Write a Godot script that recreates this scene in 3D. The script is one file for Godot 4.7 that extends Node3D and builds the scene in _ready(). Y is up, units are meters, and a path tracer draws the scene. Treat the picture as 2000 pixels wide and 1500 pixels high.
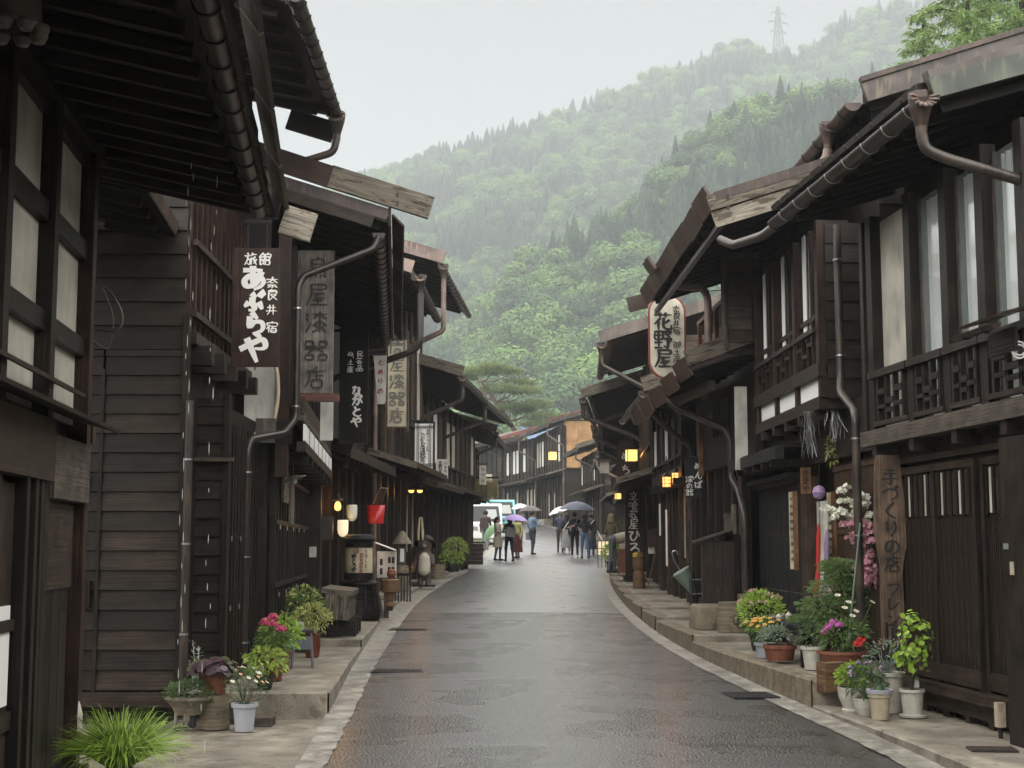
extends Node3D
# A wet street of timber houses in a mountain valley. X is to the east side of the street, -Z runs up the street, heights in metres.

const EYE := 1.6
var rng := RandomNumberGenerator.new()
var M := {}
var T := {}
var taken := {}
var boxes := {}
var tops := [[], []]
var side_now := 0

# ------------------------------------------------------------------ mesh collector
class MB:
	var v := PackedVector3Array()
	var n := PackedVector3Array()
	var t := PackedVector2Array()
	var c := PackedColorArray()
	var ix := PackedInt32Array()
	var tint := Color.WHITE
	var coloured := false
	func vert(p: Vector3, nn: Vector3, uv := Vector2.ZERO) -> int:
		v.append(p); n.append(nn); t.append(uv); c.append(tint)
		return v.size() - 1
	func face(a: int, b: int, d: int) -> void:
		var g := (v[b] - v[a]).cross(v[d] - v[a])
		if g.dot(n[a] + n[b] + n[d]) > 0.0:
			ix.append(a); ix.append(d); ix.append(b)
		else:
			ix.append(a); ix.append(b); ix.append(d)
	func tri(a: Vector3, b: Vector3, d: Vector3) -> void:
		var nn := -(b - a).cross(d - a).normalized()
		var i := vert(a, nn, Vector2(a.x, a.z)); vert(b, nn, Vector2(b.x, b.z)); vert(d, nn, Vector2(d.x, d.z))
		ix.append(i); ix.append(i + 1); ix.append(i + 2)
	func quad(a: Vector3, b: Vector3, d: Vector3, e: Vector3, nn: Vector3, ua := Vector2.ZERO, ub := Vector2.ZERO, ud := Vector2.ZERO, ue := Vector2.ZERO) -> void:
		var i := vert(a, nn, ua); vert(b, nn, ub); vert(d, nn, ud); vert(e, nn, ue)
		face(i, i + 1, i + 2); face(i, i + 2, i + 3)
	func box(p: Vector3, s: Vector3, bs := Basis(), off := Vector2.ZERO) -> void:
		var h := s * 0.5
		var la := 0
		if s.y >= s.x and s.y >= s.z: la = 1
		elif s.z >= s.x and s.z >= s.y: la = 2
		for ax in 3:
			var u := (ax + 1) % 3
			var w := (ax + 2) % 3
			if w == la:
				var k := u; u = w; w = k
			for sg in [-1.0, 1.0]:
				var q := []
				var uvs := []
				for m in [[-1, -1], [1, -1], [1, 1], [-1, 1]]:
					var l := Vector3.ZERO
					l[ax] = h[ax] * sg; l[u] = h[u] * m[0]; l[w] = h[w] * m[1]
					q.append(p + bs * l)
					uvs.append(off + Vector2(l[u], l[w] + ax * 0.37))
				var nn := Vector3.ZERO
				nn[ax] = sg
				quad(q[0], q[1], q[2], q[3], (bs * nn).normalized(), uvs[0], uvs[1], uvs[2], uvs[3])
	func beam(a: Vector3, b: Vector3, w: float, h: float, up := Vector3.UP, off := Vector2.ZERO) -> void:
		var x := (b - a)
		var l := x.length()
		if l < 1e-4: return
		x /= l
		if absf(x.dot(up)) > 0.99: up = Vector3.RIGHT if absf(x.x) < 0.9 else Vector3.BACK
		var z := x.cross(up).normalized()
		var y := z.cross(x).normalized()
		box((a + b) * 0.5, Vector3(l, h, w), Basis(x, y, z), off)
	func tube(p: Array, r, seg := 10, caps := true, squash := 1.0) -> void:
		var prev := Vector3.ZERO
		var k := p.size()
		var start := v.size()
		for i in k:
			var d: Vector3 = (p[mini(i + 1, k - 1)] - p[maxi(i - 1, 0)]).normalized()
			var rr: float = r[i] if r is Array else r
			if i < k - 1 and i > 0:
				var d1: Vector3 = (p[i] - p[i - 1]).normalized()
				rr = rr / maxf(0.6, sqrt((1.0 + d1.dot((p[i + 1] - p[i]).normalized())) * 0.5))
			if prev == Vector3.ZERO:
				prev = Vector3.UP if absf(d.y) < 0.9 else Vector3.RIGHT
			var s := d.cross(prev).normalized()
			var u := s.cross(d).normalized()
			prev = u
			for j in seg:
				var a := TAU * j / seg
				var nn := s * cos(a) + u * sin(a) * squash
				vert(p[i] + nn * rr, nn.normalized(), Vector2(i * 0.3, float(j) / seg))
			if i > 0:
				var b0 := v.size() - 2 * seg
				for j in seg:
					var j2 := (j + 1) % seg
					face(b0 + j, b0 + j2, b0 + seg + j); face(b0 + j2, b0 + seg + j2, b0 + seg + j)
		if caps:
			for e in [0, k - 1]:
				var d: Vector3 = (p[0] - p[1]).normalized() if e == 0 else (p[k - 1] - p[k - 2]).normalized()
				var m := vert(p[e], d)
				var s0 := v.size()
				for j in seg: vert(v[start + e * seg + j], d)
				for j in seg: face(m, s0 + j, s0 + (j + 1) % seg)
	func lathe(o: Vector3, prof: Array, seg := 20, bs := Basis(), wob := 0.0) -> void:
		for i in range(prof.size() - 1):
			var a: Vector2 = prof[i]
			var b: Vector2 = prof[i + 1]
			var e := b - a
			if e.length() < 1e-6: continue
			var nr := Vector2(e.y, -e.x).normalized()
			var base := v.size()
			for j in seg + 1:
				var an := TAU * j / seg
				var k := 1.0 + wob * sin(an * 3.0 + 1.0) + wob * 0.6 * sin(an * 7.0)
				var dr := Vector3(cos(an), 0, sin(an))
				var nn := bs * (dr * nr.x + Vector3.UP * nr.y)
				vert(o + bs * (dr * a.x * k + Vector3.UP * a.y), nn, Vector2(an / TAU, a.y))
				vert(o + bs * (dr * b.x * k + Vector3.UP * b.y), nn, Vector2(an / TAU, b.y))
			for j in seg:
				var q := base + j * 2
				face(q, q + 1, q + 2); face(q + 1, q + 3, q + 2)
	func leaf(p: Vector3, d: Vector3, side: Vector3, ln: float, w: float, droop := 0.25) -> void:
		# a bent blade of two halves
		var sd := side.normalized() * w * 0.5
		var m := p + d * ln * 0.5
		var e := p + d * ln + Vector3.DOWN * ln * droop
		var n1 := d.cross(sd).normalized()
		if n1.y < 0.0: n1 = -n1
		var a := vert(p, n1); var b := vert(m + sd, n1); var g := vert(m - sd, n1); var h := vert(e, n1)
		face(a, b, g); face(b, h, g)
	func disc(p: Vector3, nn: Vector3, r: float, seg := 7, cup := 0.0) -> void:
		var s := nn.cross(Vector3(0.3, 0.9, 0.2)).normalized()
		var u := s.cross(nn)
		var m := vert(p - nn * cup * r, nn)
		var k := v.size()
		for j in seg:
			var a := TAU * j / seg
			vert(p + (s * cos(a) + u * sin(a)) * r, nn)
		for j in seg: face(m, k + j, k + (j + 1) % seg)
	func mesh() -> ArrayMesh:
		var am := ArrayMesh.new()
		var ar := []
		ar.resize(Mesh.ARRAY_MAX)
		ar[Mesh.ARRAY_VERTEX] = v; ar[Mesh.ARRAY_NORMAL] = n; ar[Mesh.ARRAY_TEX_UV] = t; ar[Mesh.ARRAY_INDEX] = ix
		if coloured: ar[Mesh.ARRAY_COLOR] = c
		am.add_surface_from_arrays(Mesh.PRIMITIVE_TRIANGLES, ar)
		return am

# A house stands on a facade line: depth d along the street, height y, o metres out from the facade towards the street.
class Fr:
	var root: Node3D
	var s := 1.0
	var d0 := 0.0
	var x0 := 0.0
	var k := 0.0
	var gy := 0.0
	func fx(d: float) -> float: return x0 + k * (d - d0)
	func w(d: float, y: float, o: float) -> Vector3: return Vector3(fx(d), y, -d) + Vector3(1, 0, k).normalized() * s * o
	func l(d: float, y: float, o: float) -> Vector3: return root.transform.affine_inverse() * w(d, y, o)
	func ox(d: float, x: float) -> float: return (x - fx(d)) * s

# ------------------------------------------------------------------ naming and parts
func numbered(called: String) -> String:
	var k: int = taken.get(called, 0)
	taken[called] = k + 1
	return called if k == 0 else "%s_%03d" % [called, k]

func tag(o: Node, label: String, category := "", group := "", kind := "") -> void:
	if label: o.set_meta("label", label)
	if category: o.set_meta("category", category)
	if group: o.set_meta("group", group)
	if kind: o.set_meta("kind", kind)

func thing(called: String, label: String, category: String, at: Vector3, turn := 0.0, group := "") -> Node3D:
	var o := Node3D.new()
	o.name = numbered(called)
	add_child(o)
	o.position = at
	o.rotation.y = turn
	tag(o, label, category, group)
	return o

func part(parent: Node, called: String, mesh: Mesh, m: Material, at := Vector3.ZERO, bs := Basis()) -> MeshInstance3D:
	var o := MeshInstance3D.new()
	o.name = called
	o.mesh = mesh
	o.material_override = m
	o.transform = Transform3D(bs, at)
	parent.add_child(o, true)
	return o

func solo(called: String, label: String, category: String, mesh: Mesh, m: Material, at := Vector3.ZERO, group := "", kind := "") -> MeshInstance3D:
	var o := MeshInstance3D.new()
	o.name = numbered(called)
	o.mesh = mesh
	o.material_override = m
	o.position = at
	add_child(o)
	tag(o, label, category, group, kind)
	return o

func bmesh(s: Vector3) -> ArrayMesh:
	var key := "%d_%d_%d_%d" % [roundi(s.x * 500), roundi(s.y * 500), roundi(s.z * 500), rng.randi() % 4]
	if not boxes.has(key):
		var b := MB.new()
		b.box(Vector3.ZERO, s, Basis(), Vector2(rng.randf() * 9.0, rng.randf() * 9.0))
		boxes[key] = b.mesh()
	return boxes[key]

# box part: centre (d, y, o), size (along, high, out), optional tilt round the street axis (outer edge down)
func hb(f: Fr, called: String, d: float, y: float, o: float, s: Vector3, m: Material, tilt := 0.0, parent: Node = null, yaw := 0.0, roll := 0.0) -> MeshInstance3D:
	var bs := Basis(Vector3.UP, yaw) * Basis(Vector3.RIGHT, tilt) * Basis(Vector3.BACK, roll)
	var t := Transform3D(bs, f.l(d, y, o))
	if parent and parent != f.root: t = (parent as Node3D).transform.affine_inverse() * t
	return part(parent if parent else f.root, called, bmesh(s), m, t.origin, t.basis)

func beam_part(f: Fr, called: String, a: Array, b: Array, w: float, h: float, m: Material, parent: Node = null) -> MeshInstance3D:
	var mb := MB.new()
	mb.beam(f.l(a[0], a[1], a[2]), f.l(b[0], b[1], b[2]), w, h, Vector3.UP, Vector2(rng.randf() * 9, rng.randf() * 9))
	return part(parent if parent else f.root, called, mb.mesh(), m)

func tube_part(f: Fr, called: String, pts: Array, r: float, m: Material, parent: Node = null, seg := 12) -> MeshInstance3D:
	var mb := MB.new()
	var q := []
	for p in pts: q.append(f.l(p[0], p[1], p[2]))
	mb.tube(bend(q, r * 1.6), r, seg)
	return part(parent if parent else f.root, called, mb.mesh(), m)

func bend(q: Array, r: float) -> Array:
	# rounds the corners of a pipe run
	if q.size() < 3: return q
	var out := [q[0]]
	for i in range(1, q.size() - 1):
		var a: Vector3 = q[i - 1]; var b: Vector3 = q[i]; var c: Vector3 = q[i + 1]
		var la := minf(r, a.distance_to(b) * 0.45)
		var lc := minf(r, c.distance_to(b) * 0.45)
		var p := b + (a - b).normalized() * la
		var e := b + (c - b).normalized() * lc
		for k in 5:
			var t := k / 4.0
			out.append(p.lerp(b, t).lerp(b.lerp(e, t), t))
	out.append(q[-1])
	return out

# half-round gutter from a to b (d, y, o) with strap rings as sub-parts
func gutter(f: Fr, a: Array, b: Array, r: float, m: Material, straps: Material, step := 0.45) -> MeshInstance3D:
	var p := f.l(a[0], a[1], a[2])
	var q := f.l(b[0], b[1], b[2])
	var mb := MB.new()
	var x := (q - p).normalized()
	var z := x.cross(Vector3.UP).normalized()
	var seg := 12
	for sh in 2:
		var rr := r if sh == 0 else r - 0.006
		var base := mb.v.size()
		for e in 2:
			for j in seg + 1:
				var an := PI * j / seg
				var nn := z * cos(an) - Vector3.UP * sin(an)
				mb.vert((p if e == 0 else q) + nn * rr, nn * (1.0 if sh == 0 else -1.0), Vector2(e * 3.0, j * 0.1))
		for j in seg:
			mb.face(base + j, base + j + 1, base + seg + 1 + j)
			mb.face(base + j + 1, base + seg + 2 + j, base + seg + 1 + j)
	for e in 2:
		var o := p if e == 0 else q
		var dn := -x if e == 0 else x
		var mid := mb.vert(o, dn)
		var s0 := mb.v.size()
		for j in seg + 1:
			var an := PI * j / seg
			mb.vert(o + (z * cos(an) - Vector3.UP * sin(an)) * r, dn)
		for j in seg: mb.face(mid, s0 + j, s0 + j + 1)
	var g := part(f.root, "gutter", mb.mesh(), m)
	var ln := p.distance_to(q)
	if step > 0.0:
		var rb := MB.new()
		var pts := []
		for j in 13:
			var an := PI * j / 12.0
			pts.append((z * cos(an) - Vector3.UP * sin(an)) * (r + 0.004))
		rb.tube(pts, 0.007, 6)
		var rm := rb.mesh()
		var k := int(ln / step)
		for i in k:
			part(g, "strap", rm, straps, p + x * (step * (i + 0.5)))
	return g

# ------------------------------------------------------------------ textures and materials
func lin(r: float, g: float, b: float) -> Color:
	return Color(r, g, b).linear_to_srgb()

func noise(freq: float, oct := 3, sd := 1, type := FastNoiseLite.TYPE_SIMPLEX_SMOOTH) -> FastNoiseLite:
	var q := FastNoiseLite.new()
	q.seed = sd; q.frequency = freq; q.noise_type = type
	q.fractal_type = FastNoiseLite.FRACTAL_FBM if oct > 1 else FastNoiseLite.FRACTAL_NONE
	q.fractal_octaves = oct
	return q

func tex(size: Vector2i, fn: Callable) -> ImageTexture:
	var im := Image.create(size.x, size.y, false, Image.FORMAT_RGB8)
	for y in size.y:
		for x in size.x:
			im.set_pixel(x, y, fn.call(x, y))
	return ImageTexture.create_from_image(im)

func wrapn(q: FastNoiseLite, x: float, y: float, w: float, h: float) -> float:
	# seamless: noise on a torus blend
	var fx := x / w
	var fy := y / h
	var a := lerpf(q.get_noise_2d(x, y), q.get_noise_2d(x - w, y), fx)
	var b := lerpf(q.get_noise_2d(x, y - h), q.get_noise_2d(x - w, y - h), fx)
	return lerpf(a, b, fy)

func make_textures() -> void:
	var g1 := noise(0.01, 3, 3)
	var g2 := noise(0.03, 2, 7)
	var g3 := noise(0.01, 3, 17)
	var g4 := noise(0.012, 3, 19)
	T.grain = tex(Vector2i(384, 384), func(x, y):
		var warp: float = wrapn(g1, x, y, 384, 384) * 26.0
		var a: float = wrapn(g2, x * 0.12, y * 3.2 + warp, 46.08, 1228.8)
		var b: float = wrapn(g3, x * 0.3, y * 6.0, 115.2, 2304)
		var c: float = wrapn(g4, x * 0.8, y * 0.8, 307.2, 307.2)
		var k := clampf(0.78 + a * 0.26 + b * 0.14 + c * 0.34, 0.25, 1.0)
		return Color(k, k * 0.985, k * 0.965))
	T.grain_h = tex(Vector2i(384, 384), func(x, y):
		var warp: float = wrapn(g1, x, y, 384, 384) * 26.0
		var a: float = wrapn(g2, x * 0.12, y * 3.2 + warp, 46.08, 1228.8)
		var b: float = wrapn(g3, x * 0.3, y * 6.0, 115.2, 2304)
		var k := clampf(0.5 + a * 0.5 + b * 0.4, 0.0, 1.0)
		return Color(k, k, k))
	# weathered timber: bare grey wood with dark stains and moss specks that have their own outline
	var w1 := noise(0.012, 4, 11)
	var w2 := noise(0.05, 3, 12)
	var w3 := noise(0.012, 4, 13)
	T.weather = tex(Vector2i(384, 384), func(x, y):
		var warp: float = wrapn(w1, x, y, 384, 384) * 30.0
		var a: float = wrapn(g2, x * 0.14, y * 3.0 + warp, 53.76, 1152)
		var st: float = wrapn(w3, x * 0.7, y * 1.6, 268.8, 614.4)
		var mo: float = wrapn(w2, x, y, 384, 384)
		var k := clampf(0.78 + a * 0.4, 0.2, 1.0)
		var col := Color(k, k * 0.97, k * 0.92)
		if st > 0.12: col = col.lerp(Color(0.30, 0.25, 0.21), clampf((st - 0.12) * 4.0, 0, 0.5))
		if mo > 0.22 and st > -0.05: col = col.lerp(Color(0.42, 0.45, 0.25), clampf((mo - 0.22) * 4.0, 0, 0.6))
		return col)
	# asphalt: stones in bitumen, and a film of water that lies deeper in places
	var a1 := noise(0.14, 1, 21, FastNoiseLite.TYPE_CELLULAR)
	a1.cellular_return_type = FastNoiseLite.RETURN_CELL_VALUE
	var a3 := noise(0.14, 1, 21, FastNoiseLite.TYPE_CELLULAR)
	a3.cellular_return_type = FastNoiseLite.RETURN_DISTANCE
	T.asphalt = noise_tex(1536, a1, [[0.0, 0.45], [0.8, 0.75], [1.0, 1.0]])
	T.asphalt_h = noise_tex(1536, a3, [[0.0, 1.0], [0.6, 0.35], [1.0, 0.0]])
	T.wet = noise_tex(1024, noise(0.0035, 5, 31), [[0.0, 0.10], [0.38, 0.24], [0.55, 0.38], [1.0, 0.46]])
	T.wet2 = noise_tex(1024, noise(0.0035, 5, 33), [[0.0, 0.18], [0.36, 0.38], [0.5, 0.44], [1.0, 0.48]])
	var c1 := noise(0.008, 5, 41)
	var c2 := noise(0.2, 2, 42)
	var c3 := noise(0.02, 3, 43)
	T.concrete = tex(Vector2i(512, 512), func(x, y):
		var a: float = wrapn(c1, x, y, 512, 512)
		var b: float = c2.get_noise_2d(x, y)
		var d: float = wrapn(c3, x * 1.0, y * 1.0, 512, 512)
		var k := clampf(0.8 + a * 0.42 + b * 0.12, 0.25, 1.0)
		var col := Color(k, k * 0.97, k * 0.92)
		if d > 0.2: col = col.lerp(Color(0.5, 0.46, 0.41), clampf((d - 0.2) * 3.0, 0, 0.45))
		return col)
	T.concrete_h = tex(Vector2i(512, 512), func(x, y):
		var k := clampf(0.5 + wrapn(c1, x, y, 512, 512) * 0.6 + c2.get_noise_2d(x, y) * 0.35, 0, 1)
		return Color(k, k, k))
	T.plaster = tex(Vector2i(256, 256), func(x, y):
		var a: float = wrapn(c1, x * 1.4, y * 1.4, 358.4, 358.4)
		var b: float = wrapn(c3, x * 2.0, y * 0.5, 512, 128)
		var k := clampf(0.9 + a * 0.28 + minf(0.0, b + 0.1) * 0.25, 0.4, 1.0)
		return Color(k, k * 0.985, k * 0.95))
	# sheet metal: brown paint, rust streaks, bare patches
	T.sheet = tex(Vector2i(256, 256), func(x, y):
		var a: float = wrapn(c1, x * 1.2, y * 1.2, 307.2, 307.2)
		var b: float = wrapn(w2, x * 1.6, y * 0.25, 409.6, 64)
		var k := clampf(0.7 + a * 0.5, 0.3, 1.0)
		var col := Color(k, k * 0.95, k * 0.93)
		if b > 0.12: col = col.lerp(Color(1.0, 0.93, 0.82), clampf((b - 0.12) * 3.5, 0, 0.75))
		return col)

func noise_tex(size: int, q: FastNoiseLite, ramp: Array) -> NoiseTexture2D:
	var t := NoiseTexture2D.new()
	t.width = size; t.height = size
	t.seamless = true
	t.noise = q
	var g := Gradient.new()
	g.offsets = PackedFloat32Array(ramp.map(func(r): return r[0]))
	g.colors = PackedColorArray(ramp.map(func(r): return Color(r[1], r[1], r[1])))
	t.color_ramp = g
	return t

func mat(key: String, c: Color, rough: float, t = null, uv := Vector3.ONE, tri := false, height = null, hs := 0.2) -> StandardMaterial3D:
	var m := StandardMaterial3D.new()
	m.resource_name = key
	m.albedo_color = c
	m.roughness = rough
	if t: m.albedo_texture = t
	m.uv1_scale = uv
	if tri:
		m.uv1_triplanar = true
		m.uv1_world_triplanar = true
	if height:
		m.heightmap_enabled = true
		m.heightmap_texture = height
		m.heightmap_scale = hs
	if key.begins_with("wood"): m.metallic_specular = 0.36
	M[key] = m
	return m

func leafmat(key: String, c: Color, rough := 0.5) -> void:
	var m := mat(key, c, rough)
	m.backlight_enabled = true
	m.backlight = Color(0.45, 0.5, 0.3)

func make_materials() -> void:
	var gu := Vector3(0.9, 1.6, 1)
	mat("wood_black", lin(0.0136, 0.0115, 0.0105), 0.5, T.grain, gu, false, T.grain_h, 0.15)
	mat("wood_dark", lin(0.0264, 0.0205, 0.0172), 0.5, T.grain, gu, false, T.grain_h, 0.2)
	mat("wood_dark2", lin(0.0374, 0.0286, 0.0238), 0.48, T.grain, gu, false, T.grain_h, 0.2)
	mat("wood_mid", lin(0.0612, 0.0446, 0.0346), 0.5, T.grain, gu, false, T.grain_h, 0.25)
	mat("wood_brown", lin(0.1105, 0.0723, 0.0510), 0.5, T.grain, gu, false, T.grain_h, 0.25)
	mat("wood_red", lin(0.0540, 0.0302, 0.0230), 0.45, T.grain, gu, false, T.grain_h, 0.2)
	mat("wood_honey", lin(0.36, 0.19, 0.095), 0.5, T.grain, gu, false, T.grain_h, 0.15)
	mat("wood_grey", lin(0.1360, 0.1148, 0.0978), 0.65, T.grain, gu, false, T.grain_h, 0.3)
	mat("wood_bare", lin(0.45, 0.425, 0.39), 0.7, T.weather, gu, false, T.grain_h, 0.35)
	mat("wood_ply", lin(0.50, 0.30, 0.16), 0.6, T.plaster, Vector3(0.5, 0.5, 0.5), true)
	mat("wood_slab", lin(0.21, 0.145, 0.105), 0.55, T.grain, gu, false, T.grain_h, 0.25)
	mat("wood_sign", lin(0.27, 0.245, 0.23), 0.6, T.grain, gu, false, T.grain_h, 0.2)
	mat("wood_old", lin(0.25, 0.232, 0.208), 0.7, T.weather, gu, false, T.grain_h, 0.35)
	mat("wood_blue", lin(0.0240, 0.0272, 0.0296), 0.55, T.grain, Vector3(0.9, 2.4, 1), false, T.grain_h, 0.3)
	mat("plaster", lin(0.56, 0.545, 0.505), 0.85, T.plaster, Vector3(0.5, 0.5, 0.5), true)
	mat("plaster_grey", lin(0.58, 0.565, 0.525), 0.85, T.plaster, Vector3(0.5, 0.5, 0.5), true)
	mat("paper", lin(0.78, 0.78, 0.76), 0.8)
	mat("white_board", lin(0.72, 0.73, 0.72), 0.6, T.plaster, Vector3(0.7, 0.7, 0.7), true)
	mat("sign_white", lin(0.78, 0.76, 0.68), 0.55, T.plaster, Vector3(0.7, 0.7, 0.7), true)
	mat("cream_board", lin(0.66, 0.61, 0.47), 0.6, T.plaster, Vector3(0.7, 0.7, 0.7), true)
	mat("sheet_brown", lin(0.115, 0.080, 0.066), 0.42, T.sheet, Vector3(0.9, 0.9, 0.9), true)
	mat("sheet_grey", lin(0.20, 0.185, 0.175), 0.38, T.sheet, Vector3(0.5, 0.5, 0.5), true)
	mat("sheet_green", lin(0.145, 0.19, 0.165), 0.4, T.sheet, Vector3(0.8, 0.8, 0.8), true)
	mat("sheet_pink", lin(0.44, 0.37, 0.34), 0.45, T.sheet, Vector3(0.5, 0.5, 0.5), true)
	mat("sheet_red", lin(0.33, 0.10, 0.075), 0.45, T.sheet, Vector3(0.5, 0.5, 0.5), true)
	mat("blue_tile", lin(0.16, 0.22, 0.34), 0.5)
	mat("stool_grey", lin(0.11, 0.125, 0.15), 0.45)
	mat("gutter_dark", lin(0.052, 0.044, 0.040), 0.33, T.sheet, Vector3(0.9, 0.9, 0.9), true)
	mat("gutter_brown", lin(0.13, 0.095, 0.080), 0.35, T.sheet, Vector3(0.9, 0.9, 0.9), true)
	mat("pipe_grey", lin(0.10, 0.088, 0.080), 0.34, T.sheet, Vector3(0.9, 0.9, 0.9), true)
	mat("pipe_pink", lin(0.33, 0.265, 0.235), 0.4, T.sheet, Vector3(0.7, 0.7, 0.7), true)
	var st := mat("steel", lin(0.5, 0.5, 0.5), 0.3); st.metallic = 0.9
	mat("iron", lin(0.03, 0.03, 0.032), 0.45)
	mat("black", lin(0.012, 0.012, 0.013), 0.5)
	mat("ink", lin(0.018, 0.017, 0.018), 0.6)
	mat("ink_grey", lin(0.16, 0.15, 0.14), 0.6)
	mat("white_paint", lin(0.84, 0.83, 0.79), 0.5)
	mat("red_paint", lin(0.26, 0.05, 0.035), 0.5)
	mat("rust_red", lin(0.20, 0.065, 0.05), 0.5, T.grain, gu)
	mat("bright_red", lin(0.42, 0.02, 0.02), 0.35)
	mat("concrete", lin(0.41, 0.39, 0.35), 0.55, T.concrete, Vector3(0.45, 0.45, 0.45), true, T.concrete_h, 0.2)
	mat("concrete_pale", lin(0.46, 0.46, 0.455), 0.5, T.concrete, Vector3(0.8, 0.8, 0.8), true, T.concrete_h, 0.2)
	mat("stone", lin(0.33, 0.29, 0.225), 0.7, T.concrete, Vector3(1.1, 1.1, 1.1), true, T.concrete_h, 1.0)
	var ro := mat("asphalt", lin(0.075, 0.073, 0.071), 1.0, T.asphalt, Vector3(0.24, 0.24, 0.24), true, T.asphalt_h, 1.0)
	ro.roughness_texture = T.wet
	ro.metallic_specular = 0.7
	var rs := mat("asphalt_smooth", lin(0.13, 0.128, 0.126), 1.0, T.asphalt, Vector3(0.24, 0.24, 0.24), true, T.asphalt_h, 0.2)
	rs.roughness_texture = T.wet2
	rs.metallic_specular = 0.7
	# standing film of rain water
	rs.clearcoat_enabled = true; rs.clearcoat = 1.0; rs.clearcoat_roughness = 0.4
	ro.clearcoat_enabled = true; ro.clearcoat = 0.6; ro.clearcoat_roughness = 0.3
	mat("soil", lin(0.04, 0.03, 0.022), 0.9)
	mat("terracotta", lin(0.27, 0.10, 0.062), 0.6, T.plaster, Vector3(1.5, 1.5, 1.5), true)
	mat("glaze_brown", lin(0.12, 0.035, 0.02), 0.18)
	mat("pot_grey", lin(0.42, 0.44, 0.50), 0.45)
	mat("pot_white", lin(0.68, 0.68, 0.65), 0.45, T.plaster, Vector3(2, 2, 2), true)
	mat("pot_cream", lin(0.60, 0.53, 0.42), 0.5, T.plaster, Vector3(2, 2, 2), true)
	mat("pot_stone", lin(0.28, 0.255, 0.21), 0.75, T.concrete, Vector3(2.5, 2.5, 2.5), true)
	mat("pot_dark", lin(0.02, 0.025, 0.022), 0.5)
	leafmat("leaf", lin(0.075, 0.15, 0.035))
	leafmat("leaf_bright", lin(0.29, 0.46, 0.055))
	leafmat("leaf_lime", lin(0.27, 0.37, 0.065))
	leafmat("leaf_dark", lin(0.035, 0.075, 0.03))
	leafmat("leaf_grey", lin(0.22, 0.28, 0.24))
	leafmat("leaf_silver", lin(0.42, 0.45, 0.43))
	leafmat("leaf_purple", lin(0.075, 0.038, 0.06), 0.35)
	leafmat("leaf_yellow", lin(0.40, 0.42, 0.13))
	leafmat("larch", lin(0.13, 0.22, 0.05))
	leafmat("needle", lin(0.125, 0.20, 0.07))
	leafmat("pine", lin(0.105, 0.135, 0.055))
	leafmat("fl_pink", lin(0.62, 0.05, 0.20))
	leafmat("fl_pale", lin(0.72, 0.36, 0.46))
	leafmat("fl_white", lin(0.80, 0.79, 0.72))
	leafmat("fl_salmon", lin(0.75, 0.36, 0.22))
	leafmat("fl_yellow", lin(0.75, 0.48, 0.05))
	leafmat("fl_red", lin(0.62, 0.025, 0.03))
	leafmat("fl_magenta", lin(0.62, 0.13, 0.50))
	leafmat("fl_lilac", lin(0.42, 0.28, 0.5))
	leafmat("straw", lin(0.20, 0.15, 0.08))
	mat("bark", lin(0.10, 0.075, 0.058), 0.85, T.grain, Vector3(2, 2, 2))
	mat("bark_red", lin(0.22, 0.12, 0.075), 0.85, T.grain, Vector3(2, 2, 2))
	mat("log", lin(0.33, 0.29, 0.23), 0.75, T.weather, Vector3(1, 1, 1), true, T.grain_h, 0.5)
	mat("log_brown", lin(0.30, 0.185, 0.10), 0.65, T.weather, Vector3(1.4, 1.4, 1.4), true, T.grain_h, 0.4)
	var vc := mat("painted", Color.WHITE, 0.75); vc.vertex_color_use_as_albedo = true
	var lf := mat("forest_leaf", Color.WHITE, 0.7); lf.vertex_color_use_as_albedo = true
	lf.backlight_enabled = true; lf.backlight = Color(0.4, 0.45, 0.3)
	var gl := mat("glass", Color(0.75, 0.8, 0.8, 0.16), 0.05); gl.transparency = BaseMaterial3D.TRANSPARENCY_ALPHA
	var dg := mat("dark_glass", lin(0.02, 0.025, 0.028), 0.06)
	mat("milk_glass", lin(0.72, 0.75, 0.70), 0.25)
	mat("car_white", lin(0.72, 0.73, 0.72), 0.2)
	mat("car_aqua", lin(0.16, 0.48, 0.50), 0.2)
	mat("tyre", lin(0.02, 0.02, 0.02), 0.8)
	mat("cloth_white", lin(0.82, 0.82, 0.80), 0.9)
	mat("cloth_tan", lin(0.30, 0.21, 0.13), 0.9)
	mat("terrain", lin(0.06, 0.085, 0.035), 0.95)
	glow("glow_amber", Color(1.0, 0.78, 0.42), 0.3)
	glow("glow_warm", Color(1.0, 0.79, 0.46), 0.21)
	glow("glow_cream", Color(1.0, 0.92, 0.76), 0.1)

func glow(key: String, c: Color, e: float) -> void:
	var m := mat(key, c, 0.5)
	m.emission_enabled = true
	m.emission = c
	m.emission_energy_multiplier = e

func lamp(parent: Node3D, at: Vector3, c: Color, e: float, size := 0.06) -> void:
	var l := OmniLight3D.new()
	l.name = "bulb_light"
	l.light_color = c
	l.light_energy = e * 0.09
	l.light_size = size
	l.omni_range = 12.0
	l.omni_attenuation = 2.0
	l.shadow_enabled = true
	parent.add_child(l, true)
	l.position = at

# ------------------------------------------------------------------ the lie of the land
const PROFILE := [[-20.0, -0.38], [0.0, 0.0], [50.0, 0.95], [58.0, 1.3], [75.0, 2.05], [100.0, 3.4], [140.0, 5.6], [320.0, 14.0]]
func ground(d: float) -> float:
	for i in range(PROFILE.size() - 1):
		var a = PROFILE[i]; var b = PROFILE[i + 1]
		if d <= b[0]: return lerpf(a[1], b[1], (d - a[0]) / (b[0] - a[0]))
	return 14.0

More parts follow.
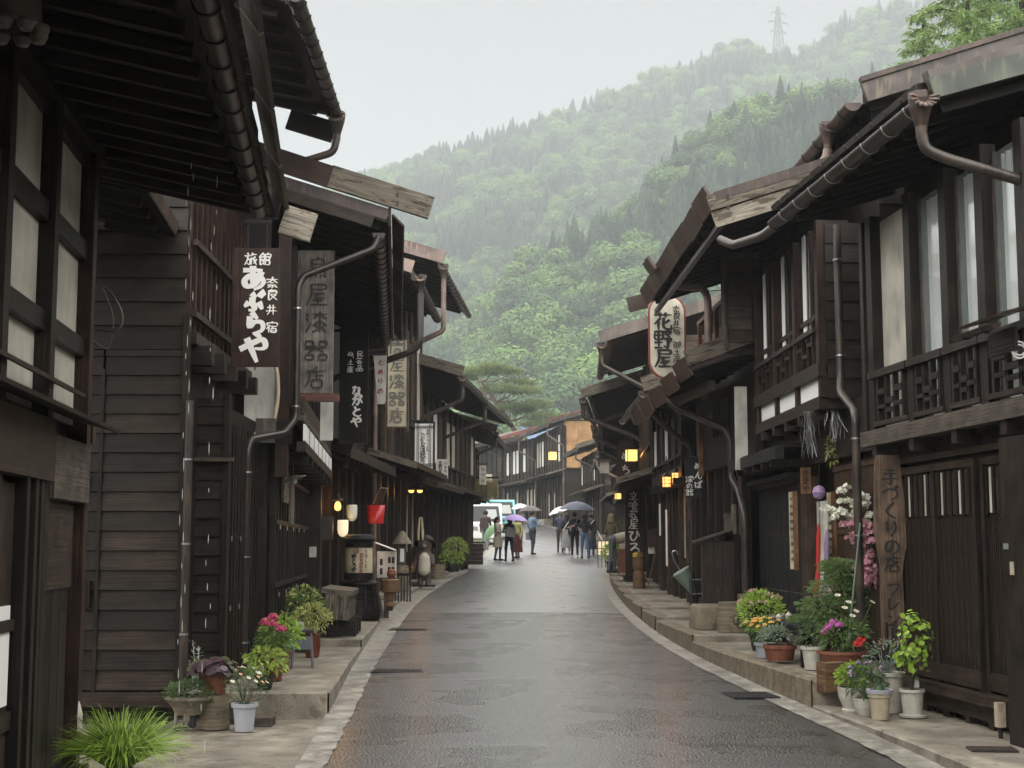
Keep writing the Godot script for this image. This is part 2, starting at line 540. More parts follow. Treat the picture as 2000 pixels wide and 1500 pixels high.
func along(tab: Array, d: float) -> float:
	if d <= tab[0][0]: return tab[0][1]
	for i in range(tab.size() - 1):
		if d <= tab[i + 1][0]:
			var p0: float = tab[maxi(i - 1, 0)][1]; var p1: float = tab[i][1]; var p2: float = tab[i + 1][1]; var p3: float = tab[mini(i + 2, tab.size() - 1)][1]
			return cubic_interpolate(p1, p2, p0, p3, (d - tab[i][0]) / (tab[i + 1][0] - tab[i][0]))
	return tab[-1][1]
const ROAD_L := [[-20.0, -0.9], [0.0, -1.05], [9.4, -1.24], [16.0, -1.53], [25.6, -1.80], [33.0, -1.76], [42.3, -1.44], [56.6, -0.92], [63.0, -0.75], [70.0, -0.75], [80.0, -1.3], [90.0, -2.3], [100.0, -3.9], [112.0, -7.0], [125.0, -12.0]]
const ROAD_R := [[-20.0, 2.9], [0.0, 2.85], [9.6, 2.57], [14.8, 2.12], [18.0, 1.93], [21.9, 1.87], [28.9, 2.0], [38.7, 2.47], [54.6, 3.4], [62.0, 3.75], [68.7, 3.9], [78.0, 3.4], [86.7, 2.55], [95.0, 1.4], [105.0, -0.6], [115.0, -3.4], [125.0, -7.5]]

# ------------------------------------------------------------------ the scene
func _ready() -> void:
	rng.seed = 20240611
	# camera: a long lens tilted a little upwards
	var cam := Camera3D.new()
	cam.name = "camera"
	cam.fov = 30.27
	cam.near = 0.1
	cam.far = 4000.0
	cam.position = Vector3(0, EYE, 0)
	cam.rotation_degrees = Vector3(6.52, 0, 0)
	add_child(cam)
	cam.current = true
	# rain clouds: an even grey-white sky
	var env := Environment.new()
	env.background_mode = Environment.BG_SKY
	var sm := ProceduralSkyMaterial.new()
	sm.sky_top_color = Color(0.905, 0.915, 0.93)
	sm.sky_horizon_color = Color(0.915, 0.925, 0.935)
	sm.sky_curve = 0.2
	sm.sky_energy_multiplier = 0.21
	sm.ground_energy_multiplier = 0.2
	sm.ground_bottom_color = Color(0.25, 0.25, 0.24)
	sm.ground_horizon_color = Color(0.80, 0.82, 0.83)
	sm.sun_angle_max = 1.0
	var cl := noise(0.004, 4, 77)
	var cim := Image.create(512, 256, false, Image.FORMAT_RGBA8)
	for y in 256:
		for x in 512:
			var k := clampf(0.5 + wrapn(cl, x, y * 1.6, 512, 409.6) * 0.9, 0.0, 1.0)
			cim.set_pixel(x, y, Color(0.80, 0.82, 0.84, k * 0.5))
	sm.sky_cover = ImageTexture.create_from_image(cim)
	sm.sky_cover_modulate = Color(1, 1, 1, 0.35)
	var sky := Sky.new()
	sky.sky_material = sm
	env.sky = sky
	env.tonemap_mode = Environment.TONE_MAPPER_LINEAR
	env.tonemap_exposure = 7.3
	env.sdfgi_enabled = true
	env.ssao_enabled = true
	env.ssil_enabled = true
	env.fog_enabled = true
	env.fog_density = 0.0008
	env.fog_light_color = Color(0.90, 0.93, 0.95)
	var we := WorldEnvironment.new()
	we.name = "world_environment"
	we.environment = env
	add_child(we)
	# the sun behind thick cloud, high above the street
	var sun := DirectionalLight3D.new()
	sun.name = "sun"
	sun.light_energy = 0.5
	sun.light_angular_distance = 160.0
	sun.light_color = Color(1.0, 0.985, 0.96)
	sun.shadow_enabled = true
	sun.sky_mode = DirectionalLight3D.SKY_MODE_LIGHT_ONLY
	add_child(sun)
	sun.rotation_degrees = Vector3(-88, 8, 0)

	make_textures()
	make_materials()
	build_land()
	build_hills()
	build_left_houses()
	build_right_houses()
	build_far_houses()
	build_trees()
	build_signs()
	build_left_props()
	build_right_props()
	build_vans()
	build_people()

# ------------------------------------------------------------------ land
func strip(fl: Callable, fr: Callable, d0: float, d1: float, step: float, lift: float, across := 1, crown := 0.0) -> ArrayMesh:
	var mb := MB.new()
	var k := int(ceil((d1 - d0) / step))
	for i in k + 1:
		var d := lerpf(d0, d1, float(i) / k)
		for j in across + 1:
			var t := float(j) / across
			var x := lerpf(fl.call(d), fr.call(d), t)
			mb.vert(Vector3(x, ground(d) + lift + crown * 4.0 * t * (1.0 - t), -d), Vector3.UP, Vector2(x, d))
		if i > 0:
			var b := mb.v.size() - 2 * (across + 1)
			for j in across:
				mb.face(b + j, b + j + 1, b + across + 1 + j)
				mb.face(b + j + 1, b + across + 2 + j, b + across + 1 + j)
	return mb.mesh()

func slab(pts: Array, top: float, bottom: float) -> ArrayMesh:
	# pts: [x, d] corners round the slab in order
	var mb := MB.new()
	var k := pts.size()
	var mid := Vector3.ZERO
	for p in pts: mid += Vector3(p[0], top, -p[1]) / k
	var m := mb.vert(mid, Vector3.UP, Vector2(mid.x, mid.z))
	var s0 := mb.v.size()
	for p in pts: mb.vert(Vector3(p[0], top, -p[1]), Vector3.UP, Vector2(p[0], p[1]))
	for j in k: mb.face(m, s0 + j, s0 + (j + 1) % k)
	for j in k:
		var a := Vector3(pts[j][0], top, -pts[j][1])
		var b := Vector3(pts[(j + 1) % k][0], top, -pts[(j + 1) % k][1])
		var nn := (b - a).cross(Vector3.UP).normalized()
		if nn.dot((a + b) * 0.5 - mid) < 0.0: nn = -nn
		var dn := Vector3(0, bottom - top, 0)
		# a small worn edge between top and face
		var e := nn * 0.012
		mb.quad(a, b, b + e + Vector3(0, -0.015, 0), a + e + Vector3(0, -0.015, 0), (nn + Vector3.UP).normalized())
		mb.quad(a + e + Vector3(0, -0.015, 0), b + e + Vector3(0, -0.015, 0), b + e + dn, a + e + dn, nn)
	return mb.mesh()

func struct(called: String, mesh: Mesh, m: Material, parent: Node = null) -> MeshInstance3D:
	if parent: return part(parent, called, mesh, m)
	var o := MeshInstance3D.new()
	o.name = numbered(called)
	o.mesh = mesh
	o.material_override = m
	add_child(o)
	o.set_meta("kind", "structure")
	return o

func build_land() -> void:
	# the valley floor under everything
	var mb := MB.new()
	var ds := [-60.0, 0.0, 30.0, 50.0, 58.0, 75.0, 100.0, 140.0, 320.0, 1800.0]
	for i in ds.size():
		for x in [-900.0, 900.0]:
			mb.vert(Vector3(x, ground(ds[i]) - 0.06, -ds[i]), Vector3.UP)
		if i > 0:
			var b := mb.v.size() - 4
			mb.face(b, b + 1, b + 2); mb.face(b + 1, b + 3, b + 2)
	struct("ground", mb.mesh(), M.terrain)
	var rl := func(d): return along(ROAD_L, d)
	var rr := func(d): return along(ROAD_R, d)
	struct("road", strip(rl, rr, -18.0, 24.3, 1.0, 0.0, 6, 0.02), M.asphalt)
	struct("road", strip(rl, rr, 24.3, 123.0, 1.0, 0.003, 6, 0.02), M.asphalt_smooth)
	# pale concrete gutters, laid in lengths with open joints
	var kl := func(d): return along(ROAD_L, d) - lerpf(0.15, 0.34, clampf((d - 10.0) / 14.0, 0, 1))
	var kr := func(d): return along(ROAD_R, d) + lerpf(0.24, 0.2, clampf((d - 10.0) / 12.0, 0, 1))
	var edge := noise(0.9, 3, 55)
	for side in 2:
		var root := Node3D.new()
		root.name = "gutter_channel_west" if side == 0 else "gutter_channel_east"
		add_child(root)
		root.set_meta("kind", "structure")
		var d := -16.0
		while d < 110.0:
			var ln := 1.2 if d < 40.0 else 4.0
			var m: ArrayMesh
			if side == 0: m = strip(func(q): return kl.call(q) - 0.01, func(q): return rl.call(q) + 0.018 * edge.get_noise_1d(q * 4.0) + 0.02 * edge.get_noise_1d(q * 17.0) + 0.03, d, d + ln - 0.012, 0.12 if d < 30.0 else 0.5, 0.007, 1)
			else: m = strip(func(q): return rr.call(q) - 0.03 + 0.018 * edge.get_noise_1d(q * 4.0 + 70.0), func(q): return kr.call(q) + 0.01, d, d + ln - 0.012, 0.12 if d < 30.0 else 0.5, 0.007, 1)
			part(root, "channel_block", m, M.concrete_pale)
			d += ln
	# pavements: level slabs that step up with the slope
	var ps := [["pavement_west", 0, [[-16.0, 5.0, 0.05], [5.0, 11.95, 0.04], [11.95, 17.3, 0.14], [17.3, 22.6, 0.13], [22.6, 27.2, 0.12], [27.2, 33.0, 0.14], [33.0, 38.0, 0.13], [38.0, 43.5, 0.13], [43.5, 48.0, 0.15], [48.0, 54.0, 0.15], [54.0, 62.0, 0.15], [62.0, 75.0, 0.15], [75.0, 90.0, 0.15]]],
		["pavement_east", 1, [[-16.0, 6.0, 0.06], [6.0, 12.25, 0.10], [12.25, 17.2, 0.20], [17.2, 20.6, 0.20], [20.6, 22.8, 0.20], [22.8, 24.8, 0.20], [24.8, 27.5, 0.19], [27.5, 30.0, 0.19], [30.0, 33.0, 0.19], [33.0, 36.5, 0.19], [36.5, 41.0, 0.17], [41.0, 46.0, 0.17], [46.0, 52.0, 0.17], [52.0, 60.0, 0.17], [60.0, 70.0, 0.16], [70.0, 80.0, 0.16], [80.0, 92.0, 0.16], [92.0, 104.0, 0.16]]]]
	for p in ps:
		var root := Node3D.new()
		root.name = p[0]
		add_child(root)
		root.set_meta("kind", "structure")
		var fn: Callable = kl if p[1] == 0 else kr
		for q in p[2]:
			var pts := []
			var n := maxi(2, int((q[1] - q[0]) / 0.8))
			for i in n + 1:
				var d := lerpf(q[0] + 0.006, q[1] - 0.006, float(i) / n)
				pts.append([fn.call(d) + 0.006 * edge.get_noise_1d(d * 9.0), d])
			var far := -4.6 if p[1] == 0 else 6.2
			pts.append([far, q[1] - 0.006]); pts.append([far, q[0] + 0.006])
			if p[1] == 0: pts.reverse()
			var top = ground(q[0]) + q[2] + (ground(q[1]) - ground(q[0])) * 0.35
			tops[p[1]].append([q[0], q[1], top])
			var o := part(root, "slab", slab(pts, top, ground(q[0]) - 0.1), M.concrete)
			if q[1] < 40.0 and q[0] > 5.0 and p[1] == 1:
				# kerb stones along the slab's edge, each a block of its own
				var d: float = q[0] + 0.01
				while d < q[1] - 0.3:
					var e := minf(d + 0.9 + rng.randf() * 0.5, q[1] - 0.008)
					var inset := 0.15
					var kp := []
					for w in 3:
						var dd := lerpf(d + 0.006, e - 0.006, w / 2.0)
						kp.append([fn.call(dd) - 0.016, dd])
					for w in 3:
						var dd := lerpf(e - 0.006, d + 0.006, w / 2.0)
						kp.append([fn.call(dd) + inset, dd])
					part(root, "kerb_stone", slab(kp, top + 0.008 + rng.randf() * 0.006, ground(d) - 0.1), M.stone if q[0] > 12.0 else M.concrete)
					d = e
	# iron drain gratings
	for g in [[-1.2, 15.2, 0.5, 0.26], [-1.5, 20.8, 0.5, 0.26]]:
		var t := thing("drain_grating", "iron bar grating in the asphalt by the west gutter, %s of the two" % ("the nearer" if g[1] < 18 else "the farther"), "grating", Vector3(g[0], ground(g[1]) + 0.006, -g[1]), 0, "gratings along the gutter")
		part(t, "frame", bmesh(Vector3(g[2] + 0.06, 0.012, g[3] + 0.06)), M.iron)
		for i in 18:
			part(t, "bar", bmesh(Vector3(0.016, 0.02, g[3])), M.pipe_grey, Vector3(-g[2] * 0.5 + g[2] * (i + 0.5) / 18.0, 0.008, 0))
	var mh := thing("drain_cover", "square studded steel cover in the road by the east kerb", "cover", Vector3(2.16, ground(13.1) + 0.012, -13.1), 0.12)
	part(mh, "plate", bmesh(Vector3(0.42, 0.012, 0.46)), M.iron)
	for i in 9:
		for j in 9:
			part(mh, "stud", bmesh(Vector3(0.02, 0.006, 0.02)), M.iron, Vector3(-0.18 + i * 0.045, 0.008, -0.19 + j * 0.047))
	var pc := thing("pavement_cover", "small chequered steel plate let into the east pavement", "cover", Vector3(3.18, pave(1, 9.62) + 0.007, -9.62), -0.1)
	part(pc, "plate", bmesh(Vector3(0.30, 0.012, 0.20)), M.iron)
	for i in 12:
		part(pc, "rib", bmesh(Vector3(0.012, 0.006, 0.18)), M.gutter_brown, Vector3(-0.14 + i * 0.0255, 0.008, 0))

# ------------------------------------------------------------------ forested hills
func crown_mesh(kind: int, sd: int) -> ArrayMesh:
	var r := RandomNumberGenerator.new()
	r.seed = sd
	var mb := MB.new()
	mb.coloured = true
	if kind == 0:
		# broad-leaved: lobes of leaf clumps, hollow between
		var lobes := []
		for i in 11:
			var a := r.randf() * TAU
			var h := r.randf()
			lobes.append([Vector3(cos(a) * (0.34 - 0.22 * h), 0.32 + h * 0.52, sin(a) * (0.34 - 0.22 * h)), 0.17 + r.randf() * 0.09])
		lobes.append([Vector3(0, 0.6, 0), 0.27])
		for l in lobes:
			var tone := 0.75 + r.randf() * 0.5
			for i in 150:
				var u := Vector3(r.randfn(), r.randfn() * 0.8 + 0.25, r.randfn()).normalized()
				var p: Vector3 = l[0] + u * l[1] * (0.8 + r.randf() * 0.35)
				var k := tone * (0.8 + r.randf() * 0.4)
				mb.tint = Color(k, k, k * 0.95)
				var s := u.cross(Vector3(r.randf(), r.randf(), r.randf())).normalized()
				var q := s.cross((u + Vector3(r.randfn(), r.randfn(), r.randfn()) * 0.5).normalized()).normalized()
				var z := 0.016 + r.randf() * 0.022
				var b := mb.v.size()
				for c in [p - s * z, p + q * z, p + s * z, p - q * z]: mb.vert(c, u)
				mb.face(b, b + 1, b + 2); mb.face(b, b + 2, b + 3)
		mb.tint = Color(0.35, 0.3, 0.25)
		mb.tube([Vector3.ZERO, Vector3(0.02, 0.3, 0), Vector3(0, 0.6, 0)], [0.03, 0.024, 0.01], 5, false)
	else:
		# conifer: whorls of drooping boughs
		for i in 26:
			var h := 0.10 + i * 0.0345
			var rad := (1.0 - h) * 0.27 + 0.015
			var nb := 11
			for j in nb:
				var a := TAU * (j + r.randf() * 0.7) / nb + i * 0.7
				var dr := Vector3(cos(a), 0, sin(a))
				var l := rad * (0.75 + r.randf() * 0.45)
				var k := 0.7 + r.randf() * 0.5
				mb.tint = Color(k, k, k)
				var p := Vector3(0, h, 0)
				var e := p + dr * l + Vector3(0, -l * 0.35, 0)
				var s := dr.cross(Vector3.UP) * l * 0.24
				var nn := (dr * 0.4 + Vector3.UP).normalized()
				var b := mb.v.size()
				mb.vert(p + Vector3(0, 0.035, 0), nn); mb.vert(p.lerp(e, 0.6) + s, nn); mb.vert(e, nn); mb.vert(p.lerp(e, 0.6) - s, nn)
				mb.face(b, b + 1, b + 2); mb.face(b, b + 2, b + 3)
		mb.tint = Color(0.4, 0.32, 0.26)
		mb.tube([Vector3.ZERO, Vector3(0, 0.95, 0)], [0.018, 0.004], 5, false)
	return mb.mesh()

const FAR_CREST := [[-420.0, 196.0], [-330.0, 208.0], [-250.0, 225.0], [-150.0, 234.0], [-108.0, 243.0], [-70.0, 257.0], [-20.0, 275.0], [0.0, 282.0], [35.0, 294.0], [70.0, 306.0], [105.0, 320.0], [140.0, 333.0], [158.0, 340.0], [172.0, 337.0], [190.0, 334.0], [202.0, 338.0], [224.0, 354.0], [250.0, 366.0], [290.0, 376.0], [360.0, 395.0], [480.0, 430.0], [620.0, 470.0]]
const NEAR_CREST := [[-110.0, 6.0], [-60.0, 22.0], [-26.0, 45.0], [-16.0, 54.0], [0.0, 80.0], [10.0, 90.0], [31.0, 100.0], [50.0, 119.0], [71.0, 135.0], [95.0, 143.0], [137.0, 151.0], [180.0, 160.0], [300.0, 185.0], [420.0, 205.0]]
func far_h(x: float, d: float) -> float:
	var t := (d - 300.0) / 650.0
	var c := along(FAR_CREST, x)
	if t <= 1.0: return 8.0 + (c - 8.0) * (0.72 * t + 0.28 * t * t)
	return c - (d - 950.0) * 0.5
func near_h(x: float, d: float) -> float:
	var t := (d - 240.0) / 210.0
	var c := along(NEAR_CREST, x)
	if t <= 1.0: return 6.0 + (c - 6.0) * (0.8 * t + 0.2 * t * t)
	return c - (d - 450.0) * 0.42

func build_hills() -> void:
	var hn := noise(0.012, 4, 91)
	var crest_wave := noise(0.03, 2, 92)
	for w in 2:
		var mb := MB.new()
		var x0 := -440.0 if w == 0 else -110.0
		var x1 := 640.0 if w == 0 else 400.0
		var d0 := 300.0 if w == 0 else 240.0
		var d1 := 1050.0 if w == 0 else 520.0
		var nx := 80
		var nd := 44
		for i in nd + 1:
			for j in nx + 1:
				var x := lerpf(x0, x1, float(j) / nx)
				var d := lerpf(d0, d1, float(i) / nd)
				var h := far_h(x, d) if w == 0 else near_h(x, d)
				h += hn.get_noise_2d(x, d) * (14.0 if w == 0 else 7.0) * clampf((d - d0) / 120.0, 0, 1) * clampf((d1 - 90.0 - d) / 160.0, 0.15, 1)
				mb.vert(Vector3(x, h, -d), Vector3.UP)
		for i in nd:
			for j in nx:
				var b := i * (nx + 1) + j
				mb.face(b, b + 1, b + nx + 1); mb.face(b + 1, b + nx + 2, b + nx + 1)
		var st := SurfaceTool.new()
		st.create_from(mb.mesh(), 0)
		st.generate_normals()
		var o := struct("far_hillside" if w == 0 else "near_hillside", st.commit(), M.terrain)
	# trees: one wood on each hill that reads as a mass
	var broad := [crown_mesh(0, 5), crown_mesh(0, 6), crown_mesh(0, 8)]
	var cone := [crown_mesh(1, 15), crown_mesh(1, 16)]
	var patch := noise(0.011, 3, 101)
	var tone := noise(0.02, 3, 102)
	for w in 2:
		var sets := [[], [], [], [], []]
		var cols := [[], [], [], [], []]
		var step := 6.4 if w == 0 else 4.9
		var d := 330.0 if w == 0 else 244.0
		var dend := 975.0 if w == 0 else 480.0
		while d < dend:
			# only the slope that the valley opens onto
			var xa := -0.155 * d - 18.0
			var xb := 0.385 * d + 14.0
			var x := xa + rng.randf() * step
			while x < xb:
				var px := x + rng.randfn() * step * 0.28
				var pd := d + rng.randfn() * step * 0.28
				var h := (far_h(px, pd) if w == 0 else near_h(px, pd)) + hn.get_noise_2d(px, pd) * (14.0 if w == 0 else 7.0) * clampf((pd - (300.0 if w == 0 else 240.0)) / 120.0, 0, 1) * clampf(((960.0 if w == 0 else 430.0) - pd) / 160.0, 0.15, 1)
				x += step * (0.8 + rng.randf() * 0.4)
				if w == 1 and h < ground(pd) + 3.0: continue
				if w == 0 and px > -70.0 and pd > 300 and pd < 520.0 and h < near_h(px * 0.8, 450.0) * 0.6: continue
				var con := patch.get_noise_2d(px, pd) > (0.17 if w == 0 else 0.24) or (pd > (900.0 if w == 0 else 440.0) and rng.randf() < 0.16)
				var k := (3 + rng.randi() % 2) if con else rng.randi() % 3
				var size := (9.0 + rng.randf() * 8.0) if con else (4.6 + pow(rng.randf(), 1.5) * 8.0)
				var wid := size * (0.95 + rng.randf() * 0.3) if con else size * (1.05 + rng.randf() * 0.45)
				if w == 0 and not con: size *= 1.08
				var bs := Basis(Vector3.UP, rng.randf() * TAU).scaled(Vector3(wid, size, wid))
				sets[k].append(Transform3D(bs, Vector3(px, h - 0.8, -pd)))
				var t := clampf(0.5 + tone.get_noise_2d(px * 2.0, pd * 2.0) * 0.9 + rng.randfn() * 0.34, 0.0, 1.0)
				var g: Color
				if con: g = Color(0.027, 0.078, 0.034).lerp(Color(0.065, 0.14, 0.05), t)
				else: g = Color(0.036, 0.105, 0.030).lerp(Color(0.17, 0.30, 0.055), t)
				cols[k].append(g)
			d += step * 0.95
		for k in 5:
			if sets[k].is_empty(): continue
			var mm := MultiMesh.new()
			mm.transform_format = MultiMesh.TRANSFORM_3D
			mm.use_colors = true
			mm.mesh = broad[k] if k < 3 else cone[k - 3]
			mm.instance_count = sets[k].size()
			for i in sets[k].size():
				mm.set_instance_transform(i, sets[k][i])
				mm.set_instance_color(i, cols[k][i])
			var mi := MultiMeshInstance3D.new()
			mi.name = numbered("broadleaf_forest" if k < 3 else "conifer_forest")
			mi.multimesh = mm
			mi.material_override = M.forest_leaf
			add_child(mi)
			tag(mi, ("%s wood covering the %s hillside, %s" % ["broad-leaved green" if k < 3 else "dark conifer", "misty far" if w == 0 else "nearer lush", ["main growth", "mixed-in growth", "scattered growth", "tall growth", "younger growth"][k]]), "forest", "", "stuff")
	# transmission tower on the saddle
	var tw := thing("transmission_tower", "thin steel lattice transmission tower on the misty ridge", "pylon", Vector3(183.0, 331.0, -942.0), 0.35)
	var hh := 40.0
	var steel := mat("tower_steel", lin(0.09, 0.10, 0.105), 0.6)
	for sx in [-1, 1]:
		for sz in [-1, 1]:
			var lb := MB.new()
			lb.beam(Vector3(sx * 4.0, -8, sz * 4.0), Vector3(sx * 0.7, hh, sz * 0.7), 0.55, 0.55)
			part(tw, "leg", lb.mesh(), steel)
	for lv in 8:
		var a := -4.0 + lv * 5.5
		var b := a + 5.5
		var ra := lerpf(4.0, 0.7, (a + 8.0) / (hh + 8.0))
		var rb := lerpf(4.0, 0.7, (b + 8.0) / (hh + 8.0))
		var cb := MB.new()
		for q in [[1, 1, -1, 1], [-1, 1, -1, -1], [-1, -1, 1, -1], [1, -1, 1, 1]]:
			cb.beam(Vector3(q[0] * ra, a, q[1] * ra), Vector3(q[2] * rb, b, q[3] * rb), 0.3, 0.3)
			cb.beam(Vector3(q[2] * ra, a, q[3] * ra), Vector3(q[0] * rb, b, q[1] * rb), 0.3, 0.3)
		part(tw, "bracing", cb.mesh(), steel)
	for y in [[22.0, 6.5], [28.5, 8.0], [35.0, 5.5]]:
		var ab := MB.new()
		ab.beam(Vector3(-y[1], y[0], 0), Vector3(0, y[0] + 1.6, 0), 0.35, 0.35)
		ab.beam(Vector3(y[1], y[0], 0), Vector3(0, y[0] + 1.6, 0), 0.35, 0.35)
		ab.beam(Vector3(-y[1], y[0], 0), Vector3(y[1], y[0], 0), 0.4, 0.4)
		part(tw, "cross_arm", ab.mesh(), steel)
		for sx in [-1, 1]:
			var ib := MB.new()
			ib.tube([Vector3(sx * y[1] * 0.95, y[0], 0), Vector3(sx * y[1] * 0.95, y[0] - 2.2, 0)], 0.22, 6)
			part(tw, "insulator", ib.mesh(), steel)

# ------------------------------------------------------------------ houses
func frame(called: String, label: String, side: float, d0: float, x0: float, k: float) -> Fr:
	var f := Fr.new()
	f.s = side; f.d0 = d0; f.x0 = x0; f.k = k
	f.gy = ground(d0)
	f.root = thing(called, label, "house", Vector3(x0, f.gy, -d0), 0, "timber houses along the street")
	var x := Vector3(k, 0, -1).normalized() * side
	f.root.transform.basis = Basis(x, Vector3.UP, x.cross(Vector3.UP))
	return f

func pick(a: Array): return a[rng.randi() % a.size()]

# horizontal weatherboards on a wall that faces down the street, from x1 to x2 at depth d
func end_boards(f: Fr, d: float, o1: float, o2: float, y1: float, y2: float, pitch: float, mats: Array, called := "board") -> void:
	var y := y1
	while y < y2 - 0.02:
		var h := minf(pitch, y2 - y)
		# each board leans out over the one below
		hb(f, called, d - 0.012, y + h * 0.5, (o1 + o2) * 0.5, Vector3(0.024, h + 0.016, absf(o2 - o1)), pick(mats), 0.0, null, 0.0, (-0.13 if f.s > 0 else 0.13) * minf(1.0, 0.16 / pitch))
		y += pitch

# weatherboards on the wall along the street
func face_boards(f: Fr, d1: float, d2: float, o: float, y1: float, y2: float, pitch: float, mats: Array) -> void:
	var y := y1
	while y < y2 - 0.02:
		var h := minf(pitch, y2 - y)
		hb(f, "board", (d1 + d2) * 0.5, y + h * 0.5, o + 0.012, Vector3(d2 - d1, h + 0.02, 0.018), pick(mats), -0.1)
		y += pitch

func row(f: Fr, called: String, d1: float, d2: float, n: int, y: float, o: float, s: Vector3, m, parent: Node = null) -> void:
	for i in n:
		var d := d1 if n == 1 else lerpf(d1, d2, float(i) / (n - 1))
		hb(f, called, d, y, o, s, pick(m) if m is Array else m, 0.0, parent)

# eaves: roof slab, rafters, fascia boards. y is the height of the slab's lower outer edge at o_out
func eaves(f: Fr, d1: float, d2: float, y: float, o_out: float, o_in: float, slope: float, thick: float, top: Material, under: Material, fascia: Material, pieces := 0.9, rafters := 0.34, fascia_h := 0.14) -> void:
	var a := atan(slope)
	var run := o_out - o_in
	var ln := run / cos(a)
	var mid := (d1 + d2) * 0.5
	var yc := y + run * 0.5 * slope
	hb(f, "roof", mid, yc + thick * 0.5 / cos(a) + 0.1, (o_out + o_in) * 0.5, Vector3(d2 - d1, thick, ln), top, a)
	# soffit boards run along the street
	var nb := int(ln / 0.21)
	for i in nb:
		var t := (i + 0.5) / nb
		var oo := lerpf(o_in, o_out, t)
		if oo < -0.35: continue
		hb(f, "soffit_board", mid, y + (o_out - oo) * slope + 0.088, oo, Vector3(d2 - d1 - 0.02, 0.018, ln / nb - 0.006), under, a)
	var nr := int((d2 - d1) / rafters)
	for i in nr:
		var d := d1 + (i + 0.5) * (d2 - d1) / nr
		var a0 := maxf(o_in, -0.3)
		var oc := (o_out + a0) * 0.5 - 0.05
		hb(f, "rafter", d, y + (o_out - oc) * slope + 0.04, oc, Vector3(0.055, 0.075, (o_out - a0) / cos(a) - 0.08), under, a)
	if pieces > 0.0:
		var np := maxi(1, int((d2 - d1) / pieces))
		for i in np:
			var d := d1 + (i + 0.5) * (d2 - d1) / np
			hb(f, "fascia_board", d, y + 0.09 + fascia_h * 0.25 + rng.randf() * 0.006, o_out + 0.012, Vector3((d2 - d1) / np - 0.006, fascia_h, 0.025), fascia, 0.0, null, 0.0, rng.randfn() * 0.004)

# barge board that follows the roof slope on the end facing down the street
func barge(f: Fr, d: float, y: float, o_out: float, o_in: float, slope: float, h: float, m: Material, thick := 0.05, called := "barge_board") -> MeshInstance3D:
	return beam_part(f, called, [d, y + h * 0.5, o_out], [d, y + h * 0.5 + (o_out - o_in) * slope, o_in], thick, h, m)

func leader(f: Fr, d: float, y: float, o: float, m: Material) -> MeshInstance3D:
	# funnel-shaped rainwater head
	var mb := MB.new()
	var p := f.l(d, y, o)
	mb.lathe(p, [Vector2(0.04, -0.25), Vector2(0.044, -0.19), Vector2(0.08, -0.06), Vector2(0.09, 0.0), Vector2(0.09, 0.05), Vector2(0.078, 0.05), Vector2(0.07, 0.0)], 8)
	var h := part(f.root, "rainwater_head", mb.mesh(), m)
	# fluted end cap
	var cb := MB.new()
	for i in 9:
		var an := PI * (i + 0.5) / 9.0
		cb.beam(p + Vector3(0, 0.01, 0), p + f.root.transform.basis.inverse() * Vector3(-cos(an) * 0.1, -sin(an) * 0.1 + 0.02, 0.13), 0.024, 0.012)
	part(h, "fan_cap", cb.mesh(), M.sheet_pink)
	return h

func pipe_clips(f: Fr, pipe: Node, d: float, o: float, r: float, ys: Array) -> void:
	for y in ys:
		var mb := MB.new()
		var p := f.l(d, y, o)
		mb.lathe(p, [Vector2(r + 0.001, -0.008), Vector2(r + 0.005, -0.008), Vector2(r + 0.005, 0.008), Vector2(r + 0.001, 0.008)], 12)
		part(pipe, "clip", mb.mesh(), M.steel)

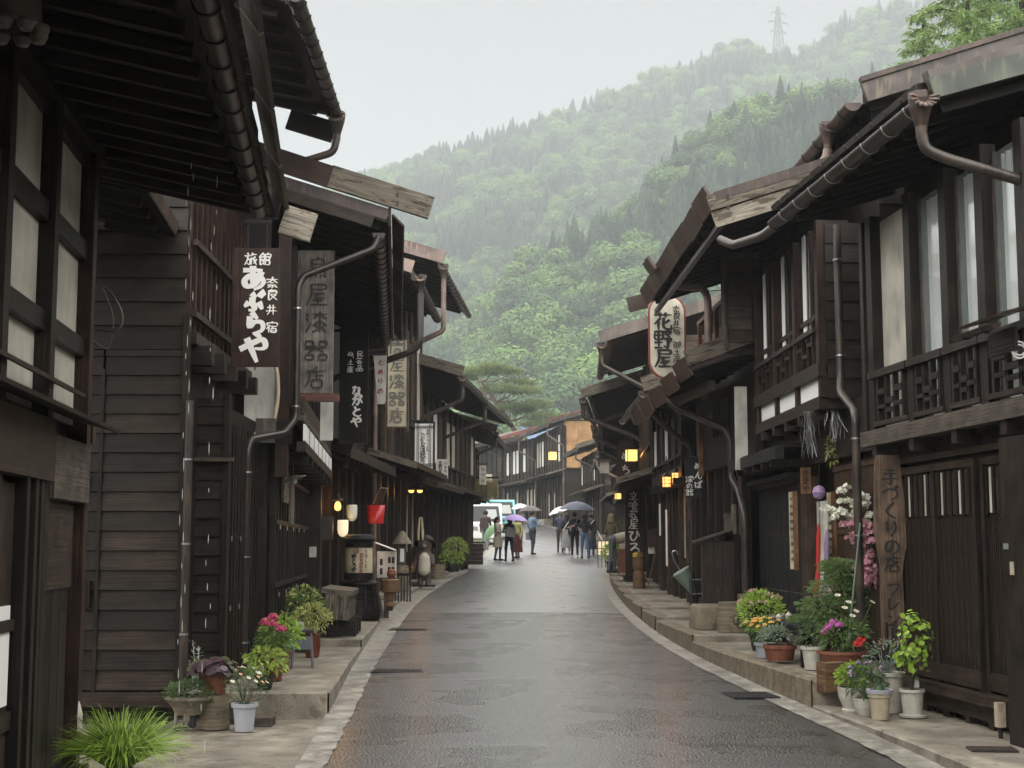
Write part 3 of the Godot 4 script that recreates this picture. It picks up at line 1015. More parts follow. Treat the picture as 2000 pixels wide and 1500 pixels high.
func build_left_houses() -> void:
	var W := [M.wood_dark, M.wood_dark, M.wood_dark2, M.wood_black]
	# ---- first house: plaster panels between dark posts, deep black eaves overhead
	var f := frame("timber_house", "dark timber house with white plaster panels and deep black eaves, first on the west side", 1.0, 5.0, -2.36, -0.1)
	hb(f, "wall", 6.9, 2.2, -0.32, Vector3(4.7, 4.3, 0.5), M.wood_dark)
	for d in [5.85, 6.88, 7.92, 9.02]:
		hb(f, "post", d, 2.15, 0.0, Vector3(0.115, 4.2, 0.13), pick([M.wood_dark, M.wood_red]))
	hb(f, "post", 9.12, 2.15, -0.1, Vector3(0.08, 4.2, 0.12), M.wood_black)
	for c in [[5.9, 6.82], [6.94, 7.86], [7.98, 8.96]]:
		var dm: float = (c[0] + c[1]) * 0.5
		var dl: float = c[1] - c[0]
		for r in [[2.36, 2.80], [2.91, 3.42], [3.54, 4.06]]:
			hb(f, "plaster_panel", dm, (r[0] + r[1]) * 0.5, -0.04, Vector3(dl, r[1] - r[0], 0.03), M.plaster_grey)
		for r in [2.855, 3.48, 4.10]:
			hb(f, "rail", dm, r, -0.015, Vector3(dl, 0.115, 0.09), M.wood_dark)
	# lintel and small board hood over the door
	hb(f, "lintel", 7.05, 2.13, 0.04, Vector3(1.75, 0.34, 0.12), M.wood_mid)
	hb(f, "lintel", 8.47, 2.05, 0.03, Vector3(1.0, 0.36, 0.12), M.wood_grey)
	hb(f, "hood_board", 7.4, 2.36, 0.13, Vector3(3.1, 0.022, 0.30), M.wood_dark2, 0.28)
	hb(f, "hood_rail", 7.3, 2.52, 0.09, Vector3(2.8, 0.025, 0.02), M.wood_red)
	# door leaves and jambs
	var dr := hb(f, "door", 6.75, 1.05, 0.0, Vector3(1.25, 1.75, 0.04), M.wood_mid)
	hb(f, "rail", 6.75, 1.2, 0.03, Vector3(1.25, 0.06, 0.03), M.wood_dark2, 0.0, dr)
	hb(f, "rail", 6.75, 0.72, 0.03, Vector3(1.25, 0.09, 0.03), M.wood_dark2, 0.0, dr)
	hb(f, "paper_sheet", 7.08, 1.05, 0.026, Vector3(0.5, 0.5, 0.012), M.paper, 0.0, dr)
	for d in [7.42, 7.62, 7.75]:
		hb(f, "jamb", d, 1.02, 0.03, Vector3(0.07, 1.95, 0.10), pick(W))
	for d in [8.08, 8.3, 8.52, 8.74]:
		hb(f, "plank", d, 1.0, -0.01, Vector3(0.21, 1.9, 0.03), pick(W))
	hb(f, "threshold", 7.4, 0.2, 0.06, Vector3(3.2, 0.13, 0.16), M.wood_dark2)
	for q in [[6.6, 1.63, 0.5], [8.4, 1.6, 0.45]]:
		hb(f, "panel_board", q[0], q[1], 0.012, Vector3(0.9, 0.5, 0.02), M.wood_mid)
	# eaves
	eaves(f, 4.4, 9.98, 3.98, 1.04, -1.6, 0.2, 0.1, M.sheet_brown, M.wood_dark, M.wood_dark, 0.9, 0.31, 0.1)
	# link roof added behind the gutter line to shade the next end wall
	eaves(f, 10.04, 11.54, 4.06, 0.24, -2.2, 0.2, 0.1, M.sheet_brown, M.wood_dark, M.wood_dark, 0.0, 0.31)
	hb(f, "wall_plate", 6.9, 4.2, 0.0, Vector3(4.7, 0.14, 0.16), M.wood_black)
	var g := gutter(f, [4.4, 4.03, 1.13], [9.9, 4.0, 1.03], 0.062, M.gutter_dark, M.black, 0.36)
	# weathered boards of the roof's edge beyond the gutter, each a plank
	var nb := 9
	for i in nb:
		var d := 4.6 + (i + 0.5) * (9.98 - 4.6) / nb
		hb(f, "eave_board", d, 4.10 - 0.01 * (i % 2), lerpf(1.30, 1.19, i / 8.0), Vector3((9.98 - 4.6) / nb - 0.012, 0.028, 0.17), pick([M.wood_grey, M.wood_grey, M.wood_mid]), 0.95, null, 0.02)
		hb(f, "eave_lath", d, 4.03, lerpf(1.215, 1.105, i / 8.0), Vector3((9.98 - 4.6) / nb - 0.02, 0.10, 0.03), M.wood_dark2, 0.0)
	hb(f, "barge_end", 10.0, 3.93, 1.31, Vector3(0.05, 0.215, 0.235), M.wood_bare, 0.28)
	barge(f, 10.0, 3.96, 1.18, -1.4, 0.2, 0.2, M.wood_dark)
	# looped cables on the end wall
	var cb := MB.new()
	cb.tube(bend([f.l(9.2, 3.32, -0.02), f.l(9.24, 3.30, 0.12), f.l(9.26, 3.12, 0.22), f.l(9.24, 3.0, 0.2), f.l(9.2, 3.02, -0.02)], 0.08), 0.009, 6)
	cb.tube(bend([f.l(9.2, 2.98, -0.02), f.l(9.25, 2.86, 0.14), f.l(9.25, 3.1, 0.16), f.l(9.22, 3.3, 0.08)], 0.08), 0.006, 6)
	part(f.root, "cable", cb.mesh(), M.pipe_grey)
	hb(f, "meter_box", 9.2, 2.33, 0.02, Vector3(0.1, 0.13, 0.09), M.gutter_dark)
	# hanging iron lantern under the eaves, only its scalloped skirt in view
	var lt := thing("hanging_lantern", "grey metal lantern with scalloped rim hanging under the dark eaves", "lantern", f.w(5.72, 3.76, 0.34))
	lt.scale = Vector3(0.8, 0.8, 0.8)
	var lb := MB.new()
	lb.lathe(Vector3.ZERO, [Vector2(0.02, 0.36), Vector2(0.05, 0.3), Vector2(0.135, 0.20), Vector2(0.145, 0.04), Vector2(0.15, 0.02), Vector2(0.15, 0.0)], 16)
	part(lt, "body", lb.mesh(), M.sheet_grey)
	for i in 8:
		var an := TAU * i / 8.0
		var sb := MB.new()
		sb.lathe(Vector3(cos(an) * 0.142, -0.005, sin(an) * 0.142), [Vector2(0.0, -0.05), Vector2(0.032, -0.038), Vector2(0.05, 0.0), Vector2(0.045, 0.02), Vector2(0.0, 0.03)], 10)
		part(lt, "scallop", sb.mesh(), M.sheet_grey)
	var rod := MB.new()
	rod.tube([Vector3(0, 0.34, 0), Vector3(0, 0.62, 0)], 0.008, 6)
	part(lt, "rod", rod.mesh(), M.iron)

	# ---- second house: weatherboarded end wall, joist ends and slatted upper floor
	f = frame("timber_house", "weatherboarded house with joist ends and slatted upper floor behind the brown inn sign", 1.0, 11.6, -2.68, -0.015)
	hb(f, "wall", 13.05, 2.8, -1.35, Vector3(2.75, 5.4, 2.5), M.wood_dark)
	var BW := [M.wood_dark2, M.wood_dark2, M.wood_dark, M.wood_dark, M.wood_mid]
	var gy := 0.32
	end_boards(f, 11.62, -0.66, -0.02, gy + 0.14, 3.2, 0.159, BW)
	end_boards(f, 11.63, -0.84, -0.685, gy + 0.14, 3.2, 0.159, [M.wood_dark2, M.wood_dark])
	end_boards(f, 11.63, -0.84, -0.02, 3.22, 4.9, 0.2, [M.wood_dark, M.wood_dark2])
	hb(f, "batten", 11.59, 1.7, -0.675, Vector3(0.03, 2.7, 0.03), M.wood_dark2)
	hb(f, "corner_post", 11.6, 1.75, -0.88, Vector3(0.10, 2.9, 0.08), M.wood_mid)
	hb(f, "corner_post", 11.6, 1.9, 0.0, Vector3(0.09, 3.2, 0.05), M.wood_dark2)
	hb(f, "sill_board", 11.58, gy + 0.06, -0.43, Vector3(0.05, 0.12, 0.86), M.wood_mid)
	hb(f, "switch_plate", 11.56, 2.13, -0.80, Vector3(0.012, 0.10, 0.055), M.cream_board)
	hb(f, "mail_slot", 11.575, 1.22, -0.78, Vector3(0.02, 0.22, 0.11), M.wood_dark)
	var pp := tube_part(f, "downpipe", [[11.52, 2.78, 0.05], [11.52, 0.33, 0.05]], 0.034, M.pipe_grey)
	pipe_clips(f, pp, 11.52, 0.05, 0.034, [0.9, 1.62, 2.3])
	# the wall steps out
	hb(f, "wall", 13.5, 1.5, 0.0, Vector3(1.8, 2.7, 0.26), M.wood_dark)
	end_boards(f, 12.58, -0.1, 0.14, gy + 0.05, 2.9, 0.165, [M.wood_dark, M.wood_dark2])
	hb(f, "corner_post", 12.58, 1.6, 0.16, Vector3(0.08, 2.7, 0.06), M.wood_dark)
	hb(f, "ledge", 12.5, 2.36, 0.06, Vector3(0.06, 0.035, 0.36), M.wood_grey)
	for i in 11:
		hb(f, "lattice_slat", 12.72 + i * 0.155, 1.55, 0.155, Vector3(0.045, 2.3, 0.045), pick(W))
	for y in [0.75, 1.35, 1.95, 2.4]:
		hb(f, "lattice_rail", 13.5, y, 0.135, Vector3(1.75, 0.04, 0.03), M.wood_dark)
	for i in 6:
		hb(f, "hinge_plate", 12.8 + (i % 3) * 0.46, 1.05 + (i / 3) * 0.62, 0.186, Vector3(0.045, 0.045, 0.006), M.steel)
	hb(f, "sill", 13.5, 0.4, 0.16, Vector3(1.8, 0.14, 0.12), M.wood_dark)
	# joists carry the jetty
	for i in 5:
		hb(f, "joist", 11.78 + i * 0.56, 3.18, -0.1, Vector3(0.13, 0.165, 0.56), M.wood_dark2 if i else M.wood_dark)
	hb(f, "floor_beam", 13.0, 3.315, 0.02, Vector3(2.75, 0.10, 0.10), M.wood_mid)
	hb(f, "upper_wall", 13.0, 4.2, -0.12, Vector3(2.7, 1.7, 0.14), M.wood_red)
	for i in 13:
		hb(f, "upper_slat", 11.66 + i * 0.215, 4.1, -0.02, Vector3(0.05, 1.5, 0.05), M.wood_red)
	hb(f, "hand_rail", 13.0, 4.12, 0.04, Vector3(2.75, 0.05, 0.04), M.wood_mid)
	hb(f, "hand_rail", 13.0, 3.52, 0.04, Vector3(2.75, 0.05, 0.04), M.wood_mid)
	eaves(f, 11.3, 14.45, 6.0, 0.80, -2.4, 0.22, 0.1, M.sheet_brown, M.wood_dark, M.wood_dark, 1.0, 0.4)
	hb(f, "verge_board", 14.47, 5.98, 0.62, Vector3(0.05, 0.22, 0.5), M.wood_dark, 0.3)
	gutter(f, [11.2, 6.1, 0.90], [14.35, 6.1, 0.88], 0.065, M.gutter_dark, M.black, 0.3)
	leader(f, 14.42, 6.06, 0.89, M.gutter_dark)
	tube_part(f, "downpipe", [[14.42, 5.82, 0.89], [14.42, 5.68, 0.86], [14.4, 5.5, 0.3], [14.35, 5.45, -0.05]], 0.04, M.pipe_grey)

	# ---- third house: white plaster end wall, big eaves with mossy barge board
	f = frame("timber_house", "large timber house with mossy barge board and long gutter over the lacquer shop sign", 1.0, 14.5, -2.45, -0.08)
	hb(f, "wall", 18.5, 2.9, -1.8, Vector3(8.0, 5.2, 3.5), M.wood_dark)
	hb(f, "plaster_panel", 14.46, 3.65, -0.13, Vector3(0.03, 2.0, 0.32), M.white_board)
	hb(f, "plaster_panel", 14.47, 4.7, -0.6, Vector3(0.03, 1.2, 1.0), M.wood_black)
	hb(f, "post", 14.47, 3.6, 0.10, Vector3(0.12, 2.6, 0.13), M.wood_red)
	hb(f, "post", 14.47, 2.75, 0.12, Vector3(0.14, 0.22, 0.16), M.wood_dark)
	hb(f, "meter_box", 14.3, 2.78, -0.05, Vector3(0.12, 0.2, 0.2), M.sheet_grey)
	var hose := MB.new()
	hose.tube(bend([f.l(14.3, 3.5, -0.05), f.l(14.28, 3.42, 0.05), f.l(14.28, 3.1, 0.07), f.l(14.28, 2.86, 0.03)], 0.15), 0.022, 8)
	hose.tube(bend([f.l(14.26, 2.74, -0.16), f.l(14.22, 2.6, -0.22), f.l(14.2, 2.45, -0.36), f.l(14.2, 2.45, -0.5), f.l(14.22, 2.75, -0.58)], 0.18), 0.02, 8)
	part(f.root, "white_conduit", hose.mesh(), M.pot_cream)
	var gc := ground(18.0) + 0.13
	# ground floor: folding lattice doors
	for i in 15:
		hb(f, "lattice_slat", 14.7 + i * 0.36, 1.62, 0.0, Vector3(0.06, 2.25, 0.06), pick(W))
	for i in 4:
		hb(f, "door_panel", 15.4 + i * 1.35, 1.25, -0.03, Vector3(1.28, 1.5, 0.04), M.wood_dark)
	for y in [0.62, 1.2, 1.85, 2.35]:
		hb(f, "lattice_rail", 17.3, y, 0.02, Vector3(5.3, 0.05, 0.05), M.wood_dark)
	for i in 10:
		hb(f, "hinge_plate", 15.0 + (i % 5) * 0.95, 1.1 + (i / 5) * 0.7, 0.055, Vector3(0.05, 0.045, 0.008), M.steel)
	hb(f, "shutter_panel", 15.6, 2.25, 0.05, Vector3(0.7, 0.35, 0.03), M.wood_old)
	hb(f, "shutter_panel", 16.6, 2.1, 0.05, Vector3(0.5, 0.5, 0.03), M.wood_old)
	hb(f, "great_post", 20.25, 1.6, 0.05, Vector3(0.34, 2.5, 0.30), M.wood_dark2)
	end_boards(f, 20.6, -0.05, 0.2, gc, 2.4, 0.17, [M.wood_dark])
	hb(f, "plinth", 17.3, 0.43, 0.02, Vector3(5.4, 0.12, 0.12), M.concrete)
	# jettied band with white paper panels and its joists
	hb(f, "band_beam", 17.6, 2.92, 0.28, Vector3(6.1, 0.06, 0.07), M.wood_grey)
	hb(f, "band_beam", 17.6, 2.62, 0.285, Vector3(6.1, 0.10, 0.09), M.wood_dark2)
	hb(f, "band_beam", 17.6, 3.05, 0.26, Vector3(6.1, 0.18, 0.09), M.wood_mid)
	for i in 7:
		hb(f, "paper_panel", 14.95 + i * 0.87, 2.77, 0.312, Vector3(0.72, 0.17, 0.02), M.paper)
		hb(f, "band_stud", 15.39 + i * 0.87, 2.77, 0.29, Vector3(0.09, 0.24, 0.06), M.wood_dark2)
		hb(f, "joist", 15.0 + i * 0.87, 2.52, 0.0, Vector3(0.1, 0.12, 0.66), M.wood_black)
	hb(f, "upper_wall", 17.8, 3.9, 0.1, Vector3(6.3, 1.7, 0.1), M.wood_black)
	for i in 8:
		hb(f, "upper_post", 14.8 + i * 0.86, 3.9, 0.17, Vector3(0.09, 1.7, 0.06), M.wood_dark)
	eaves(f, 14.35, 22.7, 4.86, 1.16, -2.4, 0.30, 0.12, M.sheet_brown, M.wood_dark, M.wood_mid, 0.5, 0.36, 0.2)
	for i in 16:
		hb(f, "eave_lath", 14.5 + i * 0.515, 4.94, 1.26, Vector3(0.5, 0.02, 0.17), pick([M.wood_grey, M.wood_mid, M.wood_old]), 0.8)
	gutter(f, [14.5, 4.86, 1.06], [22.6, 4.86, 1.06], 0.07, M.gutter_dark, M.black, 0.3)
	# barge board: painted near the wall, bare and mossy towards the tip
	beam_part(f, "barge_board", [14.33, 5.09, 1.60], [14.33, 5.41, 0.55], 0.06, 0.235, M.wood_old)
	beam_part(f, "barge_board", [14.325, 5.40, 0.56], [14.325, 5.92, -1.1], 0.055, 0.23, M.wood_red)
	beam_part(f, "barge_lath", [14.36, 4.94, 1.0], [14.36, 5.36, -0.4], 0.05, 0.12, M.wood_mid)
	for y in [5.22, 5.13]:
		hb(f, "nail_hole", 14.295, y, 1.25, Vector3(0.01, 0.04, 0.02), M.black)
	pp = tube_part(f, "downpipe", [[14.45, 4.80, 1.06], [14.4, 4.66, 1.0], [14.25, 4.34, 0.30], [14.22, 4.22, 0.25], [14.22, 2.88, 0.25], [14.1, 2.72, 0.15], [13.6, 2.62, -0.13], [13.55, 2.5, -0.15], [13.55, 0.4, -0.15]], 0.037, M.gutter_dark)
	pipe_clips(f, pp, 14.22, 0.25, 0.042, [4.0, 3.0])
	pipe_clips(f, pp, 13.55, -0.15, 0.042, [2.3, 1.5, 0.7])
	hb(f, "electric_meter", 20.62, 1.86, 0.26, Vector3(0.12, 0.34, 0.18), M.pipe_grey)
	hb(f, "door_bell", 20.06, 1.52, 0.1, Vector3(0.02, 0.15, 0.10), M.pot_white)
	# enamel lamp on a swan neck
	var lp := thing("wall_lamp", "enamel disc lamp on a curved arm below the white panel band", "lamp", f.w(15.3, 2.35, 0.16))
	var ab := MB.new()
	ab.tube(bend([Vector3(-0.14, 0.05, 0.1), Vector3(-0.1, 0.16, 0.1), Vector3(0.0, 0.14, 0.1), Vector3(0.02, 0.0, 0.1)], 0.06), 0.008, 6)
	part(lp, "arm", ab.mesh(), M.iron)
	ab = MB.new()
	ab.lathe(Vector3(0.02, -0.03, 0.1), [Vector2(0.0, 0.04), Vector2(0.03, 0.03), Vector2(0.13, -0.01), Vector2(0.135, -0.018), Vector2(0.03, 0.015), Vector2(0.0, 0.015)], 20, Basis(Vector3.BACK, 0.35))
	part(lp, "shade", ab.mesh(), M.sheet_grey)
	ab = MB.new()
	ab.lathe(Vector3(0.03, -0.06, 0.1), [Vector2(0.0, -0.03), Vector2(0.026, -0.012), Vector2(0.028, 0.01), Vector2(0.015, 0.04)], 12)
	part(lp, "bulb", ab.mesh(), M.milk_glass)

	# ---- fourth house: the souvenir shop
	f = frame("timber_house", "souvenir shop house with two stacked gutters and drooping canopy, fourth on the west side", 1.0, 22.6, -2.98, 0.03)
	gy = ground(23.0) + 0.12
	hb(f, "wall", 24.9, 3.2, -1.8, Vector3(4.6, 5.8, 3.4), M.wood_dark)
	end_boards(f, 22.56, -0.3, 0.0, gy, 3.0, 0.18, [M.wood_dark, M.wood_dark2])
	for i in 6:
		hb(f, "post", 22.8 + i * 0.85, gy + 1.2, 0.02, Vector3(0.10, 2.4, 0.10), pick(W))
	for i in 5:
		hb(f, "door_panel", 23.2 + i * 0.85, gy + 1.0, -0.03, Vector3(0.7, 1.9, 0.04), M.wood_black if i % 2 else M.wood_dark)
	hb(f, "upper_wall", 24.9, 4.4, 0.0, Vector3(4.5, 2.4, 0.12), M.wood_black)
	# canopy with a dark fascia that slopes away
	eaves(f, 21.0, 27.0, 2.86, 0.62, -0.3, 0.32, 0.05, M.sheet_brown, M.wood_dark, M.wood_dark2, 1.2, 0.5, 0.16)
	beam_part(f, "canopy_fascia", [20.95, 3.02, 0.66], [20.95, 3.30, -0.25], 0.05, 0.17, M.wood_dark2)
	eaves(f, 22.5, 27.2, 5.95, 1.3, -2.2, 0.3, 0.1, M.sheet_brown, M.wood_dark, M.wood_mid, 1.0, 0.4)
	barge(f, 22.45, 5.95, 1.4, -1.8, 0.3, 0.2, M.sheet_pink)
	gutter(f, [22.6, 5.93, 1.42], [27.0, 5.93, 1.42], 0.075, M.gutter_brown, M.black, 0.22)
	leader(f, 22.7, 5.92, 1.5, M.gutter_dark)
	tube_part(f, "downpipe", [[22.7, 5.66, 1.5], [22.7, 4.86, 1.5], [22.72, 4.72, 1.38], [22.9, 4.35, 0.2], [22.95, 4.28, 0.0]], 0.055, M.gutter_dark)
	pp = tube_part(f, "downpipe", [[21.6, 4.1, 0.48], [21.6, 2.8, 0.48]], 0.045, M.gutter_dark)

	# the row goes on behind the viewer
	house({"name": "timber_house", "label": "dark timber house on the west side just behind the viewer, out of the frame", "side": 1.0, "d0": -14.0, "d1": 4.2, "x0": -2.2, "k": -0.02, "eave": 4.2, "floor": 2.3, "out": 1.1, "barge": M.wood_grey, "upper": "boards", "gutter": M.gutter_dark, "pipe": M.pipe_grey, "drop": 0.3, "canopy": 0.0})
	# ---- fifth and on: houses that step out one after another
	house({"name": "timber_house", "label": "house with pinkish barge board and long thin downpipe, fifth on the west side", "side": 1.0, "d0": 27.2, "d1": 33.0, "x0": -2.75, "k": 0.06, "eave": 6.35, "floor": 2.55, "out": 1.3, "barge": M.sheet_pink, "upper": "boards", "gutter": M.gutter_brown, "pipe": M.pipe_pink, "drop": 1.15, "canopy": 0.9})
	house({"name": "timber_house", "label": "house with log-end eaves above the white lantern sign on the west side", "side": 1.0, "d0": 33.0, "d1": 38.5, "x0": -2.62, "k": 0.09, "eave": 4.75, "floor": 2.3, "out": 1.35, "barge": M.wood_old, "upper": "boards", "gutter": M.gutter_dark, "pipe": M.pipe_grey, "drop": 0.4, "canopy": 0.85})
	house({"name": "timber_house", "label": "half-timbered house with slanting plaster panels on its end wall, west side", "side": 1.0, "d0": 38.5, "d1": 46.0, "x0": -2.25, "k": 0.10, "eave": 4.65, "floor": 2.35, "out": 1.4, "barge": M.wood_old, "upper": "plaster", "gutter": M.gutter_dark, "pipe": M.pipe_grey, "drop": 0.4, "canopy": 0.7})
	house({"name": "timber_house", "label": "low house with drooping eaves and straw fringe at the bend, west side", "side": 1.0, "d0": 46.0, "d1": 54.0, "x0": -1.95, "k": 0.05, "eave": 4.25, "floor": 2.3, "out": 1.3, "barge": M.wood_old, "upper": "plaster", "gutter": M.gutter_dark, "pipe": M.pipe_grey, "drop": 0.3, "canopy": 0.7})

# a house further up the street: near end wall, two floors of posts and panels, canopy, eaves, gutter and downpipe
func house(p: Dictionary) -> Fr:
	var f := frame(p.name, p.label, p.side, p.d0, p.x0, p.k)
	var d0: float = p.d0
	var d1: float = p.d1
	var mid := (d0 + d1) * 0.5
	var ln := d1 - d0
	var gy := ground(d0) + 0.1
	var ye: float = gy + p.eave
	var yf: float = gy + p.floor
	var near := d0 < 50.0
	var W := [M.wood_dark2, M.wood_mid, M.wood_mid, M.wood_brown]
	var depth: float = p.get("deep", 4.0)
	var wall_m: Material = p.get("wall_m", M.wood_dark2)
	hb(f, "wall", mid, (gy + ye + 0.2) * 0.5, -depth * 0.5 - 0.06, Vector3(ln - 0.04, ye - gy + 0.1, depth), p.get("core", M.wood_dark2))
	# near end wall
	var ew: float = p.get("end_w", 1.3)
	if p.upper == "plaster":
		hb(f, "plaster_panel", d0 - 0.01, (yf + ye) * 0.5 + 0.1, -ew * 0.5, Vector3(0.04, ye - yf - 0.1, ew), M.plaster)
		for i in 4:
			beam_part(f, "timber", [d0 - 0.05, yf, 0.1 - ew * i / 3.0], [d0 - 0.05, ye + 0.3, 0.28 - ew * i / 3.0], 0.06, 0.13, M.wood_black)
		beam_part(f, "timber", [d0 - 0.055, yf + 0.9, -ew], [d0 - 0.055, yf + 0.75, 0.1], 0.06, 0.14, M.wood_black)
	elif p.has("ply"):
		for i in 5: hb(f, "plywood_sheet", d0 - 0.02, (yf + ye) * 0.5 + 0.35, -0.4 - i * 0.9, Vector3(0.03, ye - yf - 0.1, 0.89), M.wood_ply)
		for i in 2: hb(f, "plywood_batten", d0 - 0.04, yf + 0.35 + i * (ye - yf), -2.2, Vector3(0.04, 0.1, 4.5), M.wood_mid)
	else:
		end_boards(f, d0, -ew, -0.02, yf if near else gy, ye + 0.2, 0.2 if near else 0.33, p.get("end_m", [M.wood_dark2, M.wood_mid, M.wood_brown]))
	if near: end_boards(f, d0, -ew * 0.6, -0.02, gy, yf, 0.2, W)
	hb(f, "corner_post", d0 - 0.02, (gy + ye) * 0.5, 0.0, Vector3(0.12, ye - gy, 0.12), M.wood_dark)
	# ground floor
	var bays := maxi(3, int(ln / 0.95))
	for i in bays + 1:
		hb(f, "post", d0 + ln * i / bays, (gy + yf) * 0.5, 0.03, Vector3(0.11, yf - gy, 0.11), pick(W))
	for i in bays:
		var d := d0 + ln * (i + 0.5) / bays
		var st := rng.randi() % 4
		if st == 0: hb(f, "plaster_panel", d, gy + 1.5, -0.02, Vector3(ln / bays - 0.14, 1.3, 0.04), M.plaster)
		else: hb(f, "door_panel", d, gy + 1.0, -0.02, Vector3(ln / bays - 0.14, 1.9, 0.04), pick([M.wood_dark2, M.wood_mid, M.wood_brown]))
		if near and st != 0:
			for j in 4:
				hb(f, "lattice_slat", d + (j - 1.5) * 0.2, gy + 1.25, 0.02, Vector3(0.035, 1.5, 0.035), M.wood_dark)
	# upper floor, jettied
	var jet: float = p.get("jet", 0.25)
	hb(f, "floor_beam", mid, yf + 0.1, jet, Vector3(ln - 0.06, 0.2, 0.12), M.wood_mid)
	for i in bays:
		hb(f, "joist", d0 + ln * (i + 0.5) / bays, yf - 0.06, jet * 0.4, Vector3(0.1, 0.12, jet + 0.35), M.wood_dark)
	hb(f, "upper_wall", mid, (yf + ye) * 0.5 + 0.1, jet * 0.5 - 0.02, Vector3(ln - 0.1, ye - yf - 0.1, jet), wall_m)
	for i in bays + 1:
		hb(f, "upper_post", d0 + 0.08 + (ln - 0.16) * i / bays, (yf + ye) * 0.5, jet + 0.02, Vector3(0.1, ye - yf, 0.08), pick(W))
	for i in bays:
		var d := d0 + ln * (i + 0.5) / bays
		hb(f, "window_panel", d, yf + (ye - yf) * 0.55, jet + 0.0, Vector3(ln / bays - 0.16, (ye - yf) * 0.55, 0.03), [M.plaster, M.wood_mid, M.paper, M.wood_dark, M.wood_brown][(rng.randi() % 5)])
		if near: hb(f, "rail", d, yf + (ye - yf) * 0.28, jet + 0.05, Vector3(ln / bays, 0.05, 0.04), M.wood_dark2)
	# canopy between the floors
	if p.get("canopy", 0.0) > 0.0:
		var co: float = p.canopy
		eaves(f, d0 - 0.1, d1 - 0.2, yf - 0.12, co, 0.0, 0.3, 0.05, M.sheet_brown, M.wood_dark, M.wood_mid, 1.4 if near else 3.0, 0.6, 0.1)
		barge(f, d0 - 0.12, yf - 0.1, co + 0.06, 0.0, 0.3, 0.12, p.get("canopy_m", M.wood_old))
	# main eaves
	var out: float = p.out
	eaves(f, d0 - 0.25, d1 + 0.1, ye, out, -depth * 0.7, 0.3, 0.12, p.get("top", M.sheet_brown), p.get("under", M.wood_dark), p.get("fascia", M.wood_mid), 1.1 if near else 3.0, 0.45 if near else 0.8)
	barge(f, d0 - 0.3, ye + 0.02, out + 0.18, -depth * 0.6, 0.3, 0.24, p.barge, 0.06)
	if p.get("second", false): barge(f, d0 - 0.26, ye - 0.16, out - 0.1, -depth * 0.5, 0.3, 0.16, M.wood_dark, 0.05)
	if p.has("ridge"):
		barge(f, d0 - 0.31, ye + 0.27, out + 0.2, -depth * 0.6, 0.3, 0.08, p.ridge, 0.08, "roof_edge")
	gutter(f, [d0 - 0.2, ye + 0.0, out + 0.1], [d1 - 0.1, ye + 0.0, out + 0.1], 0.07, p.gutter, M.black, 0.4 if near else 0.0)
	leader(f, d0 - 0.1, ye, out + 0.14, p.gutter)
	var dr: float = p.drop
	tube_part(f, "downpipe", [[d0 - 0.1, ye - 0.25, out + 0.14], [d0 - 0.1, ye - dr - 0.1, out + 0.14], [d0 - 0.05, ye - dr - 0.55, jet + 0.2], [d0 - 0.02, ye - dr - 0.75, 0.12], [d0 - 0.02, gy + 0.1, 0.12]], 0.05, p.pipe, null, 8)
	return f

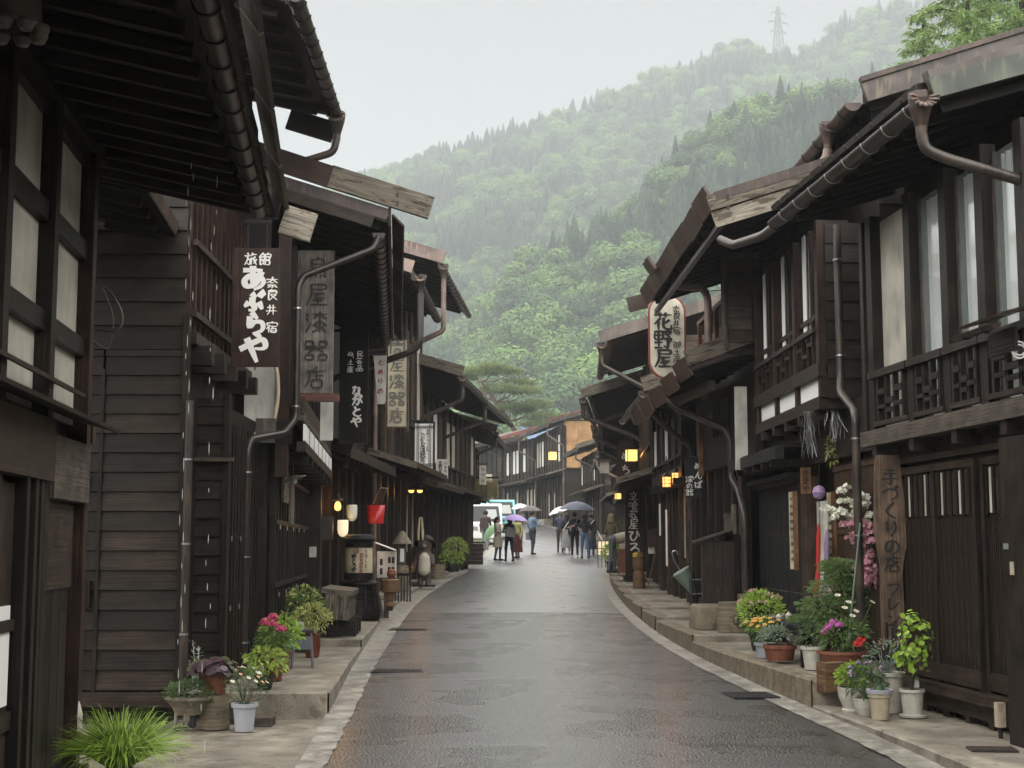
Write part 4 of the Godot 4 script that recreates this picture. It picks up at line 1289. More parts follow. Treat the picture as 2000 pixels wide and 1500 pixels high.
func build_right_houses() -> void:
	var W := [M.wood_dark, M.wood_dark, M.wood_dark2, M.wood_black]
	# ---- first house on the east side: balcony over slatted sliding doors
	var f := frame("timber_house", "timber house with railed balcony over slatted sliding doors, first on the east side", -1.0, 10.4, 3.58, -0.1)
	var gy := ground(10.0) + 0.13
	hb(f, "wall", 11.2, 3.4, -1.9, Vector3(3.8, 3.3, 3.0), M.wood_dark)
	hb(f, "wall", 10.85, 1.35, -1.75, Vector3(3.1, 2.3, 3.4), M.wood_dark)
	# sliding doors: many thin slats on each leaf
	for l in [[9.96, 10.78, 0.0], [10.80, 12.42, 0.03]]:
		var dm: float = (l[0] + l[1]) * 0.5
		var dl: float = l[1] - l[0]
		var lf := hb(f, "door", dm, 1.38, -0.05 + l[2], Vector3(dl, 1.72, 0.025), M.wood_dark2)
		var n := int(dl / 0.034)
		for i in n:
			hb(f, "slat", l[0] + (i + 0.5) * dl / n, 1.17, -0.03 + l[2], Vector3(0.022, 1.28, 0.014), [M.wood_dark2, M.wood_mid, M.wood_dark2][i % 3], 0.0, lf)
		for d in [l[0] + 0.035, l[1] - 0.035, dm]:
			hb(f, "stile", d, 1.38, -0.018 + l[2], Vector3(0.06, 1.74, 0.035), M.wood_dark2, 0.0, lf)
		hb(f, "bottom_rail", dm, 0.60, -0.018 + l[2], Vector3(dl, 0.13, 0.036), M.wood_mid, 0.0, lf)
		hb(f, "top_rail", dm, 2.24, -0.018 + l[2], Vector3(dl, 0.06, 0.036), M.wood_mid, 0.0, lf)
		# open slots at the top of the leaf with paper behind
		var ns := int(dl / 0.115)
		for i in ns:
			hb(f, "vent_paper", l[0] + (i + 0.72) * dl / ns, 2.02, -0.026 + l[2], Vector3(0.05, 0.34, 0.01), M.plaster_grey if i % 3 == 2 else M.wood_mid, 0.0, lf)
			hb(f, "vent_bar", l[0] + (i + 0.3) * dl / ns, 2.02, -0.030 + l[2], Vector3(0.045, 0.36, 0.03), M.wood_dark, 0.0, lf)
	hb(f, "head_rail", 11.3, 2.33, -0.01, Vector3(2.4, 0.05, 0.10), M.wood_mid)
	hb(f, "head_rail", 11.3, 2.41, -0.04, Vector3(2.4, 0.09, 0.10), M.wood_dark2)
	hb(f, "sill", 11.3, 0.475, 0.03, Vector3(2.5, 0.08, 0.16), M.wood_mid)
	hb(f, "sill_beam", 11.3, 0.385, -0.02, Vector3(2.5, 0.15, 0.10), M.wood_mid)
	for i in 6:
		hb(f, "sill_foot", 10.25 + i * 0.42, 0.28, -0.02, Vector3(0.09, 0.14, 0.09), M.wood_mid)
	hb(f, "corner_panel", 9.66, 1.25, 0.10, Vector3(0.58, 2.2, 0.24), M.wood_dark2)
	for d in [12.46]:
		hb(f, "post", d, 1.35, 0.0, Vector3(0.09, 2.3, 0.09), M.wood_dark)
	# stickers and boxes on the corner panel
	hb(f, "notice", 9.5, 1.78, 0.226, Vector3(0.10, 0.13, 0.006), M.paper)
	hb(f, "oval_sticker", 9.88, 1.60, 0.226, Vector3(0.07, 0.04, 0.006), M.leaf_grey)
	hb(f, "number_plate", 9.8, 1.45, 0.226, Vector3(0.05, 0.09, 0.008), M.pot_cream)
	hb(f, "outlet_box", 10.22, 0.42, 0.16, Vector3(0.055, 0.17, 0.06), M.pot_cream)
	tube_part(f, "outlet_pipe", [[10.22, 0.34, 0.16], [10.22, 0.2, 0.16]], 0.016, M.black)
	# narrow wall between sign and doors
	end_boards(f, 12.44, -0.2, -0.03, gy, 2.3, 0.2, W)
	# balcony beam and its brackets
	hb(f, "balcony_beam", 11.0, 2.545, 0.17, Vector3(3.5, 0.135, 0.10), M.wood_grey)
	for d in [9.9, 10.75, 11.6, 12.45]:
		hb(f, "bracket", d, 2.43, 0.02, Vector3(0.10, 0.11, 0.36), M.wood_dark2)
	# upper posts, glass and curtains
	for d in [9.55, 10.2, 10.86, 11.6, 12.5]:
		hb(f, "upper_post", d, 3.55, 0.13, Vector3(0.13, 1.95, 0.12), M.wood_dark)
	hb(f, "upper_post", 12.72, 3.55, 0.13, Vector3(0.08, 1.95, 0.10), M.wood_dark2)
	hb(f, "plaster_panel", 12.05, 3.55, 0.08, Vector3(0.78, 1.85, 0.03), M.plaster_grey)
	for w in [[9.6, 10.15], [10.25, 10.81], [10.91, 11.55]]:
		var dm: float = (w[0] + w[1]) * 0.5
		var dl: float = w[1] - w[0]
		var win := hb(f, "window", dm, 3.55, 0.09, Vector3(dl, 1.8, 0.008), M.glass)
		for e in [w[0] + 0.02, w[1] - 0.02]:
			hb(f, "sash", e, 3.55, 0.09, Vector3(0.04, 1.82, 0.035), M.wood_brown if e == w[0] + 0.02 else M.wood_grey, 0.0, win)
		# hanging curtain with folds
		var mb := MB.new()
		var n := 28
		for i in n + 1:
			var d := lerpf(w[0] + 0.05, w[1] - 0.03, float(i) / n)
			var o := 0.02 + 0.018 * sin(i * 1.15) + 0.008 * sin(i * 2.7)
			mb.vert(f.l(d, 2.6, o), Vector3(0, 0, 1), Vector2(d, 0)); mb.vert(f.l(d, 4.45, o), Vector3(0, 0, 1), Vector2(d, 2))
			if i > 0:
				var b := mb.v.size() - 4
				mb.face(b, b + 1, b + 2); mb.face(b + 1, b + 3, b + 2)
		var st := SurfaceTool.new()
		st.create_from(mb.mesh(), 0); st.generate_normals()
		part(win, "curtain", st.commit(), M.cloth_white, -win.position)
	hb(f, "tan_curtain", 9.7, 3.55, 0.05, Vector3(0.14, 1.85, 0.03), M.cloth_tan)
	hb(f, "tan_curtain", 10.98, 3.55, 0.04, Vector3(0.07, 1.85, 0.03), M.cloth_tan)
	# railing: top rail, balusters and short staggered rails
	for b in [[9.3, 10.14], [10.26, 10.80], [10.92, 11.54], [11.66, 12.44]]:
		var dm: float = (b[0] + b[1]) * 0.5
		var dl: float = b[1] - b[0]
		hb(f, "top_rail", dm, 3.09, 0.2, Vector3(dl + 0.1, 0.06, 0.07), M.wood_dark2)
		hb(f, "low_rail", dm, 2.66, 0.18, Vector3(dl, 0.04, 0.05), M.wood_mid)
		for k in 4:
			hb(f, "baluster", b[0] + dl * (k + 0.5) / 4.0, 2.87, 0.18, Vector3(0.04, 0.40, 0.04), M.wood_dark)
		for k in 3:
			hb(f, "short_rail", b[0] + dl * (k + 1.0) / 4.0, 2.84 if k % 2 else 2.93, 0.19, Vector3(dl / 4.0, 0.05, 0.035), M.wood_dark)
			hb(f, "short_rail", b[0] + dl * (k + 1.0) / 4.0, 2.76 if k % 2 else 2.80, 0.19, Vector3(dl / 4.0, 0.035, 0.035), M.wood_dark)
	# eaves, gutter, rainwater head and pipe
	eaves(f, 9.62, 13.3, 4.60, 0.72, -2.6, 0.30, 0.1, M.sheet_grey, M.wood_dark, M.wood_dark, 0.9, 0.33)
	for i in 12:
		hb(f, "roof_edge", 9.8 + i * 0.3, 4.785, 0.80, Vector3(0.26, 0.05, 0.10), M.gutter_dark, 0.3)
	gutter(f, [9.62, 4.68, 0.80], [13.3, 4.66, 0.80], 0.072, M.gutter_dark, M.steel, 0.44)
	barge(f, 9.58, 4.66, 0.78, -2.4, 0.30, 0.15, M.sheet_green, 0.06)
	barge(f, 9.60, 4.80, 0.80, -2.4, 0.30, 0.06, M.sheet_grey, 0.10, "roof_edge")
	leader(f, 9.66, 4.68, 0.82, M.gutter_brown)
	tube_part(f, "downpipe", [[9.66, 4.44, 0.82], [9.66, 4.33, 0.80], [9.63, 4.26, 0.66], [9.5, 3.98, -0.2]], 0.039, M.pipe_grey)
	tube_part(f, "elbow_pipe", [[13.28, 4.62, 0.80], [13.5, 4.57, 0.86], [14.0, 4.58, 1.02], [14.2, 4.68, 1.1]], 0.045, M.pipe_grey)
	# small gutter roof of a signboard at the near edge of the balcony
	hb(f, "sign_hood", 9.35, 3.12, 0.45, Vector3(0.62, 0.02, 0.34), M.gutter_dark, 0.28)
	gutter(f, [9.05, 3.02, 0.62], [9.68, 3.02, 0.62], 0.035, M.gutter_dark, M.black, 0.3)
	hb(f, "sign_hood_board", 9.35, 2.94, 0.44, Vector3(0.4, 0.16, 0.02), M.wood_dark)
	var ring := MB.new()
	for q in [0.0, 0.02]:
		var pts := []
		for i in 14: pts.append(f.l(9.2 + 0.02 * q, 2.86 + q, 0.40) + Vector3(0, sin(TAU * i / 12.0) * 0.045, 0) + f.root.basis.inverse() * Vector3(cos(TAU * i / 12.0) * 0.045, 0, 0))
		ring.tube(pts, 0.006, 5, false)
	part(f.root, "white_cable", ring.mesh(), M.white_paint)

	# ---- second house: oriel window, dark blue door, bare barge board
	f = frame("timber_house", "timber house with oriel window and white panels above the blue-black door, east side", -1.0, 14.0, 3.50, -0.02)
	gy = ground(15.0) + 0.22
	hb(f, "wall", 17.0, 2.9, -1.9, Vector3(7.0, 5.2, 3.5), M.wood_dark)
	end_boards(f, 13.5, -1.0, -0.05, gy, 5.0, 0.2, W)
	# vertical brown lattice doors behind the plants
	for l in [[13.62, 14.5], [14.54, 15.42]]:
		var dm: float = (l[0] + l[1]) * 0.5
		var lf := hb(f, "door", dm, 1.5, -0.05, Vector3(l[1] - l[0], 1.95, 0.03), M.wood_red)
		for i in 22:
			hb(f, "slat", l[0] + 0.04 * (i + 0.5), 1.5, -0.03, Vector3(0.016, 1.9, 0.016), M.wood_brown, 0.0, lf)
		for y in [0.62, 1.25, 1.75, 2.42]:
			hb(f, "rail", dm, y, -0.025, Vector3(l[1] - l[0], 0.05, 0.03), M.wood_brown, 0.0, lf)
		hb(f, "stile", l[0] + 0.03, 1.5, -0.02, Vector3(0.06, 1.95, 0.035), M.wood_brown, 0.0, lf)
	hb(f, "upper_wall", 16.6, 2.8, 0.02, Vector3(6.2, 0.55, 0.06), M.wood_dark)
	hb(f, "brown_post", 16.35, 1.35, 0.04, Vector3(0.20, 2.1, 0.16), M.wood_brown)
	hb(f, "white_panel", 15.85, 1.55, 0.0, Vector3(0.55, 1.1, 0.02), M.white_board)
	hb(f, "base_panel", 15.85, 0.7, 0.0, Vector3(0.55, 0.55, 0.03), M.wood_dark)
	# blue-black board door
	var bd := hb(f, "blue_door", 17.9, 1.45, 0.03, Vector3(2.5, 1.95, 0.04), M.wood_blue)
	for i in 9:
		hb(f, "plank", 16.75 + i * 0.29, 1.45, 0.055, Vector3(0.275, 1.95, 0.02), M.wood_blue, 0.0, bd)
	for y in [1.05, 1.75]:
		hb(f, "groove_lath", 17.9, y, 0.068, Vector3(2.5, 0.012, 0.008), M.wood_grey, 0.0, bd)
	hb(f, "cornice", 17.9, 2.43, 0.12, Vector3(2.7, 0.06, 0.2), M.wood_blue)
	hb(f, "cornice", 17.9, 2.37, 0.08, Vector3(2.6, 0.06, 0.14), M.wood_dark)
	hb(f, "threshold", 17.9, 0.5, 0.1, Vector3(2.6, 0.05, 0.2), M.wood_grey)
	# low canopy beam with its brackets
	hb(f, "canopy_beam", 17.6, 2.66, 0.42, Vector3(3.0, 0.14, 0.10), M.wood_blue)
	hb(f, "canopy_board", 17.6, 2.74, 0.2, Vector3(3.0, 0.03, 0.5), M.wood_dark, 0.05)
	for i in 5:
		hb(f, "bracket", 16.5 + i * 0.55, 2.56, 0.22, Vector3(0.09, 0.09, 0.46), M.wood_dark2)
	face_boards(f, 16.2, 19.6, 0.06, 2.82, 4.1, 0.26, [M.wood_dark, M.wood_black])
	# oriel
	var o1 := 0.30
	hb(f, "oriel_floor", 16.15, 3.06, o1 * 0.5, Vector3(3.4, 0.12, o1 + 0.1), M.wood_mid)
	for i in 5:
		hb(f, "joist", 14.75 + i * 0.68, 2.95, 0.1, Vector3(0.1, 0.1, 0.5), M.wood_mid)
	for i in 3:
		hb(f, "paper_panel", 14.98 + i * 1.1, 3.24, o1 + 0.0, Vector3(0.96, 0.19, 0.02), M.paper)
	for i in 4:
		hb(f, "oriel_stud", 14.45 + i * 1.1, 3.24, o1 + 0.015, Vector3(0.10, 0.24, 0.06), M.wood_red)
	hb(f, "oriel_end", 14.42, 3.24, o1 * 0.5 + 0.01, Vector3(0.04, 0.26, o1), M.wood_mid)
	hb(f, "oriel_beam", 16.1, 3.40, o1 + 0.03, Vector3(3.45, 0.14, 0.08), M.wood_mid)
	for i in 4:
		hb(f, "oriel_post", 14.45 + i * 1.1, 4.2, o1 + 0.0, Vector3(0.13, 1.5, 0.11), M.wood_red)
	hb(f, "oriel_side", 14.41, 4.2, o1 * 0.5, Vector3(0.03, 1.5, o1 - 0.03), M.wood_dark)
	for i in 3:
		var d := 15.0 + i * 1.1
		var win := hb(f, "window", d, 4.35, o1 - 0.03, Vector3(0.96, 1.2, 0.008), M.dark_glass)
		hb(f, "sash", d - 0.05, 4.35, o1 - 0.015, Vector3(0.07, 1.2, 0.03), M.wood_red, 0.0, win)
		hb(f, "sash_rail", d, 4.0, o1 - 0.015, Vector3(0.96, 0.05, 0.03), M.wood_red, 0.0, win)
		hb(f, "curtain", d + 0.30, 4.4, o1 - 0.022, Vector3(0.16, 1.15, 0.006), M.cloth_white, 0.0, win)
		hb(f, "curtain", d + 0.05, 4.4, o1 - 0.022, Vector3(0.05, 1.15, 0.006), M.cloth_white, 0.0, win)
		hb(f, "top_rail", d, 3.82, o1 + 0.06, Vector3(1.0, 0.05, 0.06), M.wood_mid)
		for k in 4:
			hb(f, "baluster", d - 0.36 + k * 0.24, 3.64, o1 + 0.05, Vector3(0.035, 0.34, 0.035), M.wood_red)
		for k in 3:
			hb(f, "short_rail", d - 0.24 + k * 0.24, 3.6 if k % 2 else 3.7, o1 + 0.055, Vector3(0.24, 0.04, 0.03), M.wood_red)
	# boards and pipe on the corner between the two houses
	end_boards(f, 14.35, -0.25, 0.28, 3.1, 4.9, 0.2, [M.wood_dark, M.wood_dark2])
	var pp := tube_part(f, "downpipe", [[13.75, 4.75, 0.30], [13.75, 3.25, 0.30], [13.7, 3.08, 0.32], [13.35, 2.88, 0.28], [13.25, 2.8, 0.3], [13.25, 0.42, 0.3]], 0.04, M.pipe_grey)
	pipe_clips(f, pp, 13.75, 0.30, 0.045, [4.4, 3.45])
	pipe_clips(f, pp, 13.25, 0.3, 0.045, [2.6, 1.7, 0.75])
	# lower roof edge: patched brown sheet metal in uneven lengths
	eaves(f, 14.62, 20.8, 5.10, 1.35, -1.6, 0.32, 0.1, M.sheet_brown, M.wood_dark, M.wood_dark, 0.0, 0.4)
	var dd := 14.7
	var i2 := 0
	while dd < 20.8:
		var l := 0.7 + rng.randf() * 0.35
		var e := minf(dd + l, 20.85)
		hb(f, "sheet_fascia", (dd + e) * 0.5, 5.27 + rng.randfn() * 0.008, 1.40, Vector3(e - dd - 0.01, 0.25, 0.03), pick([M.sheet_brown, M.gutter_brown]), 0.5, null, 0.0, rng.randfn() * 0.012)
		dd = e
		i2 += 1
	hb(f, "sheet_end", 20.9, 5.2, 1.50, Vector3(0.06, 0.22, 0.28), M.sheet_brown, 0.25)
	hb(f, "sheet_end", 18.9, 5.36, 1.54, Vector3(0.5, 0.2, 0.04), M.gutter_brown, 0.6)
	hb(f, "eave_pole", 17.8, 5.06, 1.22, Vector3(6.1, 0.06, 0.06), M.gutter_dark)
	beam_part(f, "barge_board", [14.66, 5.18, 1.42], [14.66, 5.63, 0.0], 0.07, 0.17, M.wood_old)
	beam_part(f, "barge_board", [14.68, 5.01, 1.36], [14.68, 5.44, 0.0], 0.05, 0.17, M.wood_bare)
	for y in [5.27, 5.15]:
		hb(f, "nail_hole", 14.61, y - 0.02, 1.22, Vector3(0.01, 0.05, 0.025), M.black)
	# upper roof, set back, with grey sheet-metal barge and its own gutter
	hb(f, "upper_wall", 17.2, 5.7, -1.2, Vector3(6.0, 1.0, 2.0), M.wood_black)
	eaves(f, 13.9, 20.4, 5.98, -0.06, -3.4, 0.32, 0.1, M.sheet_grey, M.wood_dark, M.gutter_brown, 1.2, 0.4)
	barge(f, 13.86, 6.03, -0.04, -3.6, 0.32, 0.20, M.sheet_grey, 0.07)
	barge(f, 13.84, 6.23, 0.0, -3.6, 0.32, 0.05, M.gutter_brown, 0.10, "roof_edge")
	gutter(f, [13.92, 6.05, 0.06], [20.0, 6.05, 0.06], 0.085, M.gutter_brown, M.black, 0.55)
	leader(f, 14.75, 6.04, 0.12, M.gutter_brown)
	tube_part(f, "downpipe", [[14.75, 5.8, 0.12], [14.75, 5.68, 0.14], [14.78, 5.58, 0.3], [14.85, 5.30, 1.25]], 0.05, M.pipe_pink)

	# ---- third house: weatherboarded wing wall, curved weathered canopy
	f = frame("timber_house", "timber house with weatherboarded wing wall and curling weathered canopy, east side", -1.0, 18.0, 3.28, -0.035)
	gy = ground(20.5) + 0.2
	hb(f, "wall", 22.5, 2.6, -1.9, Vector3(6.2, 4.6, 3.5), M.wood_dark)
	end_boards(f, 18.0, 0.1, 0.52, 4.2, 5.35, 0.155, [M.wood_brown, M.wood_mid, M.wood_grey, M.wood_brown])
	hb(f, "wing_post", 17.98, 4.7, 0.55, Vector3(0.06, 1.2, 0.04), M.wood_grey)
	hb(f, "wing_post", 17.97, 4.75, 0.20, Vector3(0.04, 1.1, 0.03), M.wood_mid)
	hb(f, "wing_wall", 18.15, 4.7, 0.30, Vector3(0.22, 1.3, 0.5), M.wood_dark)
	# red-brown balcony rail beyond
	hb(f, "balcony_rail", 20.0, 4.98, 0.3, Vector3(3.0, 0.06, 0.06), M.rust_red)
	for i in 5:
		hb(f, "balcony_post", 18.6 + i * 0.7, 4.6, 0.3, Vector3(0.06, 0.75, 0.06), M.rust_red)
	hb(f, "balcony_wall", 20.0, 4.5, 0.1, Vector3(3.2, 0.6, 0.05), M.wood_red)
	tube_part(f, "downpipe", [[19.0, 5.1, 1.0], [18.6, 5.0, 0.72], [18.5, 4.85, 0.68], [18.5, 4.25, 0.68]], 0.05, M.pipe_pink)
	# canopy: bare barge, patched metal fascia that sags
	beam_part(f, "canopy_barge", [18.0, 3.98, 1.06], [18.02, 4.34, 0.1], 0.06, 0.20, M.wood_old)
	eaves(f, 18.05, 23.4, 3.74, 0.98, 0.0, 0.34, 0.06, M.sheet_brown, M.wood_dark, M.wood_dark, 0.0, 0.5)
	dd = 18.05
	while dd < 23.3:
		var l := 0.8 + rng.randf() * 0.4
		var e := minf(dd + l, 23.4)
		var t := (dd - 18.0) / 5.4
		hb(f, "sheet_fascia", (dd + e) * 0.5, 3.90 - 0.20 * sin(t * PI * 0.6), 1.02 + t * 0.1, Vector3(e - dd - 0.01, 0.26, 0.03), M.sheet_brown, 0.45, null, 0.0, rng.randfn() * 0.02)
		dd = e
	beam_part(f, "curved_beam", [18.2, 3.66, 0.7], [20.8, 3.70, 0.8], 0.09, 0.12, M.wood_mid)
	hb(f, "white_strip", 18.35, 3.12, 0.30, Vector3(0.04, 1.08, 0.16), M.white_board)
	hb(f, "upper_wall", 20.5, 3.3, 0.1, Vector3(4.6, 1.1, 0.1), M.wood_dark)
	for i in 6:
		hb(f, "lattice_slat", 20.0 + i * 0.2, 3.45, 0.18, Vector3(0.05, 0.5, 0.04), M.wood_dark2)
	hb(f, "honey_post", 22.2, 3.2, 0.18, Vector3(0.12, 1.0, 0.08), M.wood_honey)
	for i in 7:
		hb(f, "post", 19.4 + i * 0.68, gy + 1.1, 0.04, Vector3(0.11, 2.3, 0.11), pick(W))
	for i in 6:
		hb(f, "plank_panel", 19.74 + i * 0.68, gy + 1.1, 0.0, Vector3(0.55, 2.2, 0.04), pick([M.wood_dark2, M.wood_dark, M.wood_red]))
	for i in 7:
		hb(f, "skirting", 19.45 + i * 0.68, gy + 0.1, 0.07, Vector3(0.6, 0.2, 0.05), M.wood_mid)
	hb(f, "name_board", 20.6, 1.86, 0.06, Vector3(0.03, 0.42, 0.14), M.wood_old)
	pp = tube_part(f, "downpipe", [[20.6, 3.75, 0.96], [20.5, 3.6, 0.84], [20.0, 3.25, 0.2], [19.9, 3.1, 0.14], [19.9, 2.55, 0.14], [19.6, 2.36, 0.1], [19.2, 2.1, 0.12], [19.15, 1.95, 0.12], [19.15, 0.7, 0.12]], 0.05, M.pipe_grey)
	tube_part(f, "downpipe", [[19.45, 2.6, 0.1], [19.45, 1.75, 0.1]], 0.04, M.pipe_grey)
	hb(f, "old_fuse_box", 20.0, 1.98, 0.1, Vector3(0.12, 0.42, 0.05), M.wood_old)

	house({"name": "timber_house", "label": "house with small tiled canopy and white panel band behind the bamboo lamps, east side", "side": -1.0, "d0": 23.4, "d1": 28.5, "x0": 3.06, "k": 0.0, "eave": 3.55, "floor": 2.2, "out": 0.75, "barge": M.wood_old, "upper": "boards", "gutter": M.gutter_brown, "pipe": M.pipe_grey, "drop": 0.1, "canopy": 0.0, "jet": 0.2})
	house({"name": "timber_house", "label": "two-storey house with thin grey barge board above the oval sign, east side", "side": -1.0, "d0": 28.5, "d1": 34.0, "x0": 3.1, "k": 0.05, "eave": 5.0, "floor": 2.3, "out": 1.15, "barge": M.sheet_grey, "upper": "boards", "gutter": M.gutter_brown, "pipe": M.pipe_grey, "drop": 0.3, "canopy": 0.95, "end_m": [M.wood_honey, M.wood_brown, M.wood_grey]})
	house({"name": "timber_house", "label": "house with ragged stepped eave ends beside the square glowing lamp, east side", "side": -1.0, "d0": 34.0, "d1": 40.0, "x0": 3.35, "k": 0.09, "eave": 4.35, "floor": 2.3, "out": 1.5, "barge": M.wood_old, "upper": "plaster", "gutter": M.gutter_brown, "pipe": M.pipe_grey, "drop": 0.3, "canopy": 0.8})
	house({"name": "timber_house", "label": "narrow dark house behind the tall brown sign on the east side", "side": -1.0, "d0": 40.0, "d1": 47.0, "x0": 3.75, "k": 0.07, "eave": 4.1, "floor": 2.25, "out": 1.3, "barge": M.wood_old, "upper": "boards", "gutter": M.gutter_brown, "pipe": M.pipe_grey, "drop": 0.2, "canopy": 0.8, "end_m": [M.wood_grey, M.wood_mid]})

func build_far_houses() -> void:
	house({"name": "timber_house", "label": "dark timber house on the east side just behind the viewer, out of the frame", "side": -1.0, "d0": -14.0, "d1": 6.7, "x0": 4.1, "k": 0.0, "eave": 4.6, "floor": 2.4, "out": 1.1, "barge": M.wood_grey, "upper": "boards", "gutter": M.gutter_dark, "pipe": M.pipe_grey, "drop": 0.3, "canopy": 0.0})
	# the row that swings across the end of the view as the street bends
	house({"name": "timber_house", "label": "low plank-walled house behind the people with umbrellas, east side of the bend", "side": -1.0, "d0": 47.0, "d1": 56.0, "x0": 4.25, "k": 0.06, "eave": 4.2, "floor": 2.3, "out": 1.25, "barge": M.wood_old, "upper": "plaster", "gutter": M.gutter_dark, "pipe": M.pipe_grey, "drop": 0.3, "canopy": 0.8, "end_m": [M.wood_grey, M.wood_mid]})
	house({"name": "timber_house", "label": "grey plank house with white window boards behind the umbrellas", "side": -1.0, "d0": 60.0, "d1": 72.0, "x0": 4.95, "k": 0.03, "eave": 3.9, "floor": 2.3, "out": 1.2, "barge": M.wood_grey, "upper": "plaster", "gutter": M.gutter_dark, "pipe": M.pipe_pink, "drop": 0.4, "canopy": 0.9})
	house({"name": "timber_house", "label": "dark house with drooping log-edged eaves below the orange wall", "side": -1.0, "d0": 74.0, "d1": 82.0, "x0": 4.75, "k": -0.06, "eave": 4.5, "floor": 2.4, "out": 1.3, "barge": M.wood_old, "upper": "boards", "gutter": M.gutter_dark, "pipe": M.pipe_grey, "drop": 0.4, "canopy": 1.0, "end_m": [M.wood_grey, M.wood_mid]})
	house({"name": "timber_house", "label": "tall house with orange plywood gable wall and red roof edge at the bend", "side": -1.0, "d0": 88.0, "d1": 97.0, "x0": 3.3, "k": -0.15, "eave": 6.2, "floor": 3.2, "out": 1.0, "barge": M.wood_grey, "ridge": M.sheet_red, "upper": "boards", "gutter": M.gutter_brown, "pipe": M.pipe_pink, "drop": 0.5, "canopy": 1.2, "ply": true, "end_w": 4.2, "deep": 7.0})
	house({"name": "timber_house", "label": "timber house with orange patch under grey roof beside the bend", "side": -1.0, "d0": 98.0, "d1": 107.0, "x0": 1.75, "k": -0.24, "eave": 5.6, "floor": 2.6, "out": 1.2, "barge": M.sheet_grey, "upper": "boards", "gutter": M.gutter_brown, "pipe": M.pipe_pink, "drop": 0.8, "canopy": 1.1, "end_m": [M.wood_honey, M.wood_brown, M.wood_mid], "end_w": 2.6})
	house({"name": "timber_house", "label": "weathered house with wide boarded end wall closing the view above the vans", "side": -1.0, "d0": 107.0, "d1": 116.0, "x0": -0.5, "k": -0.4, "eave": 5.4, "floor": 2.5, "out": 1.2, "barge": M.sheet_red, "upper": "boards", "gutter": M.gutter_brown, "pipe": M.pipe_pink, "drop": 0.5, "canopy": 1.1, "end_m": [M.wood_grey, M.wood_mid, M.wood_brown], "end_w": 3.4})
	house({"name": "timber_house", "label": "last brown house of the row, half hidden by the west eaves", "side": -1.0, "d0": 116.0, "d1": 124.0, "x0": -4.2, "k": -0.6, "eave": 5.0, "floor": 2.4, "out": 1.2, "barge": M.wood_grey, "upper": "boards", "gutter": M.gutter_brown, "pipe": M.pipe_pink, "drop": 0.5, "canopy": 1.0, "end_m": [M.wood_mid, M.wood_red], "end_w": 3.4})
	house({"name": "timber_house", "label": "house round the bend behind the white van, west side", "side": 1.0, "d0": 80.0, "d1": 92.0, "x0": -3.4, "k": -0.12, "eave": 4.2, "floor": 2.3, "out": 1.1, "barge": M.wood_grey, "upper": "boards", "gutter": M.gutter_brown, "pipe": M.pipe_grey, "drop": 0.5, "canopy": 0.9})
	# corrugated blue roof peeping over the row
	var br := thing("blue_roof_shed", "shed with bright blue corrugated roof behind the far row", "shed", Vector3(3.0, ground(130.0) - 0.3, -134.0), 0.2)
	part(br, "wall", bmesh(Vector3(3.4, 6.6, 5)), M.plaster, Vector3(0, 3.3, 0))
	for i in 7:
		part(br, "roof_rib", bmesh(Vector3(0.5, 0.12, 5.6)), M.blue_tile, Vector3(-1.6 + i * 0.53, 7.35 + 0.02 * (i % 2), 0), Basis(Vector3.RIGHT, 0.35))
	# satellite dishes on a roof
	for q in [[6.65, 9.75, 66.0], [6.4, 9.0, 65.0]]:
		var sd := thing("satellite_dish", "white satellite dish on the east roofs, %s of the two" % ("the upper" if q[1] > 9.4 else "the lower"), "satellite dish", Vector3(q[0], q[1], -q[2]), 0, "satellite dishes")
		var mb := MB.new()
		mb.lathe(Vector3.ZERO, [Vector2(0.0, -0.04), Vector2(0.2, -0.02), Vector2(0.34, 0.05), Vector2(0.34, 0.06), Vector2(0.2, 0.0), Vector2(0.0, -0.02)], 18, Basis(Vector3.RIGHT, 1.2))
		part(sd, "dish", mb.mesh(), M.white_paint)
		mb = MB.new()
		mb.tube([Vector3(0, -0.1, -0.1), Vector3(0, -3.6, -0.2)], 0.035, 6)
		part(sd, "mast", mb.mesh(), M.pipe_grey)

